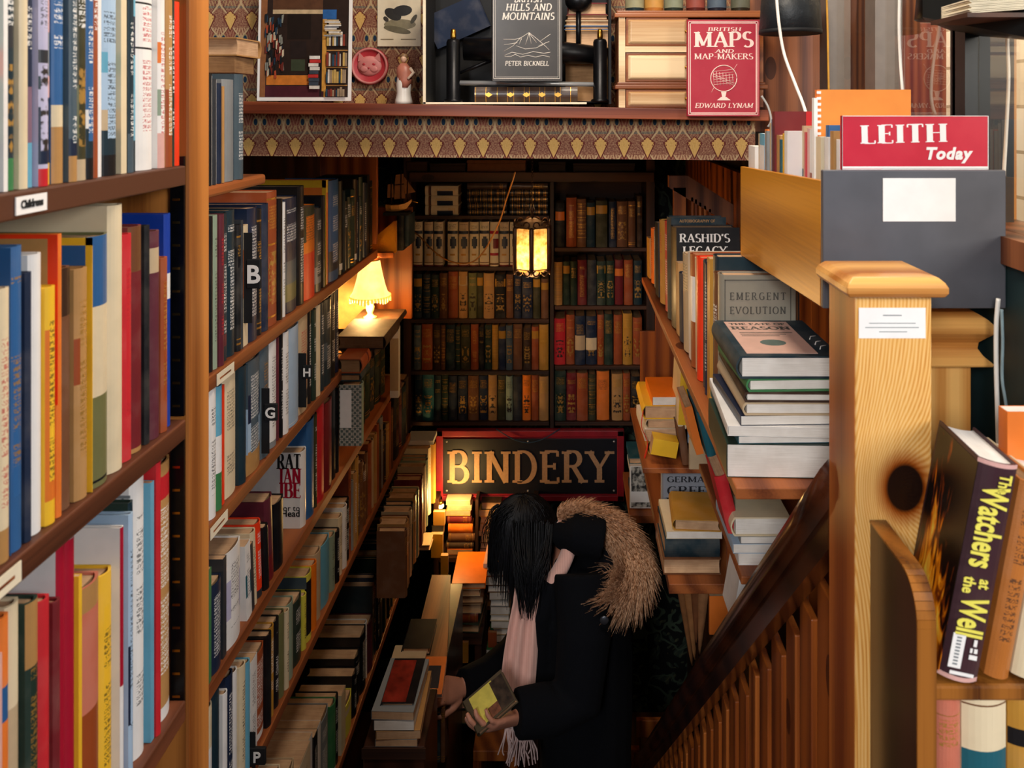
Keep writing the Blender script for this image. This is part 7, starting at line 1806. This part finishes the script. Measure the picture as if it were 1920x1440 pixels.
# arms under the sleeves
NE = [Q(1090, 1085, 2.34), Q(1078, 1305, 2.26), Q(985, 1338, 2.2)]
FE = [Q(1040, 1110, 2.66), Q(962, 1240, 2.62), Q(872, 1288, 2.5)]
body.tube(NE, [0.06, 0.043, 0.030], 12); body.tube(FE, [0.055, 0.042, 0.029], 12)
def hand(mb, wrist, fwd, nrm, side, curl, spread=0.16, thumb_fwd=0.6, s=1.0):
    """palm with four fingers and a thumb; nrm points out of the back of the hand, side = +1 puts the thumb along fwd x nrm"""
    f = fwd.normalized(); n = (nrm - nrm.dot(f) * f).normalized(); c = f.cross(n) * side
    P = lambda a, b, d: wrist + f * a * s + c * b * s + n * d * s
    rs = []
    for a, w_, h_ in ((-0.02, .025, .020), (0.0, .026, .019), (0.03, .034, .016), (0.065, .040, .014), (0.088, .038, .012), (0.096, .03, .009)):
        rs.append([P(a, w_ * math.cos(k / 14 * 6.2832), h_ * math.sin(k / 14 * 6.2832)) for k in range(14)])
    mb.rings(rs)
    for i, (b, L, r) in enumerate(((0.028, .072, .0085), (0.0095, .080, .0088), (-0.0095, .074, .0083), (-0.028, .058, .0074))):
        a0 = 0.086 - (0.006 if i in (0, 3) else 0); base = P(a0 - 0.014, b, 0); pts = [base, P(a0, b, 0)]; ang = 0.0
        dirc = f * math.cos((b / .03) * spread) + c * math.sin((b / .03) * spread)
        p = pts[-1]
        for j, (fr, cu) in enumerate(zip((.45, .32, .25), curl[i] if isinstance(curl[0], (list, tuple)) else curl)):
            ang += cu
            dv = dirc * math.cos(ang) - n * math.sin(ang)
            p = p + dv * L * fr * s; pts.append(p)
        mb.tube(pts, [r * s, r * 1.04 * s, r * 1.0 * s, r * .92 * s, r * .72 * s], 10)
    t0 = P(0.012, 0.026, -0.004); t1 = P(0.035, 0.046, -0.012); t2 = t1 + (f * thumb_fwd + c * 0.45 - n * 0.35).normalized() * 0.036 * s; t3 = t2 + (f * (thumb_fwd + .2) + c * 0.05 - n * 0.45).normalized() * 0.028 * s
    mb.tube([t0, t1, t2, t3], [0.014 * s, 0.0125 * s, 0.0105 * s, 0.008 * s], 10)
    return [t3]
# near hand holding the yellow book, far hand lifting a small one from the pile
NWR, NFW = Q(968, 1345, 2.19), (Q(908, 1366, 2.12) - Q(968, 1345, 2.19))
hand(body, NWR, NFW, Vector((0.10, -0.75, -0.65)), -1, [[.25, .5, .4], [.25, .55, .45], [.3, .6, .5], [.35, .6, .5]], s=1.0, thumb_fwd=.9)
FWR, FFW = Q(868, 1290, 2.5), (Q(815, 1298, 2.42) - Q(868, 1290, 2.5))
hand(body, FWR, FFW, Vector((0.0, -0.75, 0.55)), -1, [[.15, .25, .25], [.35, .6, .4], [.5, .7, .5], [.6, .8, .5]], s=0.98, thumb_fwd=.9)
bo_ = sm_mesh(body, 'body', skin, per, 0.0045, 2)
# face details
eyes = MB()
for q in (-1, 1): eyes.ball((-0.083, q * 0.032, 0.016), (0.010, 0.013, 0.010), 8, M=HT)
eyes.build('eyes', plain('dark_eyes', '20140f', 0.2), per)
lips = MB(); lips.ball((-0.0905, 0, -0.058), (0.008, 0.020, 0.0075), 8, M=HT); lips.build('lips', plain('lips', '9a4a46', 0.5), per)
gl_ = MB()
for q in (-1, 1):
    gl_.tube([HT @ Vector((-0.099, q * 0.033 + 0.023 * math.cos(t / 14 * 6.2832), 0.016 + 0.019 * math.sin(t / 14 * 6.2832))) for t in range(15)], 0.0014, 6)
    gl_.tube([HT @ Vector((-0.097, q * 0.056, 0.018)), HT @ Vector((-0.05, q * 0.080, 0.018)), HT @ Vector((0.01, q * 0.082, 0.012))], 0.0013, 6)
gl_.tube([HT @ Vector((-0.099, -0.011, 0.018)), HT @ Vector((-0.103, 0, 0.021)), HT @ Vector((-0.099, 0.011, 0.018))], 0.0013, 6)
gl_.build('glasses', M['brass'], per)
# trousers and boots
tr = MB()
for q in (-1, 1):
    hy_ = q * 0.085
    tr.tube([Q(1094, 1480) + Vector((0, hy_, 0)), Vector((-0.01, hy_ * 1.05, 0.46)), Vector((0.01, hy_ * 1.1, 0.12)), Vector((0.01, hy_ * 1.1, 0.10))], [0.095, 0.07, 0.058, 0.056], 14)
sm_mesh(tr, 'trousers', plain('black_trousers', '0b0c10', 0.9), per, 0.009, 3)
bt = MB()
for q in (-1, 1):
    hy_ = q * 0.085 * 1.15
    bt.rings([ell((-0.03, hy_, 0.002), .115, .05), ell((-0.03, hy_, 0.05), .105, .048), ell((0.0, hy_, 0.09), .06, .05), ell((0.008, hy_, 0.16), .058, .05)])
sm_mesh(bt, 'boots', plain('black_boots', '0e0d0d', 0.5), per, 0.007, 2)
# coat
ct = MB()
ct.rings([ell(Q(1072, 1032), .055, .10), ell(Q(1084, 1048), .085, .165), ell(Q(1091, 1075), .115, .205), ell(Q(1094, 1120), .148, .215), ell(Q(1095, 1200), .154, .20), ell(Q(1096, 1300), .152, .19), ell(Q(1098, 1400), .142, .20), ell(Q(1098, 1500), .145, .21), ell(Q(1096, 1600), .14, .20), ell(Q(1096, 1640), .135, .19)])
ct.tube([Q(1092, 1075, 2.36), Q(1096, 1190, 2.29), Q(1082, 1310, 2.25), Q(1030, 1330, 2.22), Q(968, 1338, 2.19)], [0.085, 0.078, 0.074, 0.066, 0.060], 16)
ct.tube([Q(1050, 1100, 2.66), Q(1005, 1180, 2.66), Q(965, 1235, 2.62), Q(915, 1268, 2.56), Q(868, 1286, 2.5)], [0.08, 0.074, 0.068, 0.056, 0.048], 16)
# hood lying on the back, collar
ct.ball(Q(1140, 1035, 2.5), (0.085, 0.13, 0.085), 12)
ct.tube([Q(1050, 1000, 2.44), Q(1085, 1000, 2.40), Q(1130, 1010, 2.40)], [0.045, 0.06, 0.06], 12)
ct.tube([Q(1062, 1005, 2.56), Q(1100, 1000, 2.60), Q(1135, 1010, 2.58)], [0.04, 0.055, 0.06], 12)
ct.tube([Q(1030, 1090, 2.38), Q(1015, 1150, 2.36), Q(1012, 1300, 2.38)], [0.03, 0.035, 0.03], 10)
sm_mesh(ct, 'coat', coatm, per, 0.0075, 4)
bdg = MB(); c0 = Q(1133, 1163, 2.232)
bdg.lathe([(0.0001, 0.003), (0.010, 0.003), (0.0125, 0.001), (0.0125, 0)], 18, M=Matrix.Translation(c0) @ Matrix.Rotation(math.pi / 2, 4, 'X'))
bdg.build('coat_button', plain('dull_metal_button', '5a5d66', 0.35, 0.8), per)
# strands: hair, fur, fringe
def strand(mb, pts, r0, r1=0.0, n=3, mi=0):
    k = len(pts) - 1
    mb.tube(pts, [r0 + (r1 - r0) * (i / k) for i in range(k + 1)], n, mi, cap=False)
def strand_mat(name, a, b, rough=0.45, spec=0.4):
    g = Gr(name); n = g.noise(g.co(), 120, 2)
    return g.surf(g.ramp(n, [(0.35, hx(a)), (0.65, hx(b))]), rough, spec)
hr_ = random.Random(5)
hair = MB()
hm = strand_mat('near_black_hair', '07080b', '12141a', 0.5, 0.3)
# cap of hair on the skull
caps = []
for a in range(1, 9):
    t = math.pi * 0.62 * a / 8
    caps.append([HT @ Vector((0.012 + 0.100 * (0.84 if math.cos(k / 24 * 6.2832) < -0.5 and a > 3 else 1.0) * math.sin(t) * math.cos(k / 24 * 6.2832), 0.083 * math.sin(t) * math.sin(k / 24 * 6.2832), 0.022 + 0.104 * math.cos(t))) for k in range(24)])
hair.rings(caps)
GRAV = Vector((0, 0, -1))
for i in range(1700):
    u = hr_.uniform(0.12, 1.0); a = hr_.uniform(0, 2 * math.pi)
    t = math.pi * 0.56 * u
    lx, ly, lz = 0.012 + 0.101 * math.sin(t) * math.cos(a), 0.084 * math.sin(t) * math.sin(a), 0.022 + 0.105 * math.cos(t)
    face_side = math.cos(a) < -0.45
    if face_side and (lz < 0.055 or hr_.random() < 0.35): continue
    p = HT @ Vector((lx, ly, lz)); outw = (p - HT @ Vector((0.01, 0, 0.02))).normalized()
    L = hr_.uniform(0.17, 0.235) if not face_side else hr_.uniform(0.06, 0.12)
    if math.cos(a) > 0.3: L = hr_.uniform(0.12, 0.20)
    pts = [p]; dv = (outw * 0.55 + GRAV * 0.7 + Vector((hr_.uniform(-.08, .08), hr_.uniform(-.08, .08), 0)))
    # sweep the hair forward over the bowed face
    fw = Vector((-0.10, -0.06, 0))
    for s_ in range(6):
        dv = (dv * 0.55 + GRAV * 0.6 + fw * (0.5 if s_ > 1 else 0.1) * 0.4).normalized()
        p = p + dv * L / 6
        # keep off the skull
        q_ = HT.inverted() @ p
        e = math.sqrt(((q_.x - 0.012) / 0.100) ** 2 + (q_.y / 0.083) ** 2 + ((q_.z - 0.022) / 0.104) ** 2)
        if e < 1.02: p = HT @ Vector((0.012 + (q_.x - 0.012) / e * 1.02, q_.y / e * 1.02, 0.022 + (q_.z - 0.022) / e * 1.02))
        pts.append(p)
    strand(hair, pts, 0.0028, 0.0007)
# long lock falling in front over the scarf
for i in range(420):
    x0, y0 = hr_.uniform(958, 1036), hr_.uniform(975, 1015); d_ = 2.5 - hr_.uniform(0.075, 0.11)
    xe = 992 + (x0 - 992) * hr_.uniform(0.10, 0.75) + hr_.uniform(-6, 6)
    ye = hr_.uniform(1085, 1165) if abs(x0 - 990) < 32 else hr_.uniform(1060, 1120)
    pts = [Q(x0, y0, d_), Q(x0 + (xe - x0) * .15 , y0 + (ye - y0) * .35, d_ - 0.03), Q(x0 + (xe - x0) * .55, y0 + (ye - y0) * .7, d_ - 0.065), Q(xe, ye, d_ - 0.075)]
    strand(hair, smooth(pts, 3), 0.0026, 0.0006)
# fringe at the brow
for i in range(70):
    x0, y0 = hr_.uniform(918, 950), hr_.uniform(955, 985); d_ = 2.5 - hr_.uniform(0.0, 0.09)
    xe = x0 - hr_.uniform(2, 16); ye = hr_.uniform(1005, 1035)
    strand(hair, smooth([Q(x0 + 14, y0 - 12, d_), Q(x0, y0, d_ - .005), Q(xe, (y0 + ye) / 2 + 4, d_ - .008), Q(xe + 2, ye, d_ - 0.008)], 3), 0.0018, 0.0005)
hair.build('hair', hm, per)
# scarf: neck wrap, long panel, tassels
sc_m = Gr('pink_wool_scarf')
_x, _y, _z = sc_m.xyz()
_w = (_x * 900.0).sin() * 0.5 + 0.5
sc_m.surf(sc_m.mix(_w * 0.25 + sc_m.noise(sc_m.co(), 60, 3) * 0.35, hx('efbfb2'), hx('d09a90')), 0.9, 0.15, 0, sc_m.bump(_w, 0.3, 0.001), sheen=0.3)
scm = sc_m.mat
sf = MB()
wrap = [Q(1052, 985, 2.43), Q(1064, 1000, 2.40), Q(1066, 1030, 2.39), Q(1052, 1065, 2.385), Q(1030, 1095, 2.385), Q(1005, 1108, 2.40), Q(985, 1100, 2.44)]
sf.tube(smooth(wrap), 0.026, 12, flat=0.75)
sf.tube(smooth([Q(1055, 982, 2.46), Q(1064, 1000, 2.52), Q(1050, 1035, 2.58), Q(1015, 1070, 2.58), Q(978, 1088, 2.53), Q(968, 1098, 2.46), Q(985, 1104, 2.42)]), 0.024, 10, flat=0.8)
sf.tube(smooth([Q(962, 1075, 2.45), Q(968, 1110, 2.42), Q(985, 1130, 2.41)]), 0.022, 10)
# pleated panel
rows = []
NP = 26
for (y, xa, xb) in ((1098, 966, 1014), (1130, 962, 1012), (1180, 952, 1010), (1230, 944, 1008), (1280, 938, 1004), (1296, 936, 1002), (1330, 940, 1000), (1372, 948, 998)):
    row = []
    for k in range(NP + 1):
        u = k / NP
        d_ = 2.345 + 0.05 * (1098 - y) / 300 + 0.007 * math.sin(u * 15 + y * 0.004) + 0.012 * abs(u - .5)
        row.append(Q(xa + (xb - xa) * u, y, d_))
    rows.append(row)
pan = MB()
front = rows; backr = [[p + Vector((0, 0.010, 0)) for p in r][::-1] for r in rows]
pan.rings([a + b for a, b in zip(front, backr)])
sf_o = sf.build('scarf_wrap', scm, per)
pan.build('scarf', scm, per)
fr_ = MB()
for i in range(34):
    u = i / 33; x0 = 948 + 50 * u
    xm, ym = x0 + hr_.uniform(-8, 8), hr_.uniform(1392, 1408); xe, ye = xm + hr_.uniform(-8, 8), hr_.uniform(1412, 1438)
    dd_ = 2.30 + hr_.uniform(-0.01, 0.01)
    strand(fr_, smooth([Q(x0, 1366, 2.305), Q(x0 + hr_.uniform(-3, 3), 1382, dd_), Q(xm, ym, dd_), Q(xe, ye, dd_)], 4), 0.0028, 0.002, 5)
fr_.build('scarf_fringe', plain('pale_fringe_wool', 'cdb2ae', 0.9), per)
# fur edge of the hood
fur = MB()
fm = strand_mat('tan_fur', '84502a', 'f0c4a0', 0.7, 0.2)
arcp = smooth([Q(1046, 972, 2.44), Q(1075, 966, 2.44), Q(1105, 970, 2.44), Q(1138, 985, 2.44), Q(1164, 1008, 2.43), Q(1180, 1038, 2.41), Q(1184, 1068, 2.38), Q(1174, 1094, 2.35), Q(1155, 1104, 2.33), Q(1140, 1090, 2.33)], 6)
NA = len(arcp)
rad = [0.014 + 0.017 * min(1.0, (i / NA) * 1.5) for i in range(NA)]
fur.tube(arcp, rad, 10)
cen = Q(1095, 1060, 2.44)
for i in range(4200):
    k = hr_.uniform(0, NA - 1.001); j = int(k); p = arcp[j].lerp(arcp[j + 1], k - j); r_ = rad[j]
    tn = (arcp[j + 1] - arcp[j]).normalized()
    outv = (p - cen); outv = (outv - outv.dot(tn) * tn).normalized()
    sd = tn.cross(outv)
    a = hr_.gauss(0, 1.05)
    nrm_ = outv * math.cos(a) + sd * math.sin(a)
    if nrm_.dot(Vector((0, -1, 0.1))) < -0.6: nrm_ = -nrm_
    u = k / NA
    L = (0.030 + 0.046 * min(1, u * 1.5)) * hr_.uniform(0.5, 1.35)
    lean = tn * (0.55 + 0.35 * u) + GRAV * (0.05 + 0.55 * u)
    s0 = p + nrm_ * r_ * 0.9
    d1 = (nrm_ + lean * 0.6).normalized(); d2 = (nrm_ * 0.55 + lean * 1.1).normalized()
    strand(fur, [s0, s0 + d1 * L * .5, s0 + d1 * L * .5 + d2 * L * .5], 0.0013, 0.0002)
fur.build('fur_trim', fm, per)
# book in the near hand
B0, B1, B2 = W(893, 1378, 2.10), W(968, 1312, 2.14), W(902, 1303, 2.17)
ex_ = (B1 - B0); ey_ = (B2 - B0); ex_.normalize(); nn = ex_.cross(ey_).normalized(); ey_ = nn.cross(ex_).normalized()
wd_, ht_ = (W(968, 1312, 2.14) - B0).length, (W(902, 1303, 2.17) - B0).length
hb = make_book(axes(B0 + nn * -0.010 + ex_ * 0.0, -nn * -1, ex_, ey_) if (nn.cross(ex_) - ey_).length < 0.01 else axes(B0, nn, ex_, ey_), wd_, ht_, 0.022, 'yl', 'j', [], 'yellow and black jacketed book held against the dark coat', None, 'pages')
hb.children[0].color = hx('4a3f2e')
sgn = 1 if nn.y < 0 else -1
xo = 0.0112 * sgn
for nme, (a, b, c, d), m_ in (('yellow_panel', (.16, .06, .72, .94), plain('yellow_jacket_print', 'd2c45a', 0.4)), ('dark_picture', (.66, .04, .97, .90), plain('dark_jacket_print', '3a2c22', 0.4, var=0.4, scale=60)), ('dark_picture', (.42, .05, .66, .34), plain('brown_jacket_print', '7a4a34', 0.4, var=0.4, scale=60))):
    z_ = 0.0004 if nme == 'dark_picture' else 0.0
    MB().box((xo, a * wd_, b * ht_), (xo + sgn * (0.0006 + z_), c * wd_, d * ht_)).build(nme, m_, hb)
# small book lifted by the far hand
ob = px_book('lie_tail', 788, 1298, 829, 1309, 2.36, 0.11, 'or', 'p', '', 'small orange paperback being lifted from the pile by the far hand', 'pages_white', pitch=22)
w_, h_, t_ = ob['dims']
MB().box((t_ / 2, w_ * .2, h_ * .15), (t_ / 2 + 0.0005, w_ * .8, h_ * .75)).build('dark_picture', plain('dark_cover_picture', '2f2a2c', 0.4), ob)

# ---------------------------------------------------------------- stool and chair at the stair foot
cs = thing('chair', 'small orange lit wooden chair back at the stair foot beside the handrail', 'chair', (W(1215, 0, 3.0).x, 3.02, LOW))
A, B = W(1194, 1388, 3.0), W(1246, 1355, 3.0)
o0 = Vector(ROOTM[cs.name].translation)
MB().box((A.x - o0.x, -0.01, A.z - LOW), (B.x - o0.x, 0.01, B.z - LOW)).build('back_rail', M['panel_red2'], cs, bev=0.003)
MB().box((A.x - o0.x, -0.30, 0.10), (B.x - o0.x, 0.0, 0.125)).build('seat', M['panel_red2'], cs, bev=0.003)
for sx in (A.x - o0.x + 0.008, B.x - o0.x - 0.008): MB().box((sx - 0.008, -0.008, 0), (sx + 0.008, 0.008, A.z - LOW)).build('leg', M['panel_red'], cs)
for sx in (A.x - o0.x + 0.008, B.x - o0.x - 0.008): MB().box((sx - 0.008, -0.295, 0), (sx + 0.008, -0.28, 0.10)).build('leg', M['panel_red'], cs)
c2 = thing('chair', 'wooden chair post half hidden behind the dark coat', 'chair', (W(1182, 0, 2.9).x, 2.92, LOW))
MB().box((-0.03, -0.012, 0), (-0.008, 0.012, W(0, 1414, 2.9).z - LOW)).build('back_post', M['panel_red'], c2, bev=0.002)
MB().box((0.012, -0.012, 0), (0.034, 0.012, W(0, 1414, 2.9).z - LOW)).build('back_post', M['panel_red'], c2, bev=0.002)
MB().box((-0.03, -0.011, W(0, 1428, 2.9).z - LOW), (0.034, 0.011, W(0, 1410, 2.9).z - LOW)).build('back_rail', M['panel_red2'], c2, bev=0.002)
st_ = thing('stool', 'low orange lit wooden stool under the scarf fringe', 'stool', (W(925, 0, 2.75).x, 2.85, LOW))
A, B = W(897, 1428, 2.75), W(960, 1408, 2.75)
MB().box((-0.07, -0.1, A.z - LOW), (0.075, 0.1, B.z - LOW)).build('seat', M['panel_red2'], st_, bev=0.003)
for sx in (-0.06, 0.065):
    for sy in (-0.09, 0.09): MB().box((sx - 0.01, sy - 0.01, 0), (sx + 0.01, sy + 0.01, A.z - LOW - 0.0005)).build('leg', M['panel_red'], st_)

for o in bpy.data.objects:
    if 'dims' in o: del o['dims']
